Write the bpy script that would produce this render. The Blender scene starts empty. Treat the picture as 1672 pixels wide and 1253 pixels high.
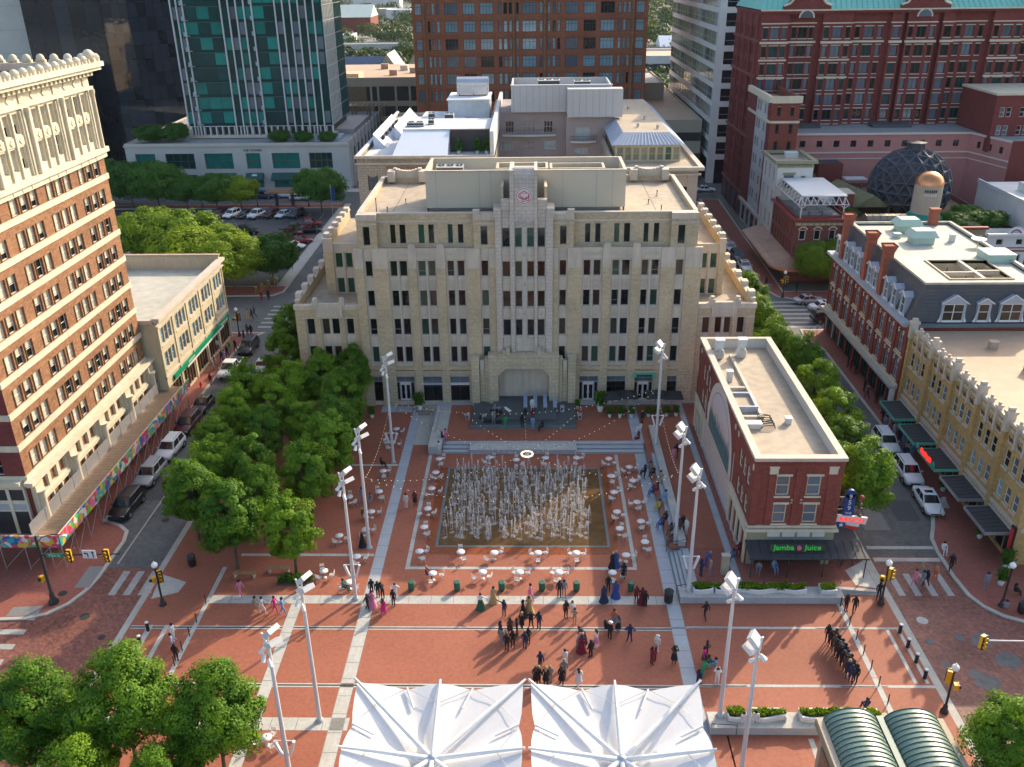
import bpy, math, random
import numpy as np
from math import sin, cos, pi, radians as rad, sqrt, atan2, hypot
from mathutils import Vector, Matrix
scene = bpy.context.scene
COL = scene.collection
rng = random.Random(11)
# ------------------------------------------------------------------ camera
cam_d = bpy.data.cameras.new('camera')
cam = bpy.data.objects.new('camera', cam_d)
COL.objects.link(cam)
PITCH, YAW, ROLL = rad(25.15), rad(-1.5), rad(-0.78)
fwd = Vector((sin(YAW) * cos(PITCH), cos(YAW) * cos(PITCH),-sin(PITCH)))
rgt = Vector((cos(YAW),-sin(YAW),0))
upv = rgt.cross(fwd)
r2 = rgt * cos(ROLL) + upv * sin(ROLL)
u2 = -rgt * sin(ROLL) + upv * cos(ROLL)
m = Matrix((r2, u2,-fwd)).transposed().to_4x4()
m.translation = Vector((0,0,48))
cam.matrix_world = m
cam_d.sensor_width = 36
cam_d.lens = 36 * 1450 / 1672
cam_d.clip_start = 1
cam_d.clip_end = 9000
scene.camera = cam
# ------------------------------------------------------------------ daylight
SUN_EL, SUN_AZ = rad(28), atan2(0.63,0.775)      # the sun stands behind and to the right
world = bpy.data.worlds.new('World')
scene.world = world
world.use_nodes = True
wn = world.node_tree.nodes
bg = wn['Background']
sky = wn.new('ShaderNodeTexSky')
sky.sky_type = 'NISHITA'
sky.sun_disc = False
sky.sun_elevation = SUN_EL
sky.sun_rotation = SUN_AZ
sky.air_density = 1.0
sky.dust_density = 3.0
sky.ozone_density = 0.6
world.node_tree.links.new(sky.outputs[0], bg.inputs[0])
bg.inputs[1].default_value = 0.15
sl = bpy.data.lights.new('sun', 'SUN')
sl.energy = 2.6
sl.angle = rad(0.5)
sl.color = (1.0,0.83,0.60)
so = bpy.data.objects.new('sun', sl)
COL.objects.link(so)
sd = Vector((sin(SUN_AZ) * cos(SUN_EL), cos(SUN_AZ) * cos(SUN_EL), sin(SUN_EL)))
so.rotation_euler = sd.to_track_quat('Z', 'Y').to_euler()
so.location = (60,60,90)
vs = scene.view_settings
vs.view_transform = 'Standard'
vs.look = 'None'
vs.gamma = 1
vs.use_curve_mapping = False
vs.exposure = 1.22
scene.cycles.max_bounces = 6
scene.cycles.diffuse_bounces = 3
scene.cycles.glossy_bounces = 3
scene.cycles.transparent_max_bounces = 6
scene.cycles.use_denoising = True
# ------------------------------------------------------------------ materials
def nd(nt, t, **kw):
 n = nt.nodes.new(t)
 for k, v in kw.items():
  setattr(n, k, v)
 return n
def mat(name, c, rough=0.75, var=0.18, scale=0.35, fine=6.0, metal=0.0, spec=0.4, bump=0.0, streak=0.0, obj=0.0):
 """Plain surface: base colour with two scales of noise (wear, stains); streak adds rain stains running down."""
 mt = bpy.data.materials.new(name)
 mt.use_nodes = True
 nt = mt.node_tree
 b = nt.nodes['Principled BSDF']
 b.inputs['Roughness'].default_value = rough
 b.inputs['Metallic'].default_value = metal
 b.inputs['Specular IOR Level'].default_value = spec
 g = nd(nt, 'ShaderNodeNewGeometry')
 L = nt.links.new
 n1 = nd(nt, 'ShaderNodeTexNoise'); n1.inputs['Scale'].default_value = scale; n1.inputs['Detail'].default_value = 5
 n2 = nd(nt, 'ShaderNodeTexNoise'); n2.inputs['Scale'].default_value = fine; n2.inputs['Detail'].default_value = 3
 L(g.outputs['Position'], n1.inputs['Vector'])
 if streak:
  mp = nd(nt, 'ShaderNodeMapping'); mp.inputs['Scale'].default_value = (1,1,0.12)
  L(g.outputs['Position'], mp.inputs['Vector']); L(mp.outputs[0], n2.inputs['Vector'])
 else:
  L(g.outputs['Position'], n2.inputs['Vector'])
 ad = nd(nt, 'ShaderNodeMath', operation='ADD'); L(n1.outputs[0], ad.inputs[0]); L(n2.outputs[0], ad.inputs[1])
 mr = nd(nt, 'ShaderNodeMapRange')
 mr.inputs['From Min'].default_value = 0.6; mr.inputs['From Max'].default_value = 1.4
 mr.inputs['To Min'].default_value = 1 - var - streak; mr.inputs['To Max'].default_value = 1 + var
 L(ad.outputs[0], mr.inputs['Value'])
 val = mr.outputs[0]
 if obj:
  oi = nd(nt, 'ShaderNodeObjectInfo')
  m2 = nd(nt, 'ShaderNodeMapRange'); m2.inputs['To Min'].default_value = 1 - obj; m2.inputs['To Max'].default_value = 1 + obj
  L(oi.outputs['Random'], m2.inputs['Value'])
  mu = nd(nt, 'ShaderNodeMath', operation='MULTIPLY'); L(val, mu.inputs[0]); L(m2.outputs[0], mu.inputs[1]); val = mu.outputs[0]
 mx = nd(nt, 'ShaderNodeVectorMath', operation='SCALE')
 mx.inputs[0].default_value = c[:3]
 L(val, mx.inputs['Scale']); L(mx.outputs[0], b.inputs['Base Color'])
 if bump:
  bp = nd(nt, 'ShaderNodeBump'); bp.inputs['Strength'].default_value = bump; bp.inputs['Distance'].default_value = 0.03
  L(n2.outputs[0], bp.inputs['Height']); L(bp.outputs[0], b.inputs['Normal'])
 return mt
def brickmat(name, c1, c2, mortar, bw=0.42, bh=0.14, var=0.2, flat=False, rough=0.85, mort=0.012, rot=0.0):
 """Coursed brick: the joint grid is far below a pixel here, so the material carries it; flat=True lays it on the ground."""
 mt = bpy.data.materials.new(name)
 mt.use_nodes = True
 nt = mt.node_tree
 L = nt.links.new
 b = nt.nodes['Principled BSDF']
 b.inputs['Roughness'].default_value = rough
 b.inputs['Specular IOR Level'].default_value = 0.25
 g = nd(nt, 'ShaderNodeNewGeometry')
 sp = nd(nt, 'ShaderNodeSeparateXYZ'); L(g.outputs['Position'], sp.inputs[0])
 cb = nd(nt, 'ShaderNodeCombineXYZ')
 if flat:
  L(sp.outputs[0], cb.inputs[0]); L(sp.outputs[1], cb.inputs[1])
 else:
  a = nd(nt, 'ShaderNodeMath', operation='ADD'); L(sp.outputs[0], a.inputs[0]); L(sp.outputs[1], a.inputs[1])
  L(a.outputs[0], cb.inputs[0]); L(sp.outputs[2], cb.inputs[1])
 mp = nd(nt, 'ShaderNodeMapping'); mp.inputs['Rotation'].default_value[2] = rot
 L(cb.outputs[0], mp.inputs[0])
 br = nd(nt, 'ShaderNodeTexBrick')
 br.inputs['Scale'].default_value = 1
 br.inputs['Brick Width'].default_value = bw
 br.inputs['Row Height'].default_value = bh
 br.inputs['Mortar Size'].default_value = mort
 br.inputs['Color1'].default_value = (*c1,1)
 br.inputs['Color2'].default_value = (*c2,1)
 br.inputs['Mortar'].default_value = (*mortar, 1)
 L(mp.outputs[0], br.inputs['Vector'])
 n1 = nd(nt, 'ShaderNodeTexNoise'); n1.inputs['Scale'].default_value = 0.22; n1.inputs['Detail'].default_value = 6
 n2 = nd(nt, 'ShaderNodeTexNoise'); n2.inputs['Scale'].default_value = 3.2; n2.inputs['Detail'].default_value = 4
 L(g.outputs['Position'], n1.inputs['Vector']); L(g.outputs['Position'], n2.inputs['Vector'])
 ad = nd(nt, 'ShaderNodeMath', operation='ADD'); L(n1.outputs[0], ad.inputs[0]); L(n2.outputs[0], ad.inputs[1])
 mr = nd(nt, 'ShaderNodeMapRange')
 mr.inputs['From Min'].default_value = 0.6; mr.inputs['From Max'].default_value = 1.4
 mr.inputs['To Min'].default_value = 1 - var * 1.3; mr.inputs['To Max'].default_value = 1 + var
 L(ad.outputs[0], mr.inputs['Value'])
 mx = nd(nt, 'ShaderNodeVectorMath', operation='SCALE')
 L(br.outputs[0], mx.inputs[0]); L(mr.outputs[0], mx.inputs['Scale']); L(mx.outputs[0], b.inputs['Base Color'])
 return mt
def glassmat(name, c, rough=0.06, spec=0.8, var=0.5):
 mt = bpy.data.materials.new(name)
 mt.use_nodes = True
 nt = mt.node_tree
 L = nt.links.new
 b = nt.nodes['Principled BSDF']
 b.inputs['Roughness'].default_value = rough
 b.inputs['Specular IOR Level'].default_value = spec
 oi = nd(nt, 'ShaderNodeObjectInfo')
 g = nd(nt, 'ShaderNodeNewGeometry')
 n = nd(nt, 'ShaderNodeTexNoise'); n.inputs['Scale'].default_value = 0.6; n.inputs['Detail'].default_value = 2
 L(g.outputs['Position'], n.inputs['Vector'])
 a = nd(nt, 'ShaderNodeMath', operation='ADD'); L(oi.outputs['Random'], a.inputs[0]); L(n.outputs[0], a.inputs[1])
 mr = nd(nt, 'ShaderNodeMapRange'); mr.inputs['From Max'].default_value = 1.6
 mr.inputs['To Min'].default_value = 1 - var; mr.inputs['To Max'].default_value = 1 + var
 L(a.outputs[0], mr.inputs['Value'])
 mx = nd(nt, 'ShaderNodeVectorMath', operation='SCALE'); mx.inputs[0].default_value = c
 L(mr.outputs[0], mx.inputs['Scale']); L(mx.outputs[0], b.inputs['Base Color'])
 # slightly uneven panes
 n2 = nd(nt, 'ShaderNodeTexNoise'); n2.inputs['Scale'].default_value = 0.9
 L(g.outputs['Position'], n2.inputs['Vector'])
 bp = nd(nt, 'ShaderNodeBump'); bp.inputs['Strength'].default_value = 0.12; bp.inputs['Distance'].default_value = 0.1
 L(n2.outputs[0], bp.inputs['Height']); L(bp.outputs[0], b.inputs['Normal'])
 return mt
def emitmat(name, c, strength=1.0):
 mt = bpy.data.materials.new(name)
 mt.use_nodes = True
 b = mt.node_tree.nodes['Principled BSDF']
 b.inputs['Base Color'].default_value = (*c, 1)
 b.inputs['Emission Color'].default_value = (*c, 1)
 b.inputs['Emission Strength'].default_value = strength
 return mt
def leafmat(name, c, c2):
 mt = bpy.data.materials.new(name)
 mt.use_nodes = True
 nt = mt.node_tree
 L = nt.links.new
 b = nt.nodes['Principled BSDF']
 b.inputs['Roughness'].default_value = 0.6
 b.inputs['Specular IOR Level'].default_value = 0.25
 g = nd(nt, 'ShaderNodeNewGeometry')
 n = nd(nt, 'ShaderNodeTexNoise'); n.inputs['Scale'].default_value = 0.9; n.inputs['Detail'].default_value = 5
 L(g.outputs['Position'], n.inputs['Vector'])
 oi = nd(nt, 'ShaderNodeObjectInfo')
 a = nd(nt, 'ShaderNodeMath', operation='MULTIPLY_ADD'); L(oi.outputs['Random'], a.inputs[0]); a.inputs[1].default_value = 0.35; L(n.outputs[0], a.inputs[2])
 mr = nd(nt, 'ShaderNodeMapRange'); mr.inputs['From Min'].default_value = 0.4; mr.inputs['From Max'].default_value = 0.95
 L(a.outputs[0], mr.inputs['Value'])
 mx = nd(nt, 'ShaderNodeMix', data_type='RGBA')
 mx.inputs[6].default_value = (*c, 1); mx.inputs[7].default_value = (*c2,1)
 L(mr.outputs[0], mx.inputs[0]); L(mx.outputs[2], b.inputs['Base Color'])
 tr = nd(nt, 'ShaderNodeBsdfTranslucent')
 sc = nd(nt, 'ShaderNodeVectorMath', operation='MULTIPLY'); sc.inputs[1].default_value = (1.5,1.3,0.5)
 L(mx.outputs[2], sc.inputs[0]); L(sc.outputs[0], tr.inputs['Color'])
 ms = nd(nt, 'ShaderNodeMixShader'); ms.inputs[0].default_value = 0.35
 L(b.outputs[0], ms.inputs[1]); L(tr.outputs[0], ms.inputs[2])
 L(ms.outputs[0], nt.nodes['Material Output'].inputs[0])
 return mt
M = {}
def simple(name, c, **kw):
 M[name] = mat(name, c, **kw)
 return M[name]
# setting
M['plaza_brick'] = brickmat('plaza_brick', (0.35,0.115,0.064),(0.30,0.096,0.056),(0.28,0.12,0.08),0.24,0.12,0.15, flat=True, rough=0.7)
M['street_brick'] = brickmat('street_brick', (0.28,0.10,0.07),(0.17,0.07,0.055),(0.12,0.08,0.07),0.3,0.15,0.45, flat=True, rough=0.6, rot=0.78)
M['walk_brick'] = brickmat('walk_brick', (0.32,0.095,0.065),(0.27,0.08,0.056),(0.2,0.11,0.09),0.24,0.12,0.2, flat=True, rough=0.75)
simple('concrete', (0.42,0.41,0.37), var=0.22, scale=0.7, fine=4, streak=0.0)
simple('kerb_concrete', (0.40,0.38,0.33), var=0.2, scale=0.8)
simple('granite', (0.36,0.38,0.40), var=0.15, scale=0.9)
simple('granite_dark', (0.13,0.16,0.165), var=0.15)
simple('asphalt', (0.105,0.105,0.103), var=0.4, scale=0.3, fine=2.2)
simple('asphalt_dark', (0.065,0.067,0.07), var=0.25, scale=0.2)
simple('asphalt_pale', (0.2,0.195,0.185), var=0.2, scale=0.2)
simple('marking', (0.34,0.335,0.31), var=0.2, scale=1.2, fine=5)
simple('slot', (0.03,0.03,0.03), var=0.1)
simple('far_ground', (0.15,0.15,0.12), var=0.4, scale=0.012, fine=0.1)
simple('stage_grey', (0.075,0.088,0.09), var=0.15, scale=0.5)
# walls
M['buff_brick'] = brickmat('buff_brick', (0.56,0.44,0.28),(0.46,0.355,0.22),(0.46,0.38,0.27),0.5,0.16,0.2)
simple('terracotta', (0.57,0.485,0.385), var=0.13, scale=0.5, fine=2.5, streak=0.12)
simple('limestone', (0.52,0.44,0.31), var=0.13, scale=0.5, fine=2.0, streak=0.15)
simple('coping', (0.50,0.44,0.36), var=0.15, scale=0.6)
simple('panel_tan', (0.54,0.48,0.37), var=0.07, scale=0.3)
simple('roof_tan', (0.385,0.315,0.23), var=0.26, scale=0.18, fine=1.1)
simple('roof_pale', (0.43,0.42,0.35), var=0.2, scale=0.2, fine=1.0)
simple('roof_white', (0.52,0.53,0.54), var=0.16, scale=0.2, fine=1.2)
simple('roof_peach', (0.43,0.30,0.20), var=0.14, scale=0.12, fine=0.8)
simple('roof_grey', (0.3,0.3,0.29), var=0.18, scale=0.2)
M['tc_block'] = brickmat('tc_block', (0.58,0.50,0.42),(0.54,0.46,0.38),(0.40,0.35,0.31),0.8,0.42,0.14, rough=0.6, mort=0.028)
M['ls_block'] = brickmat('ls_block', (0.54,0.45,0.30),(0.48,0.40,0.265),(0.3,0.26,0.2),0.9,0.45,0.2, rough=0.8, mort=0.02)
M['red_brick'] = brickmat('red_brick', (0.26,0.06,0.042),(0.19,0.045,0.034),(0.2,0.09,0.07),0.4,0.13,0.22)
M['dark_red_brick'] = brickmat('dark_red_brick', (0.21,0.045,0.04),(0.155,0.034,0.032),(0.15,0.06,0.055),0.4,0.14,0.18)
M['orange_brick'] = brickmat('orange_brick', (0.30,0.15,0.075),(0.19,0.088,0.045),(0.3,0.17,0.1),0.45,0.15,0.25)
M['office_brick'] = brickmat('office_brick', (0.33,0.105,0.055),(0.26,0.08,0.042),(0.26,0.11,0.07),0.6,0.2,0.14)
M['yellow_brick'] = brickmat('yellow_brick', (0.52,0.35,0.13),(0.42,0.27,0.10),(0.35,0.26,0.14),0.4,0.13,0.2)
M['wine_brick'] = brickmat('wine_brick', (0.235,0.08,0.068),(0.18,0.06,0.052),(0.19,0.09,0.08),0.4,0.14,0.2)
simple('cream_stone', (0.60,0.53,0.39), var=0.1, scale=0.5, fine=2, streak=0.1)
simple('white_stone', (0.60,0.54,0.41), var=0.1, scale=0.6, fine=2, streak=0.08)
simple('stucco_cream', (0.53,0.45,0.30), var=0.12, scale=0.4, streak=0.12)
simple('stucco_pink', (0.47,0.205,0.18), var=0.09, scale=0.3, streak=0.06)
simple('stucco_mauve', (0.36,0.30,0.29), var=0.08, scale=0.25, streak=0.06)
simple('stucco_white', (0.62,0.61,0.58), var=0.08, scale=0.3, streak=0.05)
simple('grey_panel', (0.47,0.46,0.45), var=0.06, scale=0.25)
simple('concrete_wall', (0.50,0.48,0.44), var=0.1, scale=0.2, streak=0.08)
simple('garage_tan', (0.42,0.36,0.27), var=0.08, scale=0.2, streak=0.08)
simple('slate', (0.075,0.08,0.09), var=0.2, scale=1.0, rough=0.6)
simple('blue_metal', (0.30,0.36,0.45), var=0.1, scale=0.8, rough=0.45)
simple('green_metal', (0.13,0.205,0.165), var=0.12, scale=0.7, rough=0.38, spec=0.6)
simple('copper_green', (0.10,0.42,0.36), var=0.12, scale=0.3, rough=0.6)
simple('copper', (0.62,0.27,0.12), var=0.3, scale=0.8, rough=0.33, metal=0.8)
simple('copper_old', (0.27,0.155,0.105), var=0.45, scale=0.4, rough=0.5, metal=0.2)
simple('white_paint', (0.66,0.66,0.65), var=0.06, scale=1.0, rough=0.5)
simple('off_white', (0.62,0.6,0.56), var=0.08, scale=1.0, rough=0.6)
simple('red_trim', (0.27,0.04,0.035), var=0.12, scale=1.0, rough=0.5)
simple('olive_trim', (0.28,0.27,0.17), var=0.12, scale=1.0)
simple('grey_frame', (0.26,0.27,0.28), var=0.08, scale=1.0, rough=0.5)
simple('dark_frame', (0.035,0.038,0.04), var=0.1, scale=1.0, rough=0.45)
simple('blue_frame', (0.34,0.37,0.42), var=0.08, scale=1.0, rough=0.5)
simple('bronze', (0.16,0.11,0.06), var=0.2, rough=0.4, metal=0.5)
simple('black_paint', (0.018,0.019,0.02), var=0.1, rough=0.38, spec=0.5)
simple('steel', (0.5,0.51,0.53), var=0.12, rough=0.35, metal=0.7)
simple('pole_paint', (0.55,0.54,0.54), var=0.05, rough=0.45)
simple('hvac', (0.55,0.55,0.53), var=0.14, scale=1.5, rough=0.5)
simple('hvac_tan', (0.40,0.31,0.24), var=0.14, scale=1.5)
simple('grille_dark', (0.05,0.05,0.05), var=0.2)
simple('dome_dark', (0.028,0.033,0.045), var=0.25, scale=0.8, rough=0.42)
simple('wood', (0.23,0.155,0.095), var=0.3, scale=1.5)
simple('awning_black', (0.04,0.042,0.047), var=0.22, scale=0.8, rough=0.6)
simple('awning_green', (0.02,0.085,0.07), var=0.15, rough=0.6)
simple('sign_green', (0.0,0.22,0.11), var=0.06, rough=0.4)
simple('sign_mint', (0.10,0.42,0.30), var=0.05, rough=0.4)
simple('sign_blue', (0.015,0.05,0.20), var=0.06, rough=0.35)
simple('sign_red', (0.55,0.03,0.03), var=0.05, rough=0.4)
simple('signal_yellow', (0.72,0.38,0.02), var=0.08, rough=0.45)
simple('bin_green', (0.025,0.11,0.07), var=0.12, rough=0.45)
simple('hydrant_red', (0.5,0.03,0.03), var=0.1)
simple('soil', (0.09,0.06,0.04), var=0.3, scale=2)
simple('bark', (0.10,0.075,0.055), var=0.3, scale=3)
simple('water_film', (0.115,0.062,0.022), var=0.4, scale=0.35, fine=1.5, rough=0.12, spec=0.6, bump=0.25)
simple('canvas', (0.62,0.61,0.6), var=0.06, scale=0.4, rough=0.6)
simple('monogram', (0.55,0.10,0.14), var=0.05)
simple('mural_border', (0.62,0.52,0.45), var=0.1, scale=1)
simple('mural_stripe', (0.60,0.48,0.42), var=0.1, scale=0.8)
simple('globe', (0.85,0.84,0.8), var=0.02, rough=0.3)
simple('skin_light', (0.52,0.31,0.22), var=0.05)
simple('tyre', (0.02,0.02,0.02), var=0.15, rough=0.8)
simple('alloy', (0.42,0.43,0.45), var=0.1, rough=0.3, metal=0.8)
G_ = {
 'dark': glassmat('glass_dark', (0.008,0.011,0.012),0.06,0.4),
 'green': glassmat('glass_green', (0.02,0.06,0.04),0.06,0.5),
 'brown': glassmat('glass_brown', (0.045,0.032,0.022),0.06,0.4),
 'teal': glassmat('glass_teal', (0.006,0.17,0.145),0.05,0.45),
 'teal_dark': glassmat('glass_teal_dark', (0.005,0.045,0.045),0.05,0.4),
 'blue': glassmat('glass_blue', (0.16,0.26,0.30),0.08),
 'slate': glassmat('glass_slate', (0.09,0.12,0.15),0.07),
 'blind': glassmat('glass_blind', (0.50,0.46,0.36),0.25,0.5,0.25),
 'black': glassmat('glass_black', (0.012,0.014,0.02),0.05,0.9),
 'olive': glassmat('glass_olive', (0.16,0.175,0.12),0.08),
}
LEAF = {
 'oak': leafmat('leaf_oak', (0.04,0.115,0.012),(0.085,0.19,0.018)),
 'lime': leafmat('leaf_lime', (0.10,0.20,0.008),(0.24,0.34,0.014)),
 'deep': leafmat('leaf_deep', (0.032,0.11,0.014),(0.075,0.19,0.02)),
 'far': leafmat('leaf_far', (0.03,0.06,0.025),(0.055,0.095,0.035)),
 'elm': leafmat('leaf_elm', (0.05,0.145,0.010),(0.19,0.33,0.016)),
}
# ------------------------------------------------------------------ mesh builder
class MB:
 """Collects polygons with a material slot each and links them as ONE mesh object."""
 def __init__(s):
  s.v, s.f, s.mi, s.mats, s.smooth = [],[],[],[],[]
 def slot(s, m):
  if m not in s.mats:
   s.mats.append(m)
  return s.mats.index(m)
 def poly(s, pts, m, sm=False):
  k = len(s.v)
  s.v += [tuple(p) for p in pts]
  s.f.append(tuple(range(k, k + len(pts))))
  s.mi.append(s.slot(m)); s.smooth.append(sm)
 def faces(s, vs, fs, m, sm=False):
  k = len(s.v)
  s.v += [tuple(p) for p in vs]
  i = s.slot(m)
  for f in fs:
   s.f.append(tuple(k + a for a in f)); s.mi.append(i); s.smooth.append(sm)
 def box(s, x0, x1, y0, y1, z0, z1, m):
  vs = [(x0, y0, z0),(x1, y0, z0),(x1, y1, z0),(x0, y1, z0),(x0, y0, z1),(x1, y0, z1),(x1, y1, z1),(x0, y1, z1)]
  s.faces(vs, [(3,2,1,0),(4,5,6,7),(0,1,5,4),(1,2,6,5),(2,3,7,6),(3,0,4,7)], m)
 def obox(s, c, sx, sy, sz, m, rz=0.0, rx=0.0, ry=0.0):
  R_ = Matrix.Rotation(rz, 3, 'Z') @ Matrix.Rotation(ry, 3, 'Y') @ Matrix.Rotation(rx, 3, 'X')
  c = Vector(c)
  vs = [tuple(c + R_ @ Vector((a * sx / 2, b * sy / 2, d * sz / 2))) for d in (-1,1) for (a, b) in ((-1,-1),(1,-1),(1,1),(-1,1))]
  s.faces(vs, [(3,2,1,0),(4,5,6,7),(0,1,5,4),(1,2,6,5),(2,3,7,6),(3,0,4,7)], m)
 def prism(s, pts, z0, z1, m, mtop=None):
  """Vertical prism over a counter-clockwise outline."""
  n = len(pts)
  vs = [(p[0], p[1], z0) for p in pts] + [(p[0], p[1], z1) for p in pts]
  s.faces(vs, [(i, (i + 1) % n, n + (i + 1) % n, n + i) for i in range(n)], m)
  s.faces([(p[0], p[1], z1) for p in pts],[tuple(range(n))], mtop or m)
  s.faces([(p[0], p[1], z0) for p in pts],[tuple(range(n))[::-1]], m)
 def extrude(s, prof, O, U, d, m):
  """Profile of (out, z) pairs swept along U for length d; 'out' points along U x Z."""
  O, U = Vector(O), Vector(U)
  N = U.cross(Vector((0,0,1)))
  a = [O + N * p[0] + Vector((0,0, p[1])) for p in prof]
  b = [p + U * d for p in a]
  n = len(prof)
  s.faces(a + b, [(i, (i + 1) % n, n + (i + 1) % n, n + i) for i in range(n)] + [tuple(range(n))[::-1], tuple(range(n, 2 * n))], m)
 def tube(s, p, q, r, m, n=8, r2=None, caps=True, sm=True):
  p, q = Vector(p), Vector(q)
  d = (q - p)
  if d.length < 1e-6:
   return
  d.normalize()
  a = d.orthogonal().normalized(); b = d.cross(a)
  r2 = r if r2 is None else r2
  vs = [tuple(p + (a * cos(2 * pi * i / n) + b * sin(2 * pi * i / n)) * r) for i in range(n)]
  vs += [tuple(q + (a * cos(2 * pi * i / n) + b * sin(2 * pi * i / n)) * r2) for i in range(n)]
  s.faces(vs, [(i, (i + 1) % n, n + (i + 1) % n, n + i) for i in range(n)], m, sm)
  if caps:
   s.faces(vs, [tuple(range(n))[::-1], tuple(range(n, 2 * n))], m)
 def path(s, pts, r, m, n=6):
  for a, b in zip(pts[:-1], pts[1:]):
   s.tube(a, b, r, m, n)
 def lathe(s, prof, c, m, n=16, sm=True):
  """Profile of (radius, z) pairs turned about a vertical axis through c."""
  vs, fs = [],[]
  for (r, z) in prof:
   vs += [(c[0] + r * cos(2 * pi * i / n), c[1] + r * sin(2 * pi * i / n), c[2] + z) for i in range(n)]
  for j in range(len(prof) - 1):
   fs += [(j * n + i, j * n + (i + 1) % n, (j + 1) * n + (i + 1) % n, (j + 1) * n + i) for i in range(n)]
  s.faces(vs, fs, m, sm)
  for j, fl in ((0, True),(len(prof) - 1, False)):
   if prof[j][0] > 0.005:
    k = tuple(range(j * n, j * n + n))
    s.faces(vs[j * n:j * n + n],[tuple(range(n))[::-1] if fl else tuple(range(n))], m)
 def ball(s, c, r, m, n=10, k=6, sz=1.0):
  s.lathe([(max(0.001, r * sin(pi * j / k)),-r * sz * cos(pi * j / k)) for j in range(k + 1)], c, m, n)
 def grid(s, P, m, sm=True):
  """Rows of points as a sheet."""
  h, w = len(P), len(P[0])
  vs = [p for row in P for p in row]
  s.faces(vs, [(j * w + i, j * w + i + 1,(j + 1) * w + i + 1,(j + 1) * w + i) for j in range(h - 1) for i in range(w - 1)], m, sm)
 def mesh(s, name):
  me = bpy.data.meshes.new(name)
  me.from_pydata(s.v, [], s.f)
  for mt in s.mats:
   me.materials.append(M[mt] if isinstance(mt, str) else mt)
  me.polygons.foreach_set('material_index', s.mi)
  me.polygons.foreach_set('use_smooth', s.smooth)
  me.update()
  return me
 def build(s, name, parent=None, loc=None, rz=0.0, **tags):
  return link(name, s.mesh(name), parent, loc, rz, **tags)
FIXED = set()
def site(name, label, cat, loc, group=None):
 """A building: an Empty at its base; its parts are written in world coordinates."""
 o = thing(name, label, cat, loc, 0, group)
 FIXED.add(o.name)
 return o
def link(name, me, parent=None, loc=None, rz=0.0, **tags):
 o = bpy.data.objects.new(name, me)
 COL.objects.link(o)
 if parent is not None:
  o.parent = parent
  if parent.name in FIXED:
   o.matrix_parent_inverse = Matrix.Translation(-parent.location)
 if loc is not None:
  o.location = loc
 if rz:
  o.rotation_euler = (0,0, rz)
 for k, v in tags.items():
  o[k] = v
 return o
def thing(name, label, cat, loc=(0,0,0), rz=0.0, group=None):
 o = link(name, None, None, loc, rz, label=label, category=cat)
 if group:
  o['group'] = group
 return o
def tag(o, label, cat, group=None):
 o['label'] = label; o['category'] = cat
 if group:
  o['group'] = group
 return o
def dup(o, loc, rz=0.0, label=None, scale=None):
 """A copy of a thing with copies of its parts and sub-parts (mesh data shared)."""
 def cp(a, par):
  c = a.copy()
  COL.objects.link(c)
  if par is not None:
   c.parent = par
  for ch in KIDS.get(a.name, []):
   cp(ch, c)
  return c
 r = cp(o, None)
 r.location = loc
 r.rotation_euler = (0,0, rz)
 if scale:
  r.scale = scale
 if label:
  r['label'] = label
 return r
KIDS = {}
def kids(o):
 """Remember a prototype's children once, so that copying needs no search."""
 ch = [c for c in bpy.data.objects if c.parent is o]
 KIDS[o.name] = ch
 for c in ch:
  kids(c)
ORD = ['first', 'second', 'third', 'fourth', 'fifth', 'sixth', 'seventh', 'eighth', 'ninth', 'tenth', 'eleventh', 'twelfth', 'thirteenth', 'fourteenth', 'fifteenth', 'sixteenth', 'seventeenth', 'eighteenth', 'nineteenth', 'twentieth']
ORD += ['twenty-' + w for w in ORD[:9]] + ['thirtieth'] + ['thirty-' + w for w in ORD[:9]] + ['fortieth']
# ------------------------------------------------------------------ facades and windows
Z = Vector((0,0,1))
def facade(mb, O, U, W, H, holes, m, depth=0.25, mrev=None):
 """A wall face of size W x H at O running along U (outside is U x Z), with openings (u0,u1,v0,v1) and their reveals."""
 O, U = Vector(O), Vector(U)
 N = U.cross(Z)
 P = lambda u, v, d=0.0: tuple(O + U * u + Z * v - N * d)
 vs = sorted({0.0, H} | {h[2] for h in holes} | {h[3] for h in holes})
 for v0, v1 in zip(vs[:-1], vs[1:]):
  mid = (v0 + v1) / 2
  cuts = sorted([(h[0], h[1]) for h in holes if h[2] < mid < h[3]])
  u = 0.0
  for a, b in cuts + [(W, W)]:
   if a > u + 1e-5:
    mb.poly([P(u, v0), P(a, v0), P(a, v1), P(u, v1)], m)
   u = max(u, b)
 mr = mrev or m
 for (a, b, c, d) in holes:
  if depth:
   mb.poly([P(a, c), P(b, c), P(b, c, depth), P(a, c, depth)], mr)
   mb.poly([P(a, d, depth), P(b, d, depth), P(b, d), P(a, d)], mr)
   mb.poly([P(a, c), P(a, c, depth), P(a, d, depth), P(a, d)], mr)
   mb.poly([P(b, c, depth), P(b, c), P(b, d), P(b, d, depth)], mr)
WCACHE = {}
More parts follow.
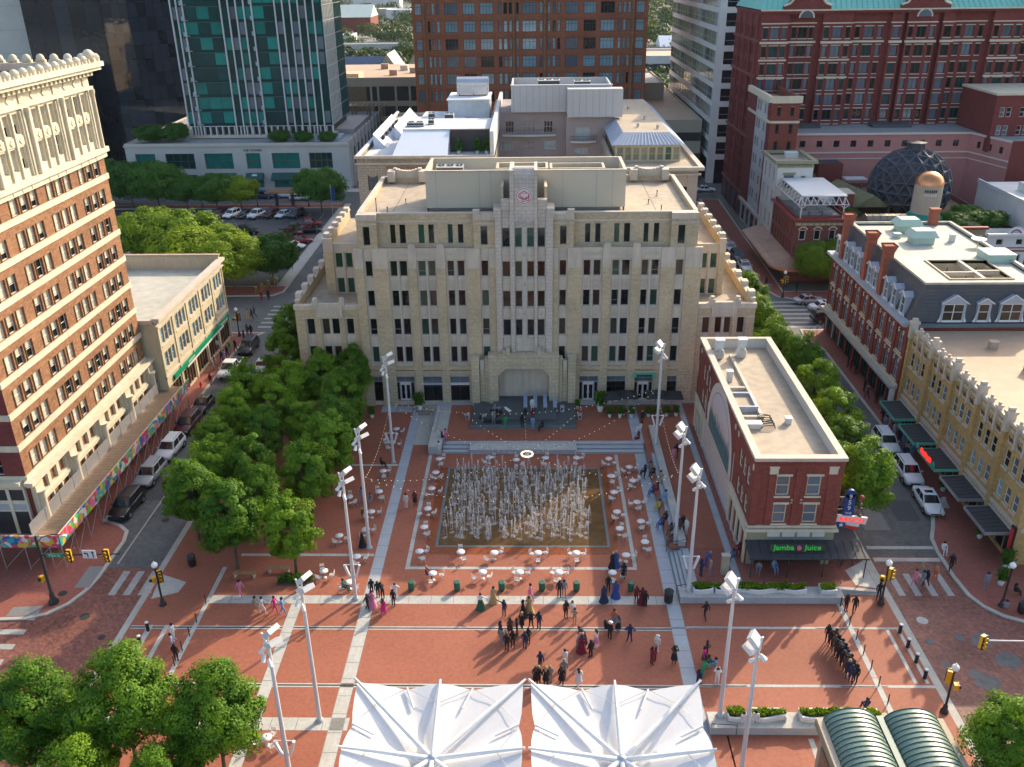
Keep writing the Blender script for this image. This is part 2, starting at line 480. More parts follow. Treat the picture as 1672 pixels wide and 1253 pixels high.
def win_mesh(w, h, frame, cols, rows, fr, bar, glass=None, tr=None):
 key = (round(w, 2), round(h, 2), frame, cols, rows, fr, bar, glass, tr)
 if key in WCACHE:
  return WCACHE[key]
 mb = MB()
 t = 0.07
 def bx(a, b, c, d, t0=0.0, t1=t):
  mb.box(a, b, t0, t1, c, d, frame)
 bx(0, fr, 0, h); bx(w - fr, w, 0, h); bx(fr, w - fr, 0, fr); bx(fr, w - fr, h - fr, h)
 for i in range(1, cols):
  u = w * i / cols
  bx(u - bar / 2, u + bar / 2, fr, h - fr, 0.012)
 hs = [h * j / rows for j in range(1, rows)] if tr is None else [h * q for q in tr]
 for v in hs:
  bx(fr, w - fr, v - bar / 2, v + bar / 2,0.016)
 if glass:
  mb.poly([(fr, 0.05, fr),(w - fr, 0.05, fr),(w - fr, 0.05, h - fr),(fr, 0.05, h - fr)], G_[glass])
  me = mb.mesh('window')
  WCACHE[key] = (me, None)
 else:
  me = mb.mesh('window')
  WCACHE[key] = (me, pane_mesh(w - 2 * fr, h - 2 * fr, 'dark'))
 return WCACHE[key]
PC = {}
def pane_mesh(w, h, glass, blind=0.0):
 key = (round(w, 2), round(h, 2), glass, blind)
 if key not in PC:
  mb = MB()
  if blind:
   z = h * (1 - blind)
   mb.poly([(0,0,0),(w, 0,0),(w, 0, z),(0,0, z)], G_[glass])
   mb.poly([(0,0, z),(w, 0, z),(w, 0, h),(0,0, h)], G_['blind'])
  else:
   mb.poly([(0,0,0),(w, 0,0),(w, 0, h),(0,0, h)], G_[glass])
  PC[key] = mb.mesh('pane')
 return PC[key]
def window(parent, O, U, u, v, w, h, depth, frame='grey_frame', glass='dark', cols=1, rows=1, fr=0.07, bar=0.05, tr=None, blind=0.0, name='window', one=False):
 """One window set back in its opening; its pane is a sub-part (one=True: far window, frame and pane in one mesh)."""
 U = Vector(U)
 N = U.cross(Z)
 p = Vector(O) + U * u + Z * v - N * (depth - 0.06)
 a = atan2(U.y, U.x)
 if one:
  me, _ = win_mesh(w, h, frame, cols, rows, fr, bar, glass, tr)
  return link(name, me, parent, p, a)
 me, _ = win_mesh(w, h, frame, cols, rows, fr, bar, None, tr)
 o = link(name, me, parent, p, a)
 link('pane', pane_mesh(w - 2 * fr, h - 2 * fr, glass, blind), o, (fr, 0.05, fr))
 return o
def text(s, name, parent, O, U, size, m, ext=0.03, V=None, align='CENTER', **tags):
 """Raised lettering on a wall: baseline runs along U, faces U x V (V is up by default)."""
 cu = bpy.data.curves.new(name, 'FONT')
 cu.body = s; cu.size = size; cu.extrude = ext; cu.align_x = align; cu.resolution_u = 2
 tmp = bpy.data.objects.new(name, cu)
 me = bpy.data.meshes.new_from_object(tmp)
 bpy.data.objects.remove(tmp)
 me.materials.clear(); me.materials.append(M[m] if isinstance(m, str) else m)
 o = link(name, me, parent)
 U = Vector(U).normalized(); V = Vector(V or (0,0,1)).normalized()
 mt = Matrix((U, V, U.cross(V))).transposed().to_4x4()
 mt.translation = Vector(O)
 o.matrix_basis = mt
 if parent is not None:
  o.matrix_parent_inverse = world_of(parent).inverted()
 for k, v in tags.items():
  o[k] = v
 return o
def world_of(q):
 mw = Matrix.Translation(q.location) @ q.rotation_euler.to_matrix().to_4x4()
 if q.parent is not None:
  mw = world_of(q.parent) @ q.matrix_parent_inverse @ mw
 return mw
# ------------------------------------------------------------------ figures (skeletons grown into continuous bodies; built first, placed last)
def figure(pose):
 J = {'pe': (0,0,.96), 'ch': (0,.01,1.28), 'nk': (0,.0,1.47), 'hd': (0,.025,1.57), 'tp': (0,.02,1.67)}
 for s, n in ((1, 'L'),(-1, 'R')):
  J.update({'sh' + n: (.17 * s, 0,1.40), 'el' + n: (.235 * s, -.03,1.13), 'wr' + n: (.24 * s, .05,.90), 'ha' + n: (.235 * s, .085,.80),
                  'hi' + n: (.09 * s, 0,.92), 'kn' + n: (.10 * s, .02,.50), 'an' + n: (.10 * s, -.02,.08), 'to' + n: (.115 * s, .15,.035)})
 def up(**k):
  J.update(k)
 if pose == 'walk':
  up(knL=(.1,.2,.53), anL=(.1,.22,.1), toL=(.1,.37,.09), knR=(-.1,-.08,.5), anR=(-.1,-.32,.13), toR=(-.1,-.2,.04), elL=(.22,-.14,1.15), wrL=(.23,-.16,.93), haL=(.23,-.15,.84), elR=(-.22,.1,1.14), wrR=(-.21,.27,.98), haR=(-.2,.35,.95))
 elif pose == 'point':
  up(elR=(-.42,.08,1.38), wrR=(-.66,.14,1.40), haR=(-.76,.15,1.41))
 elif pose == 'photo':
  up(elL=(.27,.13,1.2), wrL=(.12,.3,1.45), haL=(.06,.33,1.52), elR=(-.27,.13,1.2), wrR=(-.12,.3,1.45), haR=(-.06,.33,1.52), hd=(0,.05,1.56))
 elif pose == 'hips':
  up(elL=(.40,-.06,1.18), wrL=(.2,.08,1.02), haL=(.15,.11,1.0), elR=(-.40,-.06,1.18), wrR=(-.2,.08,1.02), haR=(-.15,.11,1.0), anL=(.17,-.02,.08), anR=(-.17,-.02,.08), toL=(.22,.14,.035), toR=(-.22,.14,.035))
 elif pose == 'sit':
  for k, v in list(J.items()):
   J[k] = (v[0], v[1], v[2] - .46)
  for s, n in ((1, 'L'),(-1, 'R')):
   up(**{'hi' + n: (.09 * s, .02,.47), 'kn' + n: (.13 * s, .44,.5), 'an' + n: (.13 * s, .45,.08), 'to' + n: (.14 * s, .6,.035), 'el' + n: (.24 * s, .1,.72), 'wr' + n: (.15 * s, .33,.62), 'ha' + n: (.12 * s, .42,.6)})
 elif pose == 'hold':
  up(elL=(.24,.0,1.14), wrL=(.1,.24,1.12), haL=(.03,.29,1.13), elR=(-.24,.02,1.13), wrR=(-.1,.25,1.1), haR=(-.02,.3,1.11))
 elif pose == 'bend':
  up(ch=(0,.2,1.2), nk=(0,.36,1.3), hd=(0,.44,1.35), tp=(0,.5,1.42), shL=(.17,.28,1.26), shR=(-.17,.28,1.26), elL=(.22,.34,1.0), wrL=(.15,.45,.82), haL=(.12,.48,.74), elR=(-.22,.34,1.0), wrR=(-.15,.45,.82), haR=(-.12,.48,.74))
 E = [('pe', 'ch', 0),('ch', 'nk', 0),('nk', 'hd', 2),('hd', 'tp', 2)]
 for n in 'LR':
  E += [('ch', 'sh' + n, 0),('sh' + n, 'el' + n, 0),('el' + n, 'wr' + n, 4),('wr' + n, 'ha' + n, 2),('pe', 'hi' + n, 1),('hi' + n, 'kn' + n, 1),('kn' + n, 'an' + n, 5),('an' + n, 'to' + n, 3)]
 R_ = {'pe': .135, 'ch': .155, 'nk': .058, 'hd': .092, 'tp': .08, 'sh': .072, 'el': .05, 'wr': .036, 'ha': .04, 'hi': .095, 'kn': .066, 'an': .046, 'to': .042}
 names = list(J)
 me = bpy.data.meshes.new('body')
 me.from_pydata([J[k] for k in names],[(names.index(a), names.index(b)) for a, b, _ in E],[])
 o = bpy.data.objects.new('figure', me); COL.objects.link(o)
 o.modifiers.new('skin', 'SKIN'); o.modifiers.new('sub', 'SUBSURF').levels = 1
 if not me.skin_vertices: me.skin_vertices.new()
 for i, k in enumerate(names):
  r_ = R_.get(k, R_.get(k[:2],.05)); sv = me.skin_vertices[0].data[i]
  sv.radius = (r_ * (1.15 if k in ('ch', 'pe') else 1), r_ * (.78 if k in ('ch', 'pe') else 1)); sv.use_root = (k == 'pe')
 out = bpy.data.meshes.new_from_object(o.evaluated_get(bpy.context.evaluated_depsgraph_get()))
 bpy.data.objects.remove(o)
 out.name = 'person'
 segs = [(Vector(J[a]), Vector(J[b]), l) for a, b, l in E]
 for p in out.polygons:
  c = p.center; best = (9,0)
  for a, b, l in segs:
   d = b - a; t = max(0, min(1,(c - a).dot(d) / d.length_squared)); q = (c - a - d * t).length
   if l in (0,1): q -= .03
   if q < best[0]: best = (q, l)
  p.material_index = best[1]; p.use_smooth = True
 out.materials.clear()
 for _ in range(6):
  out.materials.append(M['skin_light'])
 hc = Vector(J['hd']); 
 return out, hc, Vector(J['pe'])
FIG = {p: figure(p) for p in ('stand', 'walk', 'point', 'photo', 'hips', 'sit', 'hold', 'bend')}
CLOTH = {'k': (.014,.014,.017), 'w': (.62,.61,.6), 'n': (.018,.028,.075), 'r': (.16,.012,.025), 'g': (.02,.26,.09), 'b': (.16,.27,.46), 'p': (.62,.2,.32), 'm': (.55,.02,.2), 't': (.34,.26,.17), 'y': (.5,.34,.04), 'o': (.55,.15,.06), 's': (.2,.2,.22), 'd': (.07,.11,.19), 'a': (.42,.29,.12), 'v': (.38,.34,.5), 'u': (.03,.07,.26), 'e': (.02,.10,.06), 'q': (.09,.05,.035)}
CN = {'k': 'black', 'w': 'white', 'n': 'navy', 'r': 'dark red', 'g': 'green', 'b': 'light blue', 'p': 'pink', 'm': 'magenta', 't': 'tan', 'y': 'yellow', 'o': 'orange', 's': 'grey', 'd': 'denim', 'a': 'gold', 'v': 'lavender', 'u': 'blue', 'e': 'dark green', 'q': 'brown'}
for k, c in CLOTH.items():
 M['cloth_' + k] = mat('cloth_' + k, c, var=.15, scale=3, fine=14)
SKINS = [(.5,.3,.21),(.42,.24,.16),(.2,.1,.06),(.55,.35,.26)]
for i, c in enumerate(SKINS):
 M['skin_%d' % i] = mat('skin_%d' % i, c, var=.06)
HAIR = {'hair_dark': (.02,.014,.011), 'hair_brown': (.07,.04,.022), 'hair_blond': (.36,.24,.11), 'hair_grey': (.3,.29,.28), 'hat_white': (.6,.6,.6)}
for k, c in HAIR.items():
 M[k] = mat(k, c, var=.2, fine=20)
HM = {}
def hair_mesh(kind_, pose):
 if (kind_, pose) in HM: return HM[kind_, pose]
 c = FIG[pose][1]; b = MB()
 hk = kind_.split('+')[0]
 b.lathe([(.118,-.03),(.122,.03),(.108,.09),(.07,.135),(.004,.152)],(c.x, c.y - .014, c.z), hk, 10)
 if '+' in kind_:
  b.lathe([(.06,-.3),(.1,-.2),(.105,-.03),(.05,.06)],(c.x, c.y - .07, c.z), hk, 8)
 if hk == 'hat_white':
  b.lathe([(.18,.04),(.18,.055),(.1,.06)],(c.x, c.y + .03, c.z), hk, 10)
 HM[kind_, pose] = b.mesh('hair'); return HM[kind_, pose]
SKIRT = {}
def skirt_mesh(kind_, c):
 if (kind_, c) not in SKIRT:
  b = MB()
  pr = [(.42,.02),(.36,.2),(.27,.55),(.19,.9),(.155,1.05)] if kind_ == 'gown' else [(.25,.5),(.235,.6),(.19,.9),(.15,1.06)]
  n = 18; vs = []
  for (r_, z) in pr:
   for i in range(n):
    f = 1 + (.07 * (1 if i % 2 else -1) if z < .6 else 0)
    vs.append((r_ * f * cos(2 * pi * i / n), r_ * .85 * f * sin(2 * pi * i / n), z))
  b.faces(vs, [(j * n + i, j * n + (i + 1) % n, (j + 1) * n + (i + 1) % n, (j + 1) * n + i) for j in range(len(pr) - 1) for i in range(n)], 'cloth_' + c, True)
  SKIRT[kind_, c] = b.mesh(kind_)
 return SKIRT[kind_, c]
def person(x, y, pose, face, top, bot, place, z=0.0, hair=None, skirt=None, who=None, group=None, seat=None):
 """face: heading in degrees (0 looks away from the viewer, 180 towards). Slots: top, trousers, skin, shoes, sleeve, shin."""
 me, hc, pe = FIG[pose]
 o = link('person', me, None, (x, y, z),-rad(face))
 s = rng.uniform(.96,1.06); o.scale = (s * rng.uniform(.98,1.06),) * 2 + (s,)
 sk = 'skin_%d' % rng.randrange(4)
 long_ = rng.random() < .35
 shorts = bot.isupper(); bt = bot.lower()
 ms = ['cloth_' + top, sk if skirt else 'cloth_' + bt, sk, rng.choice(['cloth_k', 'cloth_k', 'cloth_w']), 'cloth_' + top if top in 'knsr' and not skirt else sk, sk if (shorts or skirt) else 'cloth_' + bt]
 for i, m_ in enumerate(ms):
  o.material_slots[i].link = 'OBJECT'; o.material_slots[i].material = M[m_]
 hk = hair or rng.choice(['hair_dark', 'hair_dark', 'hair_dark', 'hair_brown', 'hair_brown', 'hair_blond']) + ('+' if skirt else '')
 link('hair', hair_mesh(hk, pose), o)
 if skirt: link(skirt, skirt_mesh(skirt, bt), o)
 what = (who or ('woman' if skirt or '+' in hk else 'person'))
 wear = CN[bt] + (' gown' if skirt == 'gown' else ' dress') if skirt else CN[top] + ' top, ' + CN[bt] + (' shorts' if shorts else ' trousers')
 if skirt and top != bt: wear = CN[top] + ' top, ' + CN[bt] + ' skirt'
 act = {'sit': ' sitting', 'walk': ' walking', 'point': ' pointing', 'photo': ' arms raised', 'hips': ' arms akimbo', 'bend': ' bending'}.get(pose, '')
 o['label'] = what + ' in ' + wear + act + ' ' + place; o['category'] = 'person'
 if group: o['group'] = group
 return o
# ------------------------------------------------------------------ ground, streets, paving
def sheet(name, pts, z, m, kind='structure', parent=None):
 mb = MB()
 if isinstance(pts[0], tuple):
  pts = [pts]
 for p in pts:
  mb.poly([(q[0], q[1], z if len(q) == 2 else q[2]) for q in p], m)
 o = mb.build(name, parent)
 if parent is None:
  o['kind'] = kind
 return o
def rect(x0, x1, y0, y1):
 return [(x0, y0),(x1, y0),(x1, y1),(x0, y1)]
sheet('ground', rect(-3000,3000,-300,4000),-0.16, 'far_ground')
sheet('street', [rect(-120,130,-40,137), rect(-42,-31,137.05,205), rect(30,42,137.05,330), rect(-260,-42.1,198.1,209.4), rect(-42,30,205.1,214), rect(42.1,260,205.1,214)],-0.11, 'asphalt')
sheet('parking_lot', rect(-120,-42,141,198),-0.10, 'asphalt_dark')
# brick-paved cross street in front
sheet('brick_street', [rect(-120,-33.3,42,58), rect(-41.5,-33.3,58,63.9), rect(30,130,42,58), rect(30,37.2,58,66)],-0.10, 'street_brick')
# crosswalk bars, each a piece of its own
cw = bpy.data.objects.new('crosswalk', None); COL.objects.link(cw); cw['kind'] = 'structure'
def bars(n, x, y, dx, dy, sx, sy, m='marking', z=-0.094):
 mb = MB(); mb.box(-sx / 2, sx / 2,-sy / 2, sy / 2,0,0.012, m)
 me = mb.mesh('stripe')
 for i in range(n):
  link('stripe', me, cw, (x + dx * i, y + dy * i, z))
bars(4,-36.0,61.8,1.28,0,0.62,3.3)
bars(5,-42.6,57.2,-0.0,-1.72,3.2,0.6)
bars(4,30.9,61.9,1.35,0,0.55,3.0)
bars(6,-37.9,122.4,0,1.75,6.0,0.55)
bars(7,39.0,121.6,0,1.75,6.0,0.6)
bars(1,33.4,65.4,0,0,6.4,0.55, 'concrete'); bars(1,33.4,67.2,0,0,6.4,0.45, 'concrete')
bars(1,-33.6,121,0,0,0.3,8)
bars(1,33.5,127,0,0,0.3,10); bars(1,42.6,127,0,0,0.35,11)
bars(1,-37.3,70.5,0,0,0.16,12)
bars(1,-37.3,88,0,0,0.16,14)
for k in range(24):
 bars(1,-112 + 2.9 * k, 187.2,0,0,0.16,5.0)
for k in range(18):
 bars(1,-100 + 2.9 * k, 168.0,0,0,0.16,5.0)
# sidewalks with kerbs (kerb = a step of 0.12 m)
def walk(name, pts, m, z=0.02, kerb=0.34):
 mb = MB()
 mb.prism(pts, -0.15, z, 'kerb_concrete')
 cx = sum(p[0] for p in pts) / len(pts); cy = sum(p[1] for p in pts) / len(pts)
 n = len(pts)
 ins = []
 for i in range(n):
  a, b, c = Vector(pts[i - 1]), Vector(pts[i]), Vector(pts[(i + 1) % n])
  d1 = (b - a).normalized(); d2 = (c - b).normalized()
  nn = Vector((-d1.y, d1.x)) + Vector((-d2.y, d2.x))
  nn = nn / max(0.3, nn.length_squared / 2)
  ins.append(b + nn * kerb)
 mb.poly([(p.x, p.y, z + 0.004) for p in ins], m)
 o = mb.build(name); o['kind'] = 'structure'
 return o
walk('sidewalk_west', [(-62,56.9),(-43.8,56.8),(-41.8,56.9),(-40.2,57.5),(-39.0,58.8),(-38.3,60.5),(-38.0,62.5),(-38.0,68.0),(-38.4,69.6),(-39.5,70.6),(-41.3,71.4),(-41.3,117),(-39,120),(-62,120.3)], 'walk_brick')
walk('sidewalk_east', [(60,56.6),(60,120),(38.6,120.5),(38.3,117),(39.7,113),(39.7,80),(39.2,77.5),(38.1,72.5),(37.2,70.3),(36.4,68.6),(36.1,66.6),(36.0,63.0),(36.2,60.4),(36.8,58.9),(37.9,57.7),(39.6,56.8)], 'walk_brick')
walk('sidewalk_hotel', [(40.5,137),(90,137),(90,133.2),(41.5,133.0),(38.8,134.5),(37.6,138),(37.6,200),(42,200)][::-1], 'walk_brick')
walk('sidewalk_lot', [(-110,136),(-42.3,136),(-40.9,138),(-40.9,141),(-110,141)], 'walk_brick')
walk('sidewalk_alley', [(-43,141.2),(-40.9,141.2),(-40.9,198),(-43,198)], 'concrete')
walk('sidewalk_podium', [(-110,209.5),(-36,209.5),(-36,213),(-110,213)], 'concrete')
walk('sidewalk_strip', [(-110,194.5),(-42,194.5),(-42,198),(-110,198)], 'walk_brick')
walk('sidewalk_block', [(-30.8,136.5),(30.3,136.5),(30.3,200),(-30.8,200)], 'concrete')
# the plaza: brick fields and concrete bands
pl = MB()
pl.box(-33.3,29.9,28,120.2,-0.16,0.0, 'kerb_concrete')
plaza = pl.build('plaza'); plaza['kind'] = 'structure'
sheet('plaza_paving', [rect(-32.75,-14.35,28,120), rect(-13.3,10.98,28,86.2), rect(12.12,29.3,28,60.4)],0.004, 'plaza_brick')
# raised terrace beside and behind the fountain court (0.45 m up, falling to the kerb on the far side)
TZ = 0.45
tm = MB()
tm.box(-11.45,13.2,85.9,96.3,0.0, TZ - 0.005, 'granite')
tm.box(13.2,26.0,60.55,119.5,0.0, TZ - 0.005, 'granite')
tm.poly([(26,60.55, TZ - 0.005),(29.4,60.55,0.1),(29.4,119.5,0.1),(26,119.5, TZ - 0.005)], 'kerb_concrete')
tm.poly([(26,60.55,0),(29.4,60.55,0),(29.4,60.55,0.1),(26,60.55, TZ - 0.005)], 'granite')
tr_ = tm.build('terrace'); tr_['kind'] = 'structure'
sheet('terrace_paving', [rect(-9.75,11.0,86.3,95.2), rect(12.2,17.1,66.3,95.3)], TZ, 'plaza_brick')
sheet('terrace_paving', [rect(13.9,17.1,60.6,66.3), rect(17.75,26,60.9,95.6),[(26,60.9, TZ),(29.05,60.9,0.14),(29.05,118,0.14),(26,118, TZ)]], TZ + 0.002, 'walk_brick')
def terrace_z(x, y):
 if y < 60.5 or y > 119 or x < -11.4 or x > 29.4: return 0.0
 if x > 26: return TZ - (x - 26) / 3.4 * 0.33
 if x > 13.2: return TZ
 return TZ if y > 86 else 0.0
sheet('tree_bed', [rect(27.2,29.0,68,95), rect(27.2,29.0,97,113)],0.42, 'soil')
# concrete bands are laid in slabs
sm = {}
def slab_mesh(sx, sy, m):
 k = (round(sx, 3), round(sy, 3), m)
 if k not in sm:
  mb = MB(); g = 0.02
  mb.box(g, sx - g, g, sy - g, -0.004,0.006, m)
  sm[k] = mb.mesh('slab')
 return sm[k]
band = bpy.data.objects.new('paving_band', None); COL.objects.link(band); band['kind'] = 'structure'
mb = MB()
def bandrun(x0, x1, y0, y1, step, z=0.0, m='concrete'):
 mb.poly([(x0, y0, z + 0.005),(x1, y0, z + 0.005),(x1, y1, z + 0.005),(x0, y1, z + 0.005)], 'granite_dark')
 along_y = (y1 - y0) > (x1 - x0)
 L_ = (y1 - y0) if along_y else (x1 - x0)
 n = max(1, round(L_ / step)); s = L_ / n
 for i in range(n):
  if along_y:
   link('slab', slab_mesh(x1 - x0, s, m), band, (x0, y0 + s * i, z + 0.006 + 0.0015 * (i % 3)))
  else:
   link('slab', slab_mesh(s, y1 - y0, m), band, (x0 + s * i, y0, z + 0.006 + 0.0015 * (i % 3)))
bandrun(-14.33,-13.3,60.25,95.2,1.75,0, 'granite'); bandrun(-14.33,-13.3,28,59.0,1.75)
bandrun(11.0,12.1,28,59.0,1.8,0, 'granite'); bandrun(11.0,12.1,60.0,84,1.8,0, 'granite'); bandrun(11.0,12.2,86.4,95.2,1.8, TZ, 'granite')
bandrun(-27.4,12.1,59.0,60.1,1.9); bandrun(-33.2,-13,45.4,46.6,1.9)
bandrun(-20.35,-19.45,28,45.4,1.7); bandrun(-20.25,-19.35,46.6,59,1.7)
bandrun(-27.6,-27.2,46.6,64,2.2); bandrun(25.0,25.45,46,60.3,2.2)
bandrun(27.9,28.2,50.2,56.3,3); bandrun(28.75,29.05,50.2,56.3,3)
bandrun(-31.3,-30.8,50.2,56.3,3); bandrun(-29.9,-29.5,50.2,56.3,3)
bandrun(12.2,29.3,56.1,56.36,3.2); bandrun(12.2,29.3,49.75,50.05,3.2)
bandrun(-11.35,9.1,63.7,64.1,2.3); bandrun(-11.35,-10.95,64.1,84,2.3); bandrun(8.75,9.12,64.1,84,2.3)
bandrun(-26.5,-14.4,65.6,66.0,2.5); bandrun(-26.5,-14.4,81.6,82.0,2.5)
bandrun(17.15,17.7,60.9,95.2,2.2, TZ, 'granite')
bandrun(-18.2,-14.4,94.2,95.8,1.6,0, 'granite'); bandrun(17.6,21,30,31,1)
bandrun(18.7,19.1,30,45,2)
b_ = link('bed', mb.mesh('bed'), band)
slots = MB()
for y in (56.02,49.72):
 slots.box(-32.6,11.0, y - 0.07, y + 0.07,0.0,0.013, 'slot')
 slots.box(-32.6,29.3, y + 0.075, y + 0.2,0.0,0.012, 'concrete')
 slots.box(-32.6,11.0, y - 0.2, y - 0.075,0.0,0.012, 'concrete')
o = slots.build('slot_drain'); o['kind'] = 'structure'
# ramp pads at the corners
sheet('curb_ramp', [[(-30.1,61.8),(-30.3,60.4),(-32.3,59.5),(-32.7,62.9)],[(26.9,63.2,.385),(27.2,61.2,.355),(29.0,61.0,.175),(29.0,64.8,.175)],[(38.9,73.5),(40.3,73.5),(40.6,75.3),(39.2,75.3)]],0.03, 'concrete')
sheet('curb_ramp', [[(-38.3,61),(-38.3,64),(-39.6,64),(-39.6,61)],[(-43.5,57.2),(-41,57.4),(-41,58.6),(-43.5,58.4)]],0.032, 'asphalt_pale')
for i, (x, y, r, k) in enumerate([(-37.0,57.4,.42, 'slot'),(-34.5,54.9,.3, 'slot'),(-40.2,60.2,.38, 'slot'),(31.3,57.3,.45, 'concrete'),(30.9,54.8,.35, 'asphalt'),(33.4,55.3,.4, 'asphalt'),(-35.6,71.5,.35, 'slot')]):
 mb = MB(); mb.lathe([(r, 0),(r, 0.02),(r * 0.9,0.024),(0.01,0.026)],(x, y, -0.1 if i != 2 else 0.02), k, 18, False)
 lab = ['iron manhole cover in the brick street below the corner crosswalk', 'small iron cover in the brick street by the corner trees', 'iron cover in the brick sidewalk beside the signal mast', 'pale round cover in the brick street beside the crossing people', 'small grey cover in the brick street near the bollards', 'grey oval cover in the dark brick street right of the pale one', 'iron cover in the asphalt beside the white lane line'][i]
 o = mb.build('manhole_cover'); tag(o, lab, 'manhole cover')
wp = MB()
for k in range(14):
 x, y = rng.uniform(31,42), rng.uniform(45,59); r = rng.uniform(0.4,1.3)
 n = 9
 wp.poly([(x + r * rng.uniform(.6,1.1) * cos(2 * pi * i / n), y + r * rng.uniform(.5,.9) * sin(2 * pi * i / n),-0.097 + k * .0004) for i in range(n)], 'asphalt')
for i, (x0, x1, y0, y1) in enumerate([(-39.8,-36.2,75,79.5),(-36.8,-34,84,93),(-40.8,-38.2,97,101),(31,33.4,70,80),(33.8,36.6,86,90),(30.6,34,104,116),(34.6,36.8,71.5,75)]):
 wp.poly([(x0, y0,-.106 + .0006 * i),(x1, y0,-.106 + .0006 * i),(x1 + .2, y1,-.106 + .0006 * i),(x0 + .1, y1,-.106 + .0006 * i)],['asphalt_dark', 'asphalt_pale'][i % 2])
for i in range(26):
 x, y = rng.choice([-36.5,-39,32.5,35]) + rng.uniform(-1,1), rng.uniform(68,118)
 p = [(x, y)]
 for k in range(5): p.append((p[-1][0] + rng.uniform(-.5,.5), p[-1][1] + rng.uniform(.4,1.4)))
 for a, c in zip(p[:-1], p[1:]): wp.poly([(a[0] - .03, a[1],-.0985),(a[0] + .03, a[1],-.0985),(c[0] + .03, c[1],-.0985),(c[0] - .03, c[1],-.0985)], 'slot')
o = wp.build('street_patch'); o['kind'] = 'structure'
# steps and seat walls round the court
def steps(name, x0, x1, y0, y1, n, z0, z1, axis):
 mb = MB()
 for i in range(n):
  t0 = i / n
  za = z0 + (z1 - z0) * (i + 1) / n
  if axis == 'y':
   mb.box(x0, x1, y0 + (y1 - y0) * t0, y1, z0, za, 'granite'); mb.box(x0, x1, y0 + (y1 - y0) * t0 - 0.012, y0 + (y1 - y0) * t0 + 0.09, za - 0.02, za + 0.004, 'granite_dark')
  else:
   mb.box(x0 + (x1 - x0) * t0, x1, y0, y1, z0, za, 'granite'); mb.box(x0 + (x1 - x0) * t0 - 0.012, x0 + (x1 - x0) * t0 + 0.09, y0, y1, za - 0.02, za + 0.004, 'granite_dark')
 o = mb.build(name); o['kind'] = 'structure'
 return o
steps('steps', -9.9,-6.95,84.2,86.2,3,0, TZ, 'y')
steps('steps', 4.75,12.1,84.2,86.2,3,0, TZ, 'y')
steps('steps', 12.15,13.6,60.3,66.2,4,0, TZ, 'x')
steps('steps', 11.9,13.7,41.0,45.2,4,-0.6,0, 'x')
steps('steps', 12.12,13.05,67,83.5,2,0,0.5, 'x')
def seatwall(label, boxes, m='granite'):
 mb = MB()
 for b in boxes:
  mb.box(*b, m)
  mb.box(b[0] - .02, b[1] + .02, b[2] - .02, b[3] + .02, b[5] + 0.001, b[5] + .06, 'concrete' if m == 'granite' else m)
 tag(mb.build('seat_wall'), label, 'seat wall')
seatwall('long low granite seat wall between the two flights of steps behind the fountain', [(-6.9,4.7,84.1,85.6,0,.52)])
seatwall('short pale block wall at the left end of the rear steps', [(-11.4,-10.0,84.1,87.6,0,.85)])
seatwall('pale sloping ramp wall running from the short block to the office building', [(-11.4,-11.1,87.7,94.8,0,.62)])
sheet('ramp', rect(-11.1,-9.8,87.7,94.8), TZ + 0.006, 'concrete')
seatwall('tall granite seat wall lined with sitting people on the court side of the mural', [(13.06,13.75,66.6,89.0,0,.92)])
seatwall('granite ledge under the flower planters in front of the corner brick building', [(12.15,25.6,59.2,60.45,0,.6)])
seatwall('granite ledge under the flower planters beside the green-roofed pavilion', [(12.1,24.5,45.3,46.7,-.05,.6)])
# fountain basin
sheet('basin_floor', rect(-8.75,6.75,67.3,80.95),0.009, 'water_film')
rim = MB()
for (a, b, c, d) in ((-9.0,-8.76,67.05,81.2),(6.76,7.0,67.05,81.2),(-8.76,6.76,67.05,67.28),(-8.76,6.76,80.97,81.2)):
 rim.box(a, b, c, d, 0,0.014, 'granite_dark')
o = rim.build('basin_rim'); o['kind'] = 'structure'
wet = MB()
for (x0, x1, y0, y1) in ((-9.9,7.6,65.9,67.05),(-9.9,-9.0,67.05,81.3),(7.0,7.7,67.05,81.3)):
 wet.poly([(x0, y0,0.0075),(x1, y0,0.0075),(x1, y1,0.0075),(x0, y1,0.0075)], 'wet')
M['wet'] = brickmat('wet_brick', (0.29,0.07,0.022),(0.22,0.055,0.02),(0.18,0.07,0.03),0.24,0.12,0.3, flat=True, rough=0.35)
o = wet.build('wet_paving'); o['kind'] = 'structure'
# stage in front of the arch
st = MB()
st.box(-7.0,4.85,89.2,96.0, TZ, .95, 'stage_grey')
st.box(-4.7,2.7,90.0,96.0,.95,1.25, 'stage_grey')
st.box(-7.1,4.95,89.1,89.2, TZ, .9, 'granite_dark')
tag(st.build('stage'), 'low dark grey two-step stage in front of the arched portal', 'stage')
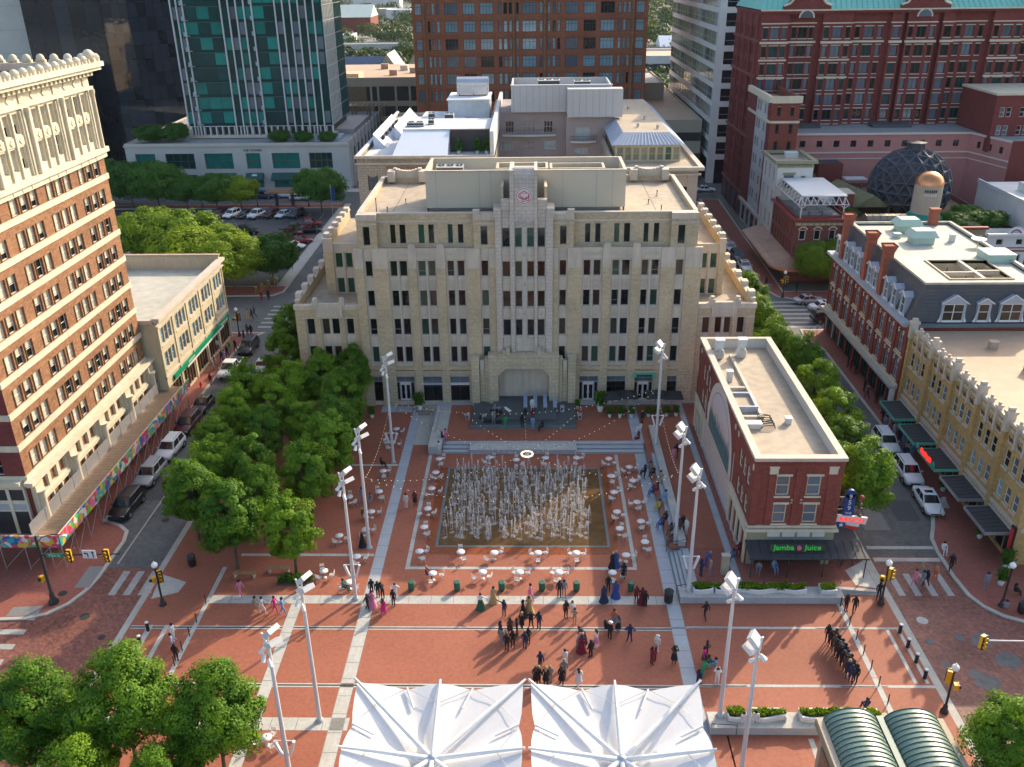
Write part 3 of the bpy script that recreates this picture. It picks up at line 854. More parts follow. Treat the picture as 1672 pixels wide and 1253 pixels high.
# ------------------------------------------------------------------ the stepped office building facing the court
wb = site('office_building', 'stepped buff brick office building with pale terracotta centre tower and round emblem', 'building', (-1,96.2,0))
GL = ['dark', 'dark', 'dark', 'dark', 'green', 'brown', 'dark']
def gl(): return rng.choice(GL)
ROWS = [(5.65,7.65),(9.15,11.15),(12.7,14.6),(16.3,18.1)]
PAIRS = [(-16.11,-15.33,-15.05,-14.2),(-12.93,-12.09,-11.81,-11.0),(-9.64,-8.89,-8.5,-7.71),
         (5.71,6.49,6.84,7.63),(8.95,9.72,10.04,10.91),(12.23,12.96,13.35,14.14)]
SING = [(-18.93,-18.15),(-5.8,-5.01),(3.01,3.78),(16.06,16.87)]
YF = 96.2
U = (1,0,0)
w = MB()
X0, X1 = -20.1,18.9
holes = []
def hole(a, b, c, d, glass=None, dep=0.22, lst=None, O=None, **k):
 (holes if lst is None else lst).append((a - (O[0] if O else X0), b - (O[0] if O else X0), c, d))
 if glass != 'none':
  window(wb, O or (X0, YF, 0), U, a - (O[0] if O else X0), c, b - a, d - c, dep, glass=glass or gl(), rows=1, fr=0.05, tr=(0.33,) if rng.random() < .25 else None, **k)
for (z0, z1) in ROWS:
 for p in PAIRS:
  hole(p[0], p[1], z0, z1); hole(p[2], p[3], z0, z1)
for (z0, z1) in ROWS:
 for s_ in SING:
  hole(s_[0], s_[1], z0, z1)
# ground-floor shopfronts: (x0, x1, kind)
SHOP = [(-19.1,-18.0, 'w'),(-16.45,-14.2, 'd'),(-13.3,-10.9, 'w'),(-9.95,-7.6, 'w'),(5.45,7.75, 'd'),(8.75,11.0, 'w'),(12.0,14.25, 'd'),(15.85,17.05, 'w')]
for (a, b, k) in SHOP:
 holes.append((a - X0, b - X0,0.5,3.75))
facade(w, (X0, YF, 0), U, X1 - X0,19.5, holes, 'terracotta', 0.22)
# upper storey: recessed between corner pavilions
up = [(-17.35,-6.55),(4.55,15.3)]
for (a, b) in ((X0 + .55,-17.35),(-6.55,-4.1),(2.2,4.55),(15.3, X1 - .7)):
 hs = []
 for s_ in SING:
  if a < s_[0] < b:
   hs.append((s_[0] - a, s_[1] - a, 0.4,2.55))
   window(wb, (a, YF, 19.5), U, s_[0] - a, 0.4, s_[1] - s_[0],2.15,0.22, glass=gl(), fr=0.05)
 facade(w, (a, YF, 19.5), U, b - a, 3.9, hs, 'buff_brick', 0.22, 'terracotta')
 w.poly([(a, YF, 23.4),(b, YF, 23.4),(b, YF + 1.2,23.4),(a, YF + 1.2,23.4)], 'coping')
 for x, sg in ((a, -1),(b, 1)):
  p = [(x, YF, 19.5),(x, YF + 1.2,19.5),(x, YF + 1.2,23.4),(x, YF, 23.4)]
  w.poly(p if sg < 0 else p[::-1], 'buff_brick')
for (a, b) in up:
 hs = []
 for p in PAIRS:
  for q in (p[:2], p[2:]):
   if a < q[0] < b:
    u0, u1 = q[0] + .1 - a, q[1] - .02 - a
    hs.append((u0, u1,0.35,2.6))
    window(wb, (a, YF + .75,19.5), U, u0,0.35, u1 - u0,2.25,0.2, glass=rng.choice(['green', 'dark', 'dark']), fr=0.05, frame='terracotta')
 facade(w, (a, YF + .75,19.5), U, b - a, 3.75, hs, 'buff_brick', 0.2, 'terracotta')
 w.box(a, b, YF + .7, YF + 1.15,23.25,23.4, 'coping')
 w.box(a, b, YF + .68, YF + .745,22.35,22.55, 'terracotta')
 w.poly([(a, YF, 19.5),(b, YF, 19.5),(b, YF + .75,19.5),(a, YF + .75,19.5)], 'roof_tan')
# brick piers and their terracotta heads
PIERS = [(X0,-19.1),(-18.0,-16.3),(-14.0,-13.1),(-10.82,-9.85),(-7.5,-5.95),(-4.85,-3.95),(2.1,2.85),(3.95,5.5),(7.85,8.75),(11.1,12.05),(14.35,15.9),(17.05, X1)]
for (a, b) in PIERS:
 w.box(a, b, YF - .28, YF - .002,4.5,17.3, 'buff_brick')
 w.box(a - .02, b + .02, YF - .32, YF - .002,17.3,19.6, 'terracotta')
 w.box(a, b, YF - .3, YF - .002,0,4.5, 'ls_block')
 c = (a + b) / 2
 if b - a < 1.2 and -17 < c < 15.5 and not -6 < c < 4:
  w.box(c - .42, c + .42, YF - .34, YF + .1,19.6,20.0, 'terracotta'); w.box(c - .3, c + .3, YF - .32, YF + .05,20.0,20.12, 'coping')
for p in PAIRS:      # stepped balcony fronts with carved panels and rails
 w.box(p[0] - .18, p[3] + .18, YF - .2, YF - .002,18.35,19.62, 'terracotta')
 for k in range(6):
  x = p[0] + (p[3] - p[0]) * (k + .5) / 6
  w.obox((x, YF - .215,18.95),.3,.05,.3, 'coping', 0,0, pi / 4)
 w.box(p[0] - .2, p[3] + .2, YF - .24, YF - .002,18.2,18.33, 'coping')
 for zz in (20.2,20.45):
  w.tube((p[0] - .3, YF - .1, zz - .25),(p[3] + .3, YF - .1, zz - .25),.02, 'grey_frame', 5)
 for (z0, z1) in ROWS[:3]:
  for (a, b) in (p[:2], p[2:]):
   for k in range(5):
    xx = a + (b - a) * (k + .5) / 5
    w.box(xx - .035, xx + .035, YF - .05, YF - .002, z1 + .2, z1 + 1.25, 'terracotta')
   w.obox(((a + b) / 2, YF - .06, z1 + .45),.16,.06,.16, 'coping', 0,0, pi / 4)
   w.box(a - .05, b + .05, YF - .1, YF - .002, z0 - .16, z0 - .02, 'coping')
 w.box((p[1] + p[2]) / 2 - .1,(p[1] + p[2]) / 2 + .1, YF - .14, YF - .002,5.3,18.2, 'coping')
for s_ in SING:
 for (z0, z1) in ROWS:
  w.box(s_[0] - .06, s_[1] + .06, YF - .1, YF - .002, z0 - .16, z0 - .02, 'coping')
 for k in range(4):
  xx = s_[0] + (s_[1] - s_[0]) * (k + .5) / 4
  w.box(xx - .05, xx + .05, YF - .06, YF - .003,22.3,23.2, 'terracotta')
for (a, b) in ((X0,-7.3),(5.05, X1)):
 w.box(a, b, YF - .36, YF - .002,4.35,4.6, 'ls_block'); w.box(a, b, YF - .2, YF - .002,3.95,4.33, 'limestone')
 w.box(a, b, YF - .3, YF - .003,4.75,5.2, 'buff_brick')
for (a, b) in ((X0 + .55,-17.35),(-6.55,-4.15),(2.25,4.55),(15.3, X1 - .7)):
 w.box(a - .04, b + .04, YF - .12, YF - .002,22.3 if False else 22.75,23.42, 'terracotta')
 w.box(a - .04, b + .04, YF - .08, YF - .002,21.0 + 1.25,22.42, 'terracotta')
 w.box(a - .06, a + .7, YF - .15, YF + .6,23.42,23.85, 'coping') if a in (-6.55,) else None
 w.box(b - .7, b + .06, YF - .15, YF + .6,23.42,23.85, 'coping') if b in (4.55,) else None
# rear and side walls, roof deck, parapet
w.box(X0 + .5, X1 - .6,115.4,115.8,0,23.3, 'buff_brick')
w.box(X0 + .52, X0 + .92, YF + .06,115.4,0,23.2, 'buff_brick'); w.box(X1 - 1.0, X1 - .62, YF + .06,115.4,0,23.2, 'buff_brick')
w.box(X0 + .48, X0 + .98, YF + 1.25,115.9,23.2,23.42, 'coping'); w.box(X1 - 1.06, X1 - .58, YF + 1.25,115.9,23.2,23.42, 'coping'); w.box(X0 + .98, X1 - 1.06,115.3,115.86,23.3,23.5, 'coping')
for x in (X0 + 2.3, X1 - 5.5):       # curved crest pieces at the rear parapet
 for k in range(9):
  t = k / 8
  w.box(x + t * 3.2 - .21, x + t * 3.2 + .21,115.2,115.9,23.5,24.25 + .35 * abs(2 * t - 1) ** 2, 'coping')
 for xx in (x - .4, x + 3.6):
  w.box(xx - .45, xx + .45,114.4,115.95,23.0,24.35, 'coping')
w.build('wall', wb)
roof = MB(); roof.box(X0 + .92, X1 - 1.0, YF + 1.2,115.3,22.3,22.72, 'roof_tan')
for (a, b, c, d) in ((-19,-12.5,99,99.04),(-16,-15.96,97.6,115),(14,14.04,97.6,115)):
 roof.box(a, b, c, d, 22.72,22.735, 'grille_dark')
roof.build('roof', wb)
for x, y, h_ in ((-17.6,98.6,1.9),(-16.5,99.4,.7),(-15,104,.5),(13.5,103,.5),(15,107,.6),(14.6,100,.5)):
 v = MB(); v.tube((x, y, 22.72),(x, y, 22.72 + h_),.05, 'grille_dark'); v.lathe([(.14,0),(.14,.1)],(x, y, 22.72), 'hvac', 8); v.ball((x, y, 22.75 + h_),.09, 'grille_dark', 6,4); v.build('roof_vent', wb)
# shopfront glazing and doors
for (a, b, k) in SHOP:
 wd, O = b - a, (X0, YF, 0)
 window(wb, O, U, a - X0,3.05, wd, .7,.22, 'grey_frame', 'slate', 2,1)
 if k == 'd':
  d = MB()
  d.box(0,.5,0,.08,0,2.45, 'grey_frame'); d.box(wd - .5, wd, 0,.08,0,2.45, 'grey_frame'); d.box(.5, wd - .5,0,.08,2.2,2.45, 'off_white')
  d.poly([(.1,-.004,.15),(.4,-.004,.15),(.4,-.004,2.35),(.1,-.004,2.35)], G_['dark']); d.poly([(wd - .4,-.004,.15),(wd - .1,-.004,.15),(wd - .1,-.004,2.35),(wd - .4,-.004,2.35)], G_['dark'])
  fr_ = d.build('door_frame', wb, (a, YF + .14,.55))
  for i in range(2):
   x = .52 + i * (wd - 1.04) / 2; ww = (wd - 1.08) / 2
   q = MB()
   q.box(0,.09,0,.05,0,2.18, 'off_white'); q.box(ww - .09, ww, 0,.05,0,2.18, 'off_white'); q.box(.09, ww - .09,0,.05,2.05,2.18, 'off_white'); q.box(.09, ww - .09,0,.05,0,.22, 'off_white')
   q.poly([(.09,.02,.22),(ww - .09,.02,.22),(ww - .09,.02,2.05),(.09,.02,2.05)], G_['dark'])
   q.tube((ww - .14 if i == 0 else .14,-.06,.9),(ww - .14 if i == 0 else .14,-.06,1.3),.02, 'steel', 5)
   q.build('door', fr_, (x, .01,0))
 else:
  window(wb, O, U, a - X0,.5, wd, 2.5,.22, 'dark_frame', 'dark', 2 if wd > 1.5 else 1,1, tr=(.75,))
# centre tower of terracotta blocks
t = MB()
TX = [(-4.15,-3.42),(-2.5,-2.02),(.52,1.0),(1.42,2.25)]
th = []
TW = [(-3.4,-2.53),(-1.96,-1.22),(-.82,-.07),(.49 + .53,1.40)]
TW = [(-3.4,-2.53),(-1.98,-1.2),(-.62,.16),(.53,1.37)]
for (z0, z1) in ROWS[1:] + [(19.75,21.95)]:
 for (a, b) in TW:
  th.append((a + 4.15, b + 4.15, z0 - 6.5, z1 - 6.5))
  window(wb, (-4.15, YF - .35,6.5), U, a + 4.15, z0 - 6.5, b - a, z1 - z0,.2, glass=rng.choice(['dark', 'brown', 'green', 'dark']), fr=.05)
facade(t, (-4.15, YF - .35,6.5), U, 6.4,17.4, th, 'tc_block', .2)
for x, sg in ((-4.15,-1),(2.25,1)):
 p = [(x, YF - .35,6.5),(x, YF + 2,6.5),(x, YF + 2,23.9),(x, YF - .35,23.9)]
 t.poly(p if sg < 0 else p[::-1], 'tc_block')
for x in (-4.15,-3.5,1.45):
 t.box(x + .02, x + .68 if x != 1.45 else 2.23, YF - .6, YF - .352,6.5,23.2 if x != -3.5 else 6.6, 'tc_block')
for (x0, x1) in ((-2.48,-2.04),(.2,.5)):
 t.box(x0, x1, YF - .75, YF - .352,6.5,27.6, 'tc_block')
t.box(-1.16,-.66, YF - .5, YF - .352,8.6,22.1, 'coping')
for (z0, z1) in ((7.2,8.9),(11.3,12.5),(14.75,16.1),(18.25,19.55)):
 for (a, b) in ((-3.42,-2.5),(-2.02,.18),(.52,1.42)):
  t.box(a, b, YF - .46, YF - .352, z0, z1, 'terracotta')
  n = 3 if b - a > 1.5 else 1
  for i in range(n):
   t.obox((a + (b - a) * (i + .5) / n, YF - .47,(z0 + z1) / 2),.4,.06,.4, 'coping', 0,0, pi / 4)
t.box(-4.3,-3.45, YF - .7, YF + 2.0,23.2,24.15, 'tc_block'); t.box(1.55,2.4, YF - .7, YF + 2.0,23.2,24.15, 'tc_block')
t.box(-3.44,-2.5, YF - .5, YF + .3,23.9,25.1, 'tc_block'); t.box(.52,1.54, YF - .5, YF + .3,23.9,25.1, 'tc_block')
t.box(-3.5,-3.2, YF + .3, YF + 3.9,23.9,26.3, 'limestone'); t.box(1.3,1.6, YF + .3, YF + 3.9,23.9,26.3, 'limestone')
# shaft with a rounded head
pf = [(.0,22.6),(.3,22.6),(.3,27.2),(.24,27.7),(.08,28.1),(-.2,28.38),(-.6,28.5),(-1.0,28.5),(-1.0,23.9),(0,23.9)]
t.extrude(pf[:2] + pf[2:8] + [(-1.0,22.6)],(-2.03, YF - .35,0), U, 2.22, 'tc_block')
t.box(-2.5,-2.04, YF - .7, YF + 3.9,27.6,28.3, 'tc_block'); t.box(.2,.52, YF - .7, YF + 3.9,27.6,28.3, 'tc_block')
t.box(-2.46,-2.1, YF - .34, YF + 3.8,23.9,27.6, 'tc_block'); t.box(.25,.5, YF - .34, YF + 3.8,23.9,27.6, 'tc_block')
for k in range(6):
 x = -1.9 + k * .38
 t.box(x - .03, x + .03, YF - .69, YF - .652,26.5,27.5, 'granite')
for k, (dx, dz) in enumerate(((-.8,22.75),(-.4,23.05),(0,22.75),(.4,23.05),(.8,22.75))):
 t.obox((-.93 + dx, YF - .66, dz),.62,.05,.1, 'granite', 0,0,.7 if k % 2 else -.7)
t.build('tower', wb)
em = MB()
def disc(mb, c, r, m, n=32, d=.0):
 mb.poly([(c[0] + r * cos(2 * pi * i / n), c[1] - d, c[2] + r * sin(2 * pi * i / n)) for i in range(n)], m)
ec = (-.93, YF - .8,25.55)
em.tube((ec[0], YF - .66, ec[2]),(ec[0], ec[1], ec[2]),.95, 'off_white', 32, None, True, False)
def arc(mb, c, r, a0, a1, wd, m, d=.012, n=14):
 for i in range(n):
  t0, t1 = a0 + (a1 - a0) * i / n, a0 + (a1 - a0) * (i + 1) / n
  mb.poly([(c[0] + (r + s_) * cos(q), c[1] - d, c[2] + (r + s_) * sin(q)) for (s_, q) in ((-wd, t0),(wd, t0),(wd, t1),(-wd, t1))], m)
for (dx, dz, r, a0, a1) in ((0,0,.82,0,6.283),(-.28,.05,.3,.8,5.6),(.28,.05,.3,-2.4,2.4),(-.05,.0,.36,2.6,6.2),(.12,.0,.36,3.2,6.6),(0,.3,.25,.3,2.9),(-.1,-.42,.2,3.3,6),(.35,-.3,.2,4,7.5)):
 arc(em, (ec[0] + dx, ec[1], ec[2] + dz), r, a0, a1,.05 if r < .8 else .035, 'monogram', .012 + .001 * r)
em.build('emblem', wb)
# arched portal
po = MB()
def portal_block(x0, x1, y0, z1, z0=0.4):
 po.box(x0, x1, y0, YF - .36, z0, z1, 'ls_block'); po.box(x0 - .05, x1 + .05, y0 - .06, YF - .37, z1, z1 + .16, 'limestone')
for sg in (-1,1):
 f = lambda a: -1.1 + sg * a
 for (a, b, y, z) in ((5.2,6.1,94.75,6.7),(4.55,5.15,95.15,6.1),(4.1,4.52,94.95,6.5),(2.98,4.08,94.6,7.0)):
  x0, x1 = sorted((f(a), f(b)))
  portal_block(x0, x1, y, z)
 x0, x1 = sorted((f(4.62), f(5.1)))
 po.box(x0, x1,94.95,95.14,5.2,6.4, 'coping'); po.box(x0 + .05, x1 - .05,94.9,95.14,4.6,5.2, 'limestone')
 for (a, z) in ((2.5,7.3),(2.05,7.65),(1.6,7.95)):
  x0, x1 = sorted((f(a), f(a + .43)))
  po.box(x0, x1,94.75,95.5,6.9, z, 'limestone')
# lintel with chamfered corners
po.faces([(-4.08 + .0,94.62,5.45),(1.88,94.62,5.45),(1.88,94.62,7.0),(-4.08,94.62,7.0),(-4.08,95.8,5.45),(1.88,95.8,5.45),(1.88,95.8,7.0),(-4.08,95.8,7.0)],[(0,1,2,3),(3,2,6,7),(1,0,4,5)], 'ls_block')
po.box(-3.1,.9,94.5,95.4,7.02,7.22, 'limestone'); po.box(-2.9,.7,94.5,95.3,6.2,6.5, 'limestone')
for sg in (-1,1):
 x = -1.1 + sg * 2.97; xi = -1.1 + sg * 2.1
 tri = [(x, 4.5),(x, 5.449),(xi, 5.449)]
 vs = [(p[0],94.64, p[1]) for p in tri] + [(p[0],95.9, p[1]) for p in tri]
 po.faces(vs, [(0,1,2),(3,5,4),(0,2,5,3),(0,3,4,1),(1,4,5,2)], 'ls_block')
po.box(-4.1,1.9,98.2,98.4,.95,7, 'panel_tan'); po.box(-4.1,1.9,98.1,98.19,.95,2.3, 'dark_frame')
po.box(-4.3,-4.09,95.9,98.4,.95,7, 'panel_tan'); po.box(1.89,2.1,95.9,98.4,.95,7, 'panel_tan'); po.box(-4.1,1.9,95.85,98.4,5.46,5.6, 'limestone'); po.box(-4.1,1.9,96.0,98.3,.8,.95, 'stage_grey')
po.build('portal', wb)
# shop sign over the right door, small awnings over the left shopfronts
sg_ = MB(); sg_.box(11.8,14.5, YF - .6, YF - .3,3.85,4.3, 'sign_mint'); sg_.box(12.2,14.1, YF - .62, YF - .6,3.93,4.2, 'dark_frame'); sg_.build('shop_sign', wb)
for (a, b) in ((-13.3,-10.9),(-9.95,-7.6)):
 s_ = MB(); s_.box(a, b, YF - .25, YF + .1,2.75,3.0, 'blue_frame' if a < -13 else 'off_white'); s_.build('sign_band', wb)
# wings and middle tiers
def wing(x0, x1, cols, side, yb):
 m_ = MB(); hs = []
 yw = YF + .25
 for (z0, z1) in ROWS[:2]:
  for (a, b) in cols:
   hs.append((a - x0, b - x0, z0, z1)); window(wb, (x0, yw, 0), U, a - x0, z0, b - a, z1 - z0,.2, glass=gl() if side < 0 else rng.choice(['dark', 'brown']), fr=.05)
 for (a, b) in ((cols[0][0], cols[0][1]),(cols[1][0], cols[2][1]),(cols[3][0], cols[3][1])):
  hs.append((a - x0, b - x0,.5,3.6)); window(wb, (x0, yw, 0), U, a - x0,.5, b - a, 3.1,.2, 'dark_frame', 'dark', 2,1, tr=(.75,))
 facade(m_, (x0, yw, 0), U, x1 - x0,12.3, hs, 'terracotta', .2)
 ed = [x0] + [v for c in ((cols[0][0] - .12, cols[0][1] + .12),(cols[1][0] - .12, cols[2][1] + .12),(cols[3][0] - .12, cols[3][1] + .12)) for v in c] + [x1]
 for a, b in zip(ed[0::2], ed[1::2]):
  m_.box(a, b, yw - .22, yw - .002,4.4,12.3, 'buff_brick'); m_.box(a, b, yw - .26, yw - .002,0,4.4, 'ls_block')
 for (a, b) in ((ed[1], ed[2]),(ed[5], ed[6])):
  m_.box(a, b, yw - .18, yw - .003,11.35,12.3, 'buff_brick')
 m_.box(x0, x1, yw - .3, yw - .002,4.3,4.55, 'ls_block'); m_.box(x0, x1, yw - .25, yw - .225,11.2,11.33, 'terracotta')
 m_.box(x0 - .1, x1 + .1, yw - .3, yw + .35,12.3,12.85, 'terracotta')
 c0, c1 = cols[1][0] - .55, cols[2][1] + .55
 m_.box(c0, c1, yw - .4, yw + .1,11.4,13.05, 'terracotta'); m_.box(c0 + .5, c1 - .5, yw - .44, yw - .4,11.6,12.75, 'coping')
 for i in range(8):
  m_.obox((c0 + .8 + (c1 - c0 - 1.6) * i / 7, yw - .45,12.15 + .22 * (-1) ** i),.3,.05,.3, 'terracotta', 0,0, pi / 4)
 for x in (c0, c1):
  m_.box(x - .3, x + .3, yw - .5, yw + .2,12.85,13.4, 'coping'); m_.obox((x, yw - .15,13.5),.45,.45,.45, 'coping', pi / 4)
 xs = x0 if side < 0 else x1
 m_.box(min(xs, xs - side * .4), max(xs, xs - side * .4), yw + .02, yb, 0,12.28, 'buff_brick')
 m_.box(min(xs, xs - side * .5), max(xs, xs - side * .5), yw + .36, yb, 12.3,13.15, 'buff_brick'); m_.box(min(xs + side * .06, xs - side * .56), max(xs + side * .06, xs - side * .56), yw + .36, yb, 13.15,13.3, 'coping')
 m_.box(x0, x1, yb - .3, yb, 0,12.2, 'buff_brick')
 m_.build('wing', wb)
 for k in range(7):
  mm = MB(); y = yw + 1.6 + k * (yb - yw - 3) / 6
  mm.box(min(xs + side * .12, xs - side * .62), max(xs + side * .12, xs - side * .62), y - .55, y + .55,13.31,13.85, 'coping'); mm.build('merlon', wb)
 r = MB(); r.box(x0 + .4, x1 - .4, yw + .3, yb - .3,11.7,11.95, 'roof_tan'); r.build('terrace', wb)
wing(-27.6, X0 - .02,[(-26.4,-25.5),(-24.6,-23.75),(-23.45,-22.6),(-21.75,-20.9)],-1,118)
wing(X1 + .02,25.5,[(19.6,20.4),(21.05,21.8),(22.1,22.85),(23.6,24.4)],1,121)
def tier(x0, x1, y0, y1, cols, side):
 m_ = MB(); hs = []
 for (z0, z1) in ((11.96,13.9),(15.2,17.05)):
  for (a, b) in cols:
   hs.append((a - x0, b - x0, z0 - 11.9, z1 - 11.9)); window(wb, (x0, y0,11.9), U, a - x0, z0 - 11.9, b - a, z1 - z0,.2, glass='green', fr=.06, frame='terracotta')
 facade(m_, (x0, y0,11.9), U, x1 - x0,6.2, hs, 'terracotta', .2)
 xa = (x0, cols[0][0] - .15) if side < 0 else (cols[1][1] + .15, x1)
 m_.box(xa[0], xa[1], y0 - .25, y0 - .002,11.95,17.2, 'buff_brick'); m_.box(xa[0] - .03, xa[1] + .03, y0 - .3, y0 - .002,17.2,18.9, 'terracotta')
 m_.box((cols[0][1] + cols[1][0]) / 2 - .1,(cols[0][1] + cols[1][0]) / 2 + .1, y0 - .12, y0 - .002,11.95,17.2, 'coping')
 m_.box(x0 + .02, x1, y0 + .01, y0 + .35,17.9,18.2, 'coping')
 xs = x0 if side < 0 else x1
 m_.box(min(xs, xs - side * .4), max(xs, xs - side * .4), y0 + .01, y1,11.9,18.5, 'buff_brick'); m_.box(min(xs + side * .05, xs - side * .5), max(xs + side * .05, xs - side * .5), y0 + .36, y1,18.5,18.65, 'coping')
 m_.box(x0, x1, y1 - .3, y1,11.9,17.4, 'buff_brick')
 m_.build('tier', wb)
 for k in range(6):
  mm = MB(); y = y0 + 1.4 + k * (y1 - y0 - 2.6) / 5
  mm.box(min(xs + side * .12, xs - side * .56), max(xs + side * .12, xs - side * .56), y - .5, y + .5,18.66,19.15, 'coping'); mm.build('merlon', wb)
 r = MB(); r.box(x0 + .3, x1, y0 + .2, y1 - .3,17.1,17.35, 'roof_tan'); r.build('terrace', wb)
tier(-25.1, X0 + .5,103,118,[(-23.85,-22.95),(-22.6,-21.75)],-1)
tier(X1 - .6,22.7,102,119,[(19.9,20.7),(21.05,21.85)],1)
# rooftop equipment enclosure
pe = MB()
px0, px1, py0, py1 = -12.1,10.5,100.2,107.6
for (a, b, c, d) in ((px0, px1, py0, py0 + .25),(px0, px1, py1 - .25, py1),(px0, px0 + .25, py0 + .25, py1 - .25),(px1 - .25, px1, py0 + .25, py1 - .25)):
 pe.box(a, b, c, d, 23.12,27.25, 'panel_tan')
pe.box(px0 - .06, px1 + .06, py0 - .06, py0 + .3,27.25,27.36, 'coping'); pe.box(px0 - .06, px1 + .06, py1 - .3, py1 + .06,27.25,27.36, 'coping')
pe.box(px0 - .06, px0 + .3, py0 + .3, py1 - .3,27.25,27.36, 'coping'); pe.box(px1 - .3, px1 + .06, py0 + .3, py1 - .3,27.25,27.36, 'coping')
for x in (-10.9,-6.0,-4.7,3.4,7.2,9.0):
 pe.box(x - .02, x + .02, py0 - .012, py0 - .002,23.12,27.25, 'roof_grey')
pe.box(px0 + .25, px1 - .25, py0 + .25, py1 - .25,25.4,25.6, 'panel_tan')
pe.box(-11.6,10, py0 + .5, py1 - .6,22.73,23.1, 'roof_grey')
for x in (px0 + .15, px1 - .15):
 pe.tube((x, py0 + .1,22.7),(x, py0 + .1,23.7),.09, 'grille_dark')
pe.build('penthouse', wb)
for (x0, x1, y0, y1, z1, mt) in ((-4.2,1.8,102,105.4,27.2, 'limestone'),(2.0,8.4,103.3,106.4,26.9, 'limestone')):
 h = MB()
 for (a, b, c, d) in ((x0, x1, y0, y0 + .3),(x0, x1, y1 - .3, y1),(x0, x0 + .3, y0 + .3, y1 - .3),(x1 - .3, x1, y0 + .3, y1 - .3)):
  h.box(a, b, c, d, 25.6, z1, mt)
 h.box(x0 + .3, x1 - .3, y0 + .3, y1 - .3,25.6, z1 - .5, 'roof_grey'); h.build('shaft_head', wb)
def hvac(x, y, z, sx, sy, sz, label, m='hvac', fans=2, rz=0.0, extra=None):
 t_ = thing('air_conditioner', label, 'air conditioner', (x, y, z), rz)
 b = MB(); b.box(-sx / 2, sx / 2,-sy / 2, sy / 2,.12, sz, m)
 b.box(-sx / 2 + .05, sx / 2 - .05,-sy / 2 - .012,-sy / 2,.25, sz - .15, 'grille_dark')
 b.box(-sx / 2, sx / 2,-sy / 2,-sy / 2 + .15,0,.12, 'grille_dark'); b.box(-sx / 2, sx / 2, sy / 2 - .15, sy / 2,0,.12, 'grille_dark')
 b.build('casing', t_)
 for i in range(fans):
  f = MB(); xx = -sx / 2 + sx * (i + .5) / fans; r = min(sx / fans, sy) * .38
  f.lathe([(r * 1.08,0),(r * 1.08,.08),(r, .08),(r, .02),(.02,.02)],(xx, 0, sz), 'grille_dark', 14); f.lathe([(r * .3,.03),(r * .25,.07),(.01,.07)],(xx, 0, sz), m, 10)
  f.build('fan_guard', t_)
 return t_
hvac(-9.7,105.4,25.6,3.2,1.6,1.3, 'large grey cooling unit inside the tan rooftop enclosure left of the tower', 'steel', 3)
M['red_chimney'] = brickmat('red_chimney', (.36,.10,.055),(.28,.075,.045),(.3,.13,.09),.4,.14)
M['mural_line'] = mat('mural_line', (0.30,0.22,0.20), var=.1)
# ------------------------------------------------------------------ corner brick building with the wall painting
jb = site('corner_building', 'narrow three-storey red brick building with arched wall painting on its long side', 'building', (22,64.2, TZ))
JX0, JX1, JY0, JY1, JZ = 18.4,25.8,64.2,90.3,11.1
w = MB()
fh = []
for (z0, z1) in ((7.35,9.25),(4.6,6.5)):
 for (a, b) in ((20.35,21.5),(22.9,24.1)):
  fh.append((a - JX0, b - JX0, z0, z1))
  window(jb, (JX0, JY0,0), U, a - JX0, z0, b - a, z1 - z0,.2, 'cream_stone', 'slate', 1,2, fr=.1, bar=.07)
  w.box(a - .12, b + .12, JY0 - .1, JY0 - .002, z1 + .02, z1 + .2, 'cream_stone'); w.box(a - .1, b + .1, JY0 - .12, JY0 - .002, z0 - .16, z0 - .01, 'cream_stone')
fh.append((.9, JX1 - JX0 - .9, TZ, 2.9))
facade(w, (JX0, JY0,0), U, JX1 - JX0,10.8, fh, 'red_brick', .2)
w.box(JX0, JX1, JY0 - .15, JY0 - .003,2.9,3.9, 'olive_trim'); w.box(JX0 - .25, JX1 + .25, JY0 - .4, JY0 - .003,3.9,4.12, 'cream_stone')
w.box(JX0 - .1, JX1 + .1, JY0 - .22, JY0 - .003,4.25,4.4, 'cream_stone')
for i in range(4):
 w.box(20.1 + i * 1.28,21.15 + i * 1.28, JY0 - .18, JY0 - .152,3.3,3.75, 'off_white')
for x in (JX0 + .1, JX1 - .8):
 w.box(x, x + .7, JY0 - .2, JY0 - .152, TZ, 3.9, 'olive_trim')
for x in (JX0 + .02,19.7,21.9,24.6, JX1 - .62):
 w.box(x, x + .6, JY0 - .1, JY0 - .004,4.42,10.1, 'red_brick')
w.box(JX0, JX1, JY0 - .16, JY0 - .004,10.1,10.75, 'red_brick')
for i in range(26):
 w.box(JX0 + .1 + i * .28, JX0 + .24 + i * .28, JY0 - .22, JY0 - .162,10.35,10.6, 'red_brick')
for x in (20.0,24.9):
 w.box(x - .35, x + .35, JY0 - .22, JY0 - .102,9.55,10.15, 'cream_stone'); w.box(x - .42, x + .42, JY0 - .25, JY0 - .104,10.15,10.28, 'cream_stone')
for z in (7.0,6.7):
 w.box(21.75,22.7, JY0 - .06, JY0 - .003, z - .1, z, 'cream_stone')
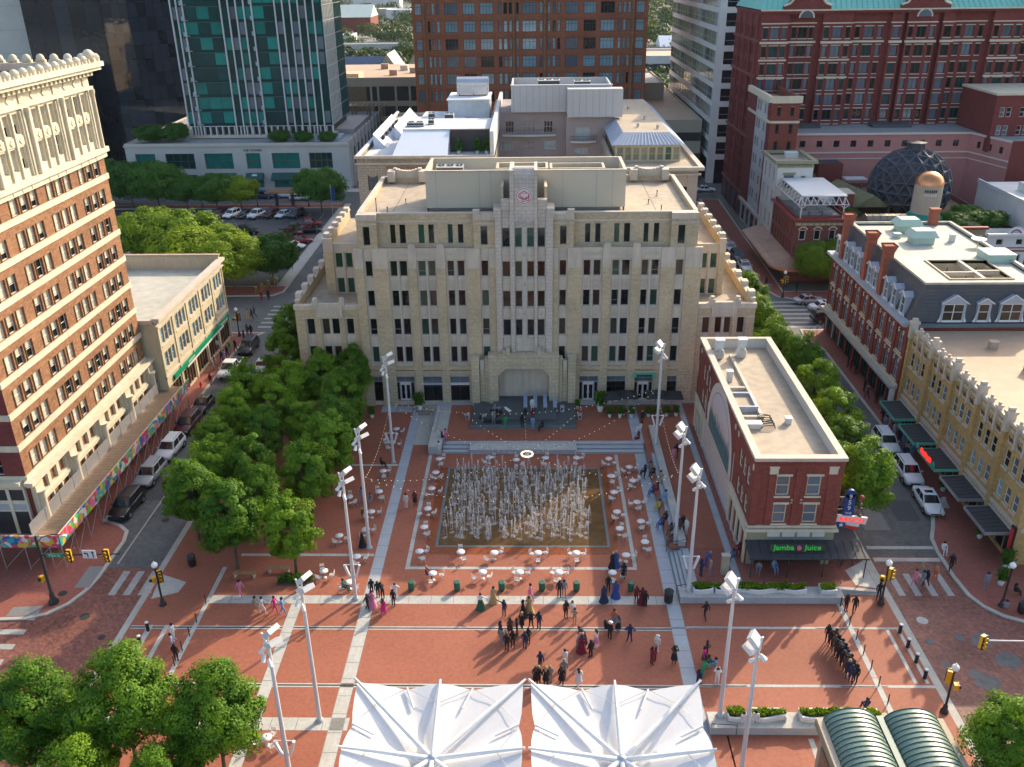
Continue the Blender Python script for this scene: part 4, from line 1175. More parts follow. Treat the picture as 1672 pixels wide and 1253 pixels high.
# long side towards the court
V = (0,-1,0); OS = (JX0, JY1,0)
hs = []
def side(y0, y1, z0, z1):
 hs.append((JY1 - y1, JY1 - y0, z0, z1))
 window(jb, OS, V, JY1 - y1, z0, y1 - y0, z1 - z0,.18, 'mural_border', 'olive', 1,2, fr=.1, bar=.06)
for (a, n) in ((83.6,3),(65.3,3)):
 for i in range(n):
  for (z0, z1) in ((7.4,9.25),(4.6,6.4)):
   side(a + i * 1.5, a + i * 1.5 + 1.15, z0, z1)
for (a, b) in ((88.0,89.4),(85.4,87.4),(66.4,68.4),(69.2,70.4)):
 hs.append((JY1 - b, JY1 - a, TZ + .3,3.2)); window(jb, OS, V, JY1 - b, TZ + .3, b - a, 2.9 - TZ, .18, 'olive_trim', 'olive', 2,1, tr=(.7,))
facade(w, OS, V, JY1 - JY0,10.8, hs, 'red_brick', .18)
for (a, b) in ((JY0 - .02,71.2),(84.9, JY1)):
 for (z0, z1, d, m_) in ((3.3,4.1,.14, 'cream_stone'),(4.25,4.4,.2, 'cream_stone')):
  w.box(JX0 - d, JX0 - .003, a, b, z0, z1, m_)
 n = 4
 for i in range(n + 1):
  y = a + (b - a - .5) * i / n
  w.box(JX0 - .16, JX0 - .004, y, y + .4, TZ, 3.3, 'cream_stone')
for y in (71.6,84.6,89.2,64.4,70.2):
 w.box(JX0 - .08, JX0 - .003, y - .15, y + .15,9.75,10.25, 'cream_stone')
w.box(JX0 - .1, JX0 - .003, JY0, JY1, TZ, .75, 'granite')
w.box(JX1 - .3, JX1, JY0 + .02, JY1,0,10.8, 'red_brick'); w.box(JX0 + .02, JX1 - .3, JY1 - .3, JY1,0,10.8, 'red_brick')
# roof parapet
for (a, b, c, d) in ((JX0 - .12, JX1 + .12, JY0 - .28, JY0 + .42),(JX0 - .12, JX1 + .12, JY1 - .4, JY1 + .1),(JX0 - .12, JX0 + .5, JY0 + .42, JY1 - .4),(JX1 - .5, JX1 + .12, JY0 + .42, JY1 - .4)):
 w.box(a, b, c, d, 10.8, JZ, 'coping')
for (a, b, c, d) in ((JX0 + .31, JX0 + .42, JY0 + .3, JY1 - .3),(JX1 - .42, JX1 - .31, JY0 + .3, JY1 - .3),(JX0 + .3, JX1 - .3, JY1 - .4, JY1 - .31),(JX0 + .3, JX1 - .3, JY0 + .3, JY0 + .4)):
 w.box(a, b, c, d, 9.6,10.79, 'grey_panel')
w.build('wall', jb)
r = MB(); r.box(JX0 + .4, JX1 - .4, JY0 + .4, JY1 - .4,9.5,10.0, 'roof_tan')
r.box(20.9,21.2,73.2,87.5,10.0,10.35, 'coping'); r.box(18.9,21.2,72.9,73.2,10.0,10.35, 'coping'); r.box(18.9,20.9,79.2,79.5,10.0,10.3, 'coping')
r.build('roof', jb)
mf = bpy.data.materials.new('mural_field'); mf.use_nodes = True; M['mural_field'] = mf
nt = mf.node_tree; bs = nt.nodes['Principled BSDF']; bs.inputs['Roughness'].default_value = .8
g = nd(nt, 'ShaderNodeNewGeometry'); sp = nd(nt, 'ShaderNodeSeparateXYZ'); nt.links.new(g.outputs['Position'], sp.inputs[0])
mp = nd(nt, 'ShaderNodeMapping'); mp.inputs['Scale'].default_value = (1,1.7,.55); nt.links.new(g.outputs['Position'], mp.inputs[0])
nz = nd(nt, 'ShaderNodeTexNoise'); nz.inputs['Scale'].default_value = 1.5; nz.inputs['Detail'].default_value = 5; nt.links.new(mp.outputs[0], nz.inputs['Vector'])
ad = nd(nt, 'ShaderNodeMath', operation='MULTIPLY_ADD'); nt.links.new(nz.outputs[0], ad.inputs[0]); ad.inputs[1].default_value = 3.6; nt.links.new(sp.outputs[2], ad.inputs[2])
cr = nd(nt, 'ShaderNodeValToRGB')
mr = nd(nt, 'ShaderNodeMapRange'); mr.inputs['From Min'].default_value = 5.6; mr.inputs['From Max'].default_value = 11.6; nt.links.new(ad.outputs[0], mr.inputs['Value']); nt.links.new(mr.outputs[0], cr.inputs[0])
e = cr.color_ramp.elements
e[0].position = .0; e[0].color = (.07,.11,.115,1); e[1].position = 1; e[1].color = (.55,.50,.54,1)
for p_, c_ in ((.2,(.10,.17,.17,1)),(.3,(.045,.09,.095,1)),(.43,(.15,.22,.22,1)),(.5,(.56,.37,.34,1)),(.62,(.60,.47,.46,1))):
 q = e.new(p_); q.color = c_
nt.links.new(cr.outputs[0], bs.inputs['Base Color'])
# painted arch: border, sky field, dark herd-like mass; all plain flat colour shapes
mu = MB()
yc, zc, R0, R1 = 77.9,4.75,6.05,5.0
def archpts(r_, zb, n=26):
 p = [(yc + r_, zb)] + [(yc + r_ * cos(pi * i / n), zc + r_ * sin(pi * i / n)) for i in range(n + 1)] + [(yc - r_, zb)]
 return p
xm = JX0 - .012
pts = archpts(R0,4.2)
mu.poly([(xm, p[0], p[1]) for p in pts], 'mural_border')
mu.poly([(xm - .006, p[0], p[1]) for p in archpts(R1 + .12,4.2)], 'mural_line')
mu.poly([(xm - .012, p[0], p[1]) for p in archpts(R1,4.2)], 'mural_field')
mu.poly([(xm, 84.9,.78),(xm, 71.1,.78),(xm, 71.1,4.2),(xm, 84.9,4.2)], 'mural_stripe')
for z in (1.35,1.95,2.55,3.15,3.75,4.15):
 mu.poly([(xm - .006,84.9, z),(xm - .006,71.1, z),(xm - .006,71.1, z + .07),(xm - .006,84.9, z + .07)], 'mural_line')
for y in (84.9,71.3):
 mu.poly([(xm - .008, y, .78),(xm - .008, y - .22,.78),(xm - .008, y - .22,7.5),(xm - .008, y, 7.5)], 'mural_border')
mu.build('wall_painting', jb)
# black canopy wrapping the corner
aw = MB()
aw.faces([(JX0 - .15, JY0 - .2,3.0),(27.9, JY0 - .2,3.0),(28.3,61.9,2.55),(JX0 - .15,61.9,2.55),(JX0 - .15, JY0 - .2,2.85),(27.9, JY0 - .2,2.85),(28.3,61.9,2.4),(JX0 - .15,61.9,2.4)],
         [(3,2,1,0),(4,5,6,7),(7,6,2,3),(5,1,2,6),(4,7,3,0),(0,1,5,4)], 'awning_black')
aw.faces([(JX1 + .02, JY0 - .2,3.02),(27.9, JY0 - .2,3.02),(28.2,69.5,2.9),(JX1 + .02,69.5,3.02)],[(0,1,2,3)], 'awning_black')
for i in range(14):
 x = JX0 + .2 + i * .72
 aw.tube((x, JY0 - .25,3.03),(x, 61.95,2.57),.025, 'dark_frame', 4)
for x in (JX0 + .1,21.6,24.6,28.1):
 aw.tube((x, 62.1, TZ),(x, 62.1,2.45),.05, 'dark_frame', 6)
aw.build('canopy', jb)
js = MB(); js.box(20.1,24.7,62.5,62.58,2.72,2.85, 'dark_frame'); js.box(20.0,24.8,62.58,62.62,2.85,3.5, 'grille_dark'); ob = js.build('sign_frame', jb)
M['neon_green'] = emitmat('neon_green', (.02,.42,.04),.25); M['neon_red'] = emitmat('neon_red', (.8,.03,.02),.55); M['pink_fruit'] = mat('pink_fruit', (.55,.14,.17))
text('Jamba', 'lettering', ob, (21.2,62.56,2.97), U, .74, 'neon_green', .02); text('Juice', 'lettering', ob, (23.65,62.56,2.97), U, .74, 'neon_green', .02)
js2 = MB(); js2.ball((22.45,62.5,3.2),.2, 'pink_fruit', 10,6,1.2); js2.build('fruit_emblem', jb)
sf = MB()
for i in range(5):
 x = JX0 + .9 + i * 1.12
 sf.box(x, x + .08, JY0 + .1, JY0 + .2, TZ, 2.9, 'dark_frame')
sf.poly([(JX0 + .9, JY0 + .18, TZ),(JX1 - .9, JY0 + .18, TZ),(JX1 - .9, JY0 + .18,2.9),(JX0 + .9, JY0 + .18,2.9)], G_['brown']); sf.build('shop_front', jb)
# projecting corner sign
ps = thing('shop_sign', 'tall blue 959 shop sign above a white RANCH board on the corner building', 'sign', (26.0,64.4,4.2))
b = MB(); b.box(.35,1.2,-.12,.12,1.1,3.2, 'sign_blue'); b.tube((.775,-.12,3.2),(.775,.12,3.2),.425, 'sign_blue', 20); b.box(-.2,.4,-.05,.05,1.6,1.7, 'dark_frame'); b.box(-.2,.4,-.05,.05,2.8,2.9, 'dark_frame'); b.build('board', ps)
for i, ch in enumerate('959'):
 text(ch, 'digit', ps, (.775 + 26,64.26,4.2 + 2.78 - i * .56), U, .62, 'off_white', .02)
text('THE', 'lettering', ps, (26.775,64.26,5.45), U, .3, 'off_white', .02)
b = MB(); b.obox((1.15,-.1,.72),2.6,.2,.66, 'off_white', 0,0,.12); b.build('name_board', ps)
text('RANCH', 'lettering', ps, (27.12,64.17,4.72),(1,0,-.12),.62, 'neon_red', .03,(.12,0,1))
b = MB(); b.obox((.35,-.05,.15),.7,.16,.6, 'sign_blue', 0,0,.12); b.obox((1.3,-.05,.18),1.2,.16,.3, 'off_white', 0,0,.12); b.obox((1.2,-.05,-.12),1.1,.16,.3, 'sign_red', 0,0,.3)
n = 5
b.poly([(.35 + (.24 if i % 2 == 0 else .1) * sin(pi * i / n),-.14,.16 + (.24 if i % 2 == 0 else .1) * cos(pi * i / n)) for i in range(2 * n)][::-1], 'off_white'); b.build('flag_board', ps)
b = MB()
for z in (2.1,2.5,1.7,1.3,.95):
 b.ball((1.75 + .1 * sin(9 * z),0, z),.2, 'bronze', 8,5)
b.ball((1.75,0,2.8),.24, 'red_trim', 8,5); b.tube((1.2,0,1.9),(1.75,0,1.9),.04, 'dark_frame'); b.build('boot_ornament', ps)
# roof machinery
def fan_unit(x, y, label):
 t_ = thing('exhaust_fan', label, 'exhaust fan', (x, y, 10.0))
 b = MB(); b.lathe([(.55,0),(.6,.5),(.42,1.0),(.42,1.3)],(0,0,0), 'hvac', 14); b.obox((0,0,1.6),.8,.8,.7, 'hvac'); b.build('housing', t_)
 b = MB(); b.obox((.05,-.55,.6),.5,.25,.9, 'steel'); b.build('motor_box', t_)
 b = MB(); b.box(-.5,.5,-.4,.4,1.95,2.1, 'white_paint'); b.build('hood', t_)
fan_unit(19.8,87.4, 'left of two tall white exhaust fans at the roof end')
fan_unit(22.2,87.6, 'right of two tall white exhaust fans at the roof end')
def roofbox(label, x, y, z, sx, sy, sz, m='hvac', name='roof_hatch', cat='roof unit', extra=None):
 t_ = thing(name, label, cat, (x, y, z))
 b = MB(); b.box(-sx / 2, sx / 2,-sy / 2, sy / 2,0, sz, m); b.build('body', t_)
 b = MB(); b.box(-sx / 2 - .06, sx / 2 + .06,-sy / 2 - .06, sy / 2 + .06, sz, sz + .07, 'white_paint' if m == 'hvac' else m); b.build('lid', t_)
 return t_
roofbox('pale tan cabinet beside the tall exhaust fans', 19.2,86.9,10.0,.9,.6,.8, 'coping')
roofbox('white and red cabinet halfway along the brick building roof', 19.7,81.4,10.0,.55,.55,1.1)
roofbox('long white unit near the tangle of pipes on the brick building roof', 19.9,71.4,10.0,1.3,.7,.5)
roofbox('small white vent alone on the bare part of the brick building roof', 23.2,72.2,10.0,.5,.5,.6)
sk = thing('skylight', 'square roof light with raised pale grey curb on the brick building roof', 'skylight', (19.9,76,10.0))
b = MB()
for (a, c, d, f) in ((-1.1,1.1,-1.6,-1.35),(-1.1,1.1,1.35,1.6),(-1.1,-.85,-1.35,1.35),(.85,1.1,-1.35,1.35)):
 b.box(a, c, d, f, 0,.6, 'blue_frame')
b.build('curb', sk); b = MB(); b.box(-.85,.85,-1.35,1.35,.1,.3, 'roof_tan'); b.build('panel', sk)
pp = thing('roof_pipes', 'tangle of dark pipes behind the long white unit on the brick roof', 'pipes', (21.2,72,10.0))
b = MB()
for i in range(9):
 y = -1 + i * .25
 b.path([(-.7, y, .1),(-.5, y, .4 + .1 * (i % 3)),(.5, y + .1,.4 + .1 * (i % 2)),(.6, y + .1,.05)],.04, 'grille_dark', 5)
b.build('pipe_run', pp)
# ------------------------------------------------------------------ yellow brick building with pinnacles (right)
FX = 41.8
yb = site('yellow_building', 'three-storey yellow brick building with carved pinnacles and a row of black awnings', 'building', (FX, 78,0))
w = MB(); hs = []
OY = (FX, 91.9,0); YW = 27.3
bays = [91.9,86.3,80.95,75.6,70.25,64.9]
for i in range(5):
 a, b = bays[i], bays[i + 1]
 for k in range(3):
  u = 91.9 - a + .75 + k * 1.4
  for (z0, z1, g) in ((7.3,9.0, rng.choice(['dark', 'slate'])),(4.35,6.0, rng.choice(['slate', 'blue']))):
   hs.append((u, u + .95, z0, z1)); window(yb, OY, V, u, z0,.95, z1 - z0,.18, 'off_white', g, 1,2, fr=.07, bar=.05)
   w.box(FX - .1, FX - .003,91.9 - u - 1.02,91.9 - u + .07, z0 - .18, z0 - .01, 'coping')
 hs.append((91.9 - a + .6,91.9 - b - .25,.3,2.75))
facade(w, OY, V, YW, 11.2, hs, 'yellow_brick', .18)
w.box(FX - .22, FX - .003,64.6,91.9,2.85,3.05, 'coping'); w.box(FX - .16, FX - .004,64.6,91.9,3.4,3.7, 'coping')
for i in range(60):
 y = 64.8 + i * .45
 w.box(FX - .2, FX - .162, y, y + .2,3.25,3.42, 'coping')
for i, y in enumerate(bays):
 w.box(FX - .3, FX - .004, y - .42, y - .02,0,12.1, 'yellow_brick')
w.box(FX - .08, FX + .3,64.6,91.9,11.2,11.5, 'coping')
w.box(FX + .3,62,64.9,65.2,0,11.3, 'yellow_brick')
facade(w, (FX, 64.6,0), U, 20,11.2,[(1 + 2.2 * i, 2.2 + 2.2 * i, z0, z0 + 1.7) for i in range(8) for z0 in (7.3,4.35)], 'yellow_brick', .18)
for i in range(8):
 for z0 in (7.3,4.35):
  window(yb, (FX, 64.6,0), U, 1 + 2.2 * i, z0,1.2,1.7,.18, 'off_white', 'dark', 1,2)
w.box(FX + .05,61.8,64.5,64.597,3.4,3.7, 'coping')
w.build('wall', yb)
for i in range(5):
 a, b = bays[i], bays[i + 1]
 for k in range(3):     # carved parapet panels and small pinnacles
  y = a - .75 - k * 1.5 - .6
  p_ = MB(); p_.box(FX - .07, FX - .004, y - .55, y + .55,9.6,10.9, 'coping')
  for q in range(5):
   p_.obox((FX - .1, y - .4 + q * .2,10.25 + .2 * (-1) ** q),.08,.22,.5, 'bronze' if q % 2 else 'yellow_brick', 0,.6 * (-1) ** q)
  p_.build('parapet_panel', yb)
  if k < 2:
   p_ = MB(); p_.box(FX - .25, FX + .25, y - .85, y - .6,9.5,11.75, 'coping'); p_.box(FX - .32, FX + .32, y - .92, y - .53,11.75,11.95, 'coping'); p_.obox((FX, y - .725,12.1),.25,.25,.3, 'coping', pi / 4); p_.build('small_pinnacle', yb)
for y in bays:
 p_ = MB(); p_.box(FX - .4, FX + .4, y - .48, y + .02,10.4,12.1, 'coping'); p_.box(FX - .5, FX + .5, y - .56, y + .1,12.1,12.35, 'coping'); p_.box(FX - .28, FX + .28, y - .38, y - .08,12.35,12.7, 'coping')
 p_.build('pinnacle', yb)
r = MB(); r.box(FX + .3,62,65.2,92.6,10.5,10.8, 'roof_peach'); r.box(61.7,62,65.2,92.6,10.8,11.3, 'coping'); r.build('roof', yb)
for i in range(5):
 a, b = bays[i], bays[i + 1]
 g = MB(); g.poly([(FX + .17, a - .6,.3),(FX + .17, b + .25,.3),(FX + .17, b + .25,2.75),(FX + .17, a - .6,2.75)], G_['black'])
 for k in range(4):
  y = a - .6 - (a - b - .85) * k / 3
  g.box(FX + .08, FX + .16, y - .05, y + .05,.3,2.75, 'olive_trim')
 g.build('shop_front', yb)
 aw = MB(); x0 = 39.4
 y0, y1 = (b + .45, a - .75)
 if i > 0 or True:
  aw.faces([(x0, y0,2.75),(FX - .05, y0,2.95),(FX - .05, y1,2.95),(x0, y1,2.75),(x0, y0,2.62),(FX - .05, y0,2.82),(FX - .05, y1,2.82),(x0, y1,2.62)],[(0,1,2,3),(7,6,5,4),(4,5,1,0),(5,6,2,1),(6,7,3,2),(7,4,0,3)], 'awning_black')
  rim_m = 'sign_mint' if i < 3 else 'steel'
  aw.box(x0 - .06, x0, y0 - .05, y1 + .05,2.55,2.85, rim_m); aw.box(x0, FX - .1, y0 - .06, y0 - .003,2.6,2.9, rim_m); aw.box(x0, FX - .1, y1 + .003, y1 + .06,2.6,2.9, rim_m)
  for k in range(7):
   y = y0 + (y1 - y0) * (k + .5) / 7
   aw.tube((x0 + .02, y, 2.78),(FX - .1, y, 2.98),.025, 'grille_dark', 4)
 aw.build('awning', yb)
ns = MB()
for k in range(5):
 ns.obox((39.25,79.2 - .5 * k, 3.2 + .04 * (-1) ** k),.1,.42,.5, 'neon_red', 0,.3 * (-1) ** k)
ns.build('red_sign', yb)
ns = MB(); ns.tube((39.25,80.4,3.15),(39.35,80.4,3.15),.32, 'sign_mint', 14); ns.tube((39.25,76.5,3.1),(39.35,76.5,3.1),.32, 'sign_mint', 14); ns.build('round_sign', yb)
ns = MB(); ns.box(41.2,41.34,64.2,64.9,1.6,4.0, 'black_paint'); ns.box(41.12,41.19,64.35,64.75,1.8,3.8, 'sign_red'); ns.build('blade_sign', yb)
hvac(50.1,82.0,10.8,1.6,1.3,1.3, 'left of the two brown cooling units on the peach roof', 'hvac_tan', 2,.5)
hvac(52.1,83.4,10.8,1.6,1.3,1.2, 'right of the two brown cooling units on the peach roof', 'hvac_tan', 2,.5)
roofbox('bent brown exhaust vent alone near the rear of the peach roof', 48.6,87.6,10.8,.8,.7,.8, 'hvac_tan', 'roof_vent', 'roof vent')
# ------------------------------------------------------------------ red brick building with mansard roof (right)
rb = site('mansard_building', 'red brick building with slate mansard roof, white dormers and tall brick chimneys', 'building', (FX, 106,0))
RY0, RY1, RXE = 92.95,119.9,57.5
OR = (FX, RY1,0)
w = MB(); hs = []
pit = (RY1 - RY0) / 9
for i in range(9):
 u = pit * i + pit * .5 - .62
 for (z0, z1) in ((7.75,10.1),(4.4,6.75)):
  hs.append((u, u + 1.24, z0, z1)); window(rb, OR, V, u, z0,1.24, z1 - z0,.2, 'blue_frame', 'slate', 2,2, fr=.09, bar=.08)
  y = RY1 - u - .62
  w.box(FX - .12, FX - .003, y - .8, y + .8, z0 - .2, z0 - .02, 'cream_stone')
  for sy in (-.72,.56):
   w.box(FX - .14, FX - .004, y + sy, y + sy + .16, z1 - .25, z1 + .25, 'white_paint')
  w.box(FX - .12, FX - .005, y - .55, y + .55, z1 + .03, z1 + .16, 'red_brick')
 hs.append((pit * i + .2, pit * (i + 1) - .2,.25,3.3))
facade(w, OR, V, RY1 - RY0,11.3, hs, 'red_brick', .2)
w.box(FX - .1, FX - .006, RY0, RY1,7.2,7.4, 'cream_stone')
for i in range(10):
 y = RY1 - pit * i
 w.box(FX - .16, FX - .008, y - .28 if i else y - .3, y + .28 if i < 9 and i else y, 4.2,11.2, 'red_brick')
w.box(FX - .9, FX - .01, RY0, RY1,3.55,3.85, 'kerb_concrete'); w.box(FX - .3, FX - .012, RY0, RY1,3.86,4.1, 'cream_stone')
w.box(FX - .6, FX - .012, RY0 - .05, RY1 + .3,11.15,11.4, 'granite'); w.box(FX - .9, FX + .4, RY0 - .1, RY1 + .5,11.4,11.75, 'granite')
w.box(FX + .1, RXE, RY0 - .35, RY0 + .3,11.2,11.6, 'granite_dark')
w.box(FX + .02, RXE, RY1 - .3, RY1 - .01,0,11.3, 'red_brick'); w.box(FX + .02, RXE, RY0 + .01, RY0 + .3,0,11.2, 'red_brick'); w.box(RXE - .3, RXE, RY0 + .3, RY1 - .3,0,11.3, 'red_brick')
w.box(FX - .6, FX - .02, RY0 + .3, RY0 + .6,0,3.5, 'white_paint')
w.build('wall', rb)
sf = MB()
sf.poly([(FX + .19, RY1 - .2,.25),(FX + .19, RY0 + .2,.25),(FX + .19, RY0 + .2,3.3),(FX + .19, RY1 - .2,3.3)], G_['teal_dark'])
for i in range(28):
 y = RY0 + .3 + i * (RY1 - RY0 - .6) / 27
 sf.box(FX + .06, FX + .18, y - .05, y + .05,.25,3.3, 'white_paint' if i % 3 == 0 else 'dark_frame')
sf.box(FX + .06, FX + .17, RY0 + .2, RY1 - .2,2.4,2.5, 'dark_frame'); sf.build('shop_front', rb)
ma = MB()
ti = 1.25
A = [(FX + .05, RY1),(FX + .05, RY0),(RXE, RY0),(RXE, RY1)]
B = [(FX + ti, RY1 - ti),(FX + ti, RY0 + .55),(RXE - ti, RY0 + .55),(RXE - ti, RY1 - ti)]
vs = [(p[0], p[1],11.75) for p in A] + [(p[0], p[1],15.95) for p in B]
ma.faces(vs, [(0,1,5,4),(1,2,6,5),(2,3,7,6),(3,0,4,7)], 'slate')
for k in range(9):
 z = 12.1 + k * .42; s_ = ti * (z - 11.75) / 4.2; s2 = .55 * (z - 11.75) / 4.2
 ma.box(FX + .05 + s_ - .05, FX + .05 + s_, RY0 + s2, RY1 - s_, z, z + .04, 'slate'); ma.box(FX + .05 + s_, RXE - s_, RY0 + s2 - .04, RY0 + s2 + .01, z, z + .05, 'slate')
ma.box(FX + ti - .15, RXE - ti + .1, RY0 + .4, RY0 + .85,15.95,16.2, 'roof_pale'); ma.box(FX + ti - .15, FX + ti + .3, RY0 + .85, RY1 - ti, 15.95,16.2, 'roof_pale')
ma.box(RXE - ti - .3, RXE - ti + .1, RY0 + .85, RY1 - ti, 15.95,16.25, 'roof_pale'); ma.box(FX + ti - .15, RXE - ti + .1, RY1 - ti, RY1 - ti + .3,15.95,16.2, 'roof_pale')
ma.build('mansard', rb)
r = MB()
wx0, wx1, wy0, wy1 = 46.6,53.4,95.6,102.4
for (a, b, c, d) in ((FX + ti + .3, wx0, RY0 + .85, RY1 - ti),(wx1, RXE - ti - .3, RY0 + .85, RY1 - ti),(wx0, wx1, RY0 + .85, wy0),(wx0, wx1, wy1, RY1 - ti)):
 r.box(a, b, c, d, 15.5,15.8, 'roof_pale')
r.box(wx0, wx1, wy0, wy1,12.4,12.6, 'roof_tan')
for (a, b, c, d) in ((wx0 - .2, wx0, wy0, wy1),(wx1, wx1 + .2, wy0, wy1),(wx0 - .2, wx1 + .2, wy0 - .2, wy0),(wx0 - .2, wx1 + .2, wy1, wy1 + .2)):
 r.box(a, b, c, d, 12.6,15.95, 'stucco_cream')
r.box(50.2,50.6, wy0, wy1,15.4,15.9, 'coping'); r.box(wx0,50.2,97.9,98.2,15.4,15.88, 'coping'); r.box(50.6, wx1,98.4,98.7,15.4,15.88, 'coping')
for x in (47.6,49.2,51.6,52.6):
 r.box(x, x + .1, wy1 - .03, wy1 - .002,12.7,15, 'grille_dark')
r.build('roof', rb)
def dormer(par, O, U_, wd, ht, gw):
 """White pedimented dormer standing on the cornice; local x along U_, y inwards."""
 d = MB(); dp = 1.6
 d.box(-wd / 2,-wd / 2 + .2,0, dp, 0, ht, 'blue_frame'); d.box(wd / 2 - .2, wd / 2,0, dp, 0, ht, 'blue_frame'); d.box(-wd / 2 + .2, wd / 2 - .2,0,.12,0,.22, 'white_paint'); d.box(-wd / 2 + .2, wd / 2 - .2,0,.12, ht - .15, ht, 'white_paint')
 pk = wd * .36
 vs = [(-wd / 2 - .15,-.15, ht),(wd / 2 + .15,-.15, ht),(0,-.15, ht + pk),(-wd / 2 - .15, dp, ht),(wd / 2 + .15, dp, ht),(0, dp, ht + pk)]
 d.faces(vs, [(0,1,2),(3,5,4),(0,2,5,3),(1,4,5,2),(0,3,4,1)], 'blue_frame')
 for sg in (-1,1):
  d.tube((sg * (wd / 2 + .2),-.17, ht - .02),(0,-.17, ht + pk + .08),.06, 'white_paint', 6)
  d.faces([(sg * wd / 2,.04,0),(sg * (wd / 2 + .32),.04,0),(sg * (wd / 2 + .1),.04,.5),(sg * wd / 2,.04,1.15)],[(0,1,2,3) if sg > 0 else (3,2,1,0)], 'white_paint')
 o = d.build('dormer', par, O, atan2(U_[1], U_[0]))
 n = 2 if wd > 2 else 1
 ww = wd - .4
 f = MB()
 for k in range(n + 1):
  f.box(-ww / 2 + ww * k / n - .04,-ww / 2 + ww * k / n + .04,.06,.14,.22, ht - .15, 'white_paint')
 f.box(-ww / 2 + .04, ww / 2 - .04,.07,.13, ht * .52, ht * .52 + .06, 'white_paint')
 f.poly([(-ww / 2,.12,.22),(ww / 2,.12,.22),(ww / 2,.12, ht - .15),(-ww / 2,.12, ht - .15)], G_[gw]); f.build('window', o)
ys = [118.5,115.1,112.7,110.3,106.3,104.4,100.6,98.1,95.4]
for y in ys:
 dormer(rb, (FX - .15, y, 11.76), V, 1.35,2.3, 'slate')
for x, wd in ((46.3,2.6),(49.6,1.5),(52.6,2.6),(55.6,1.5)):
 dormer(rb, (x, RY0 - .15,11.76), U, wd, 2.2, 'brown')
for y in (116.8,107.9,102.3):
 c = MB(); c.box(FX - .35, FX + .25, y - .45, y + .45,11.76,16.4, 'red_chimney'); c.box(FX - .3, FX + .7, y - .5, y + .5,16.4,16.9, 'red_chimney')
 vs = [(FX - .35, y - .45,16.9),(FX + .7, y - .45,16.9),(FX + .7, y + .45,16.9),(FX - .35, y + .45,16.9),(FX - .6, y - .8,17.9),(FX + .95, y - .8,17.9),(FX + .95, y + .8,17.9),(FX - .6, y + .8,17.9)]
 c.faces(vs, [(0,1,5,4),(1,2,6,5),(2,3,7,6),(3,0,4,7)], 'red_chimney'); c.box(FX - .4, FX + .75, y - .6, y + .6,17.5,17.75, 'red_chimney'); c.build('chimney', rb)
c = MB(); c.box(53.3,54.4, RY1 - 1.8, RY1 - .9,15.9,17.8, 'red_chimney'); c.box(53.2,54.5, RY1 - 1.9, RY1 - .8,17.8,18.05, 'red_chimney'); c.build('chimney', rb)
M['mint_roof'] = mat('mint_roof', (.40,.52,.44), var=.1)
for x, y, lab in ((49.3,115.8, 'far'),(49.0,110.2, 'near')):
 t_ = thing('roof_lantern', lab + ' one of the two mint green roof lanterns on the pale mansard roof', 'roof lantern', (x, y, 15.8))
 b = MB(); b.box(-1.3,1.3,-1.0,1.0,0,.9, 'mint_roof'); b.build('curb', t_)
 b = MB(); b.faces([(-1.7,-1.4,.9),(1.7,-1.4,.9),(1.7,1.4,.9),(-1.7,1.4,.9),(-1.2,-.9,1.7),(1.2,-.9,1.7),(1.2,.9,1.7),(-1.2,.9,1.7)],[(0,1,5,4),(1,2,6,5),(2,3,7,6),(3,0,4,7),(4,5,6,7),(3,2,1,0)], 'mint_roof'); b.build('cap', t_)
roofbox('low blue-grey roof shed with ribbed sides at the right of the pale roof', 55.0,103.0,15.8,3.2,3.0,.9, 'mint_roof', 'roof_shed', 'roof shed')
roofbox('small mint hatch behind the light well on the pale roof', 46.9,112.6,15.8,.8,.8,.5, 'mint_roof')
roofbox('tilted white vent with red edge on the pale roof', 53.0,110.5,15.8,.6,.6,.9)
sd_ = thing('satellite_dish', 'white satellite dish by the parapet of the pale roof', 'satellite dish', (55.2,108.2,15.8))
b = MB(); b.lathe([(.02,0),(.5,.08),(.9,.3),(.92,.33)],(0,0,.7), 'white_paint', 16); b.build('dish', sd_); b = MB(); b.tube((0,0,0),(0,0,.72),.07, 'steel'); b.tube((0,0,.7),(0,-.2,1.5),.03, 'steel'); b.build('mount', sd_)
# ------------------------------------------------------------------ tall white and brick building (left)
tw = site('terracotta_tower', 'tall left building with orange brick middle, white base and ornate crested white top', 'building', (-43.9,80,0))
TXF, TY0, TW_, TE = -45.4,67.5,26.9,(0,1,0)
w = MB(); hs = []
OT = (TXF, TY0,0)
bay = (TW_ - 1.0) / 4
def twin(u, z0, wd, h_, gx, dep=.28, rows=2):
 hs.append((u, u + wd, z0, z0 + h_))
 bl = rng.choice([0,.45,.5,.55,.7,.97,.97,.97,.97]) if gx is None else 0
 window(tw, OT, TE, u, z0, wd, h_, dep, 'off_white', gx or 'dark', 1, rows, fr=.06, bar=.06, blind=bl)
TROWS = [7.3 + 3.05 * k for k in range(8)]
for z0 in TROWS:
 for b in range(4):
  for k in range(3):
   twin(.5 + bay * b + .95 + k * 1.7, z0,1.3,1.66, None)
facade(w, OT, TE, TW_, 31.0, hs, 'orange_brick', .28, 'orange_brick')
w.build('brick_wall', tw)
bs_ = MB()
for z0 in TROWS:
 bs_.box(TXF + .003, TXF + .12, TY0 - .1, TY0 + TW_ + .1, z0 - .62, z0 - .04, 'cream_stone')
 for b in range(4):
  for k in range(3):
   u = .5 + bay * b + .95 + k * 1.7
   bs_.box(TXF + .003, TXF + .06, TY0 + u - .16, TY0 + u - .02, z0, z0 + 1.7, 'bronze')  # dark strip beside each window, its colour standing in for a thin shadow
bs_.build('sill_band_and_shade_strip', tw)
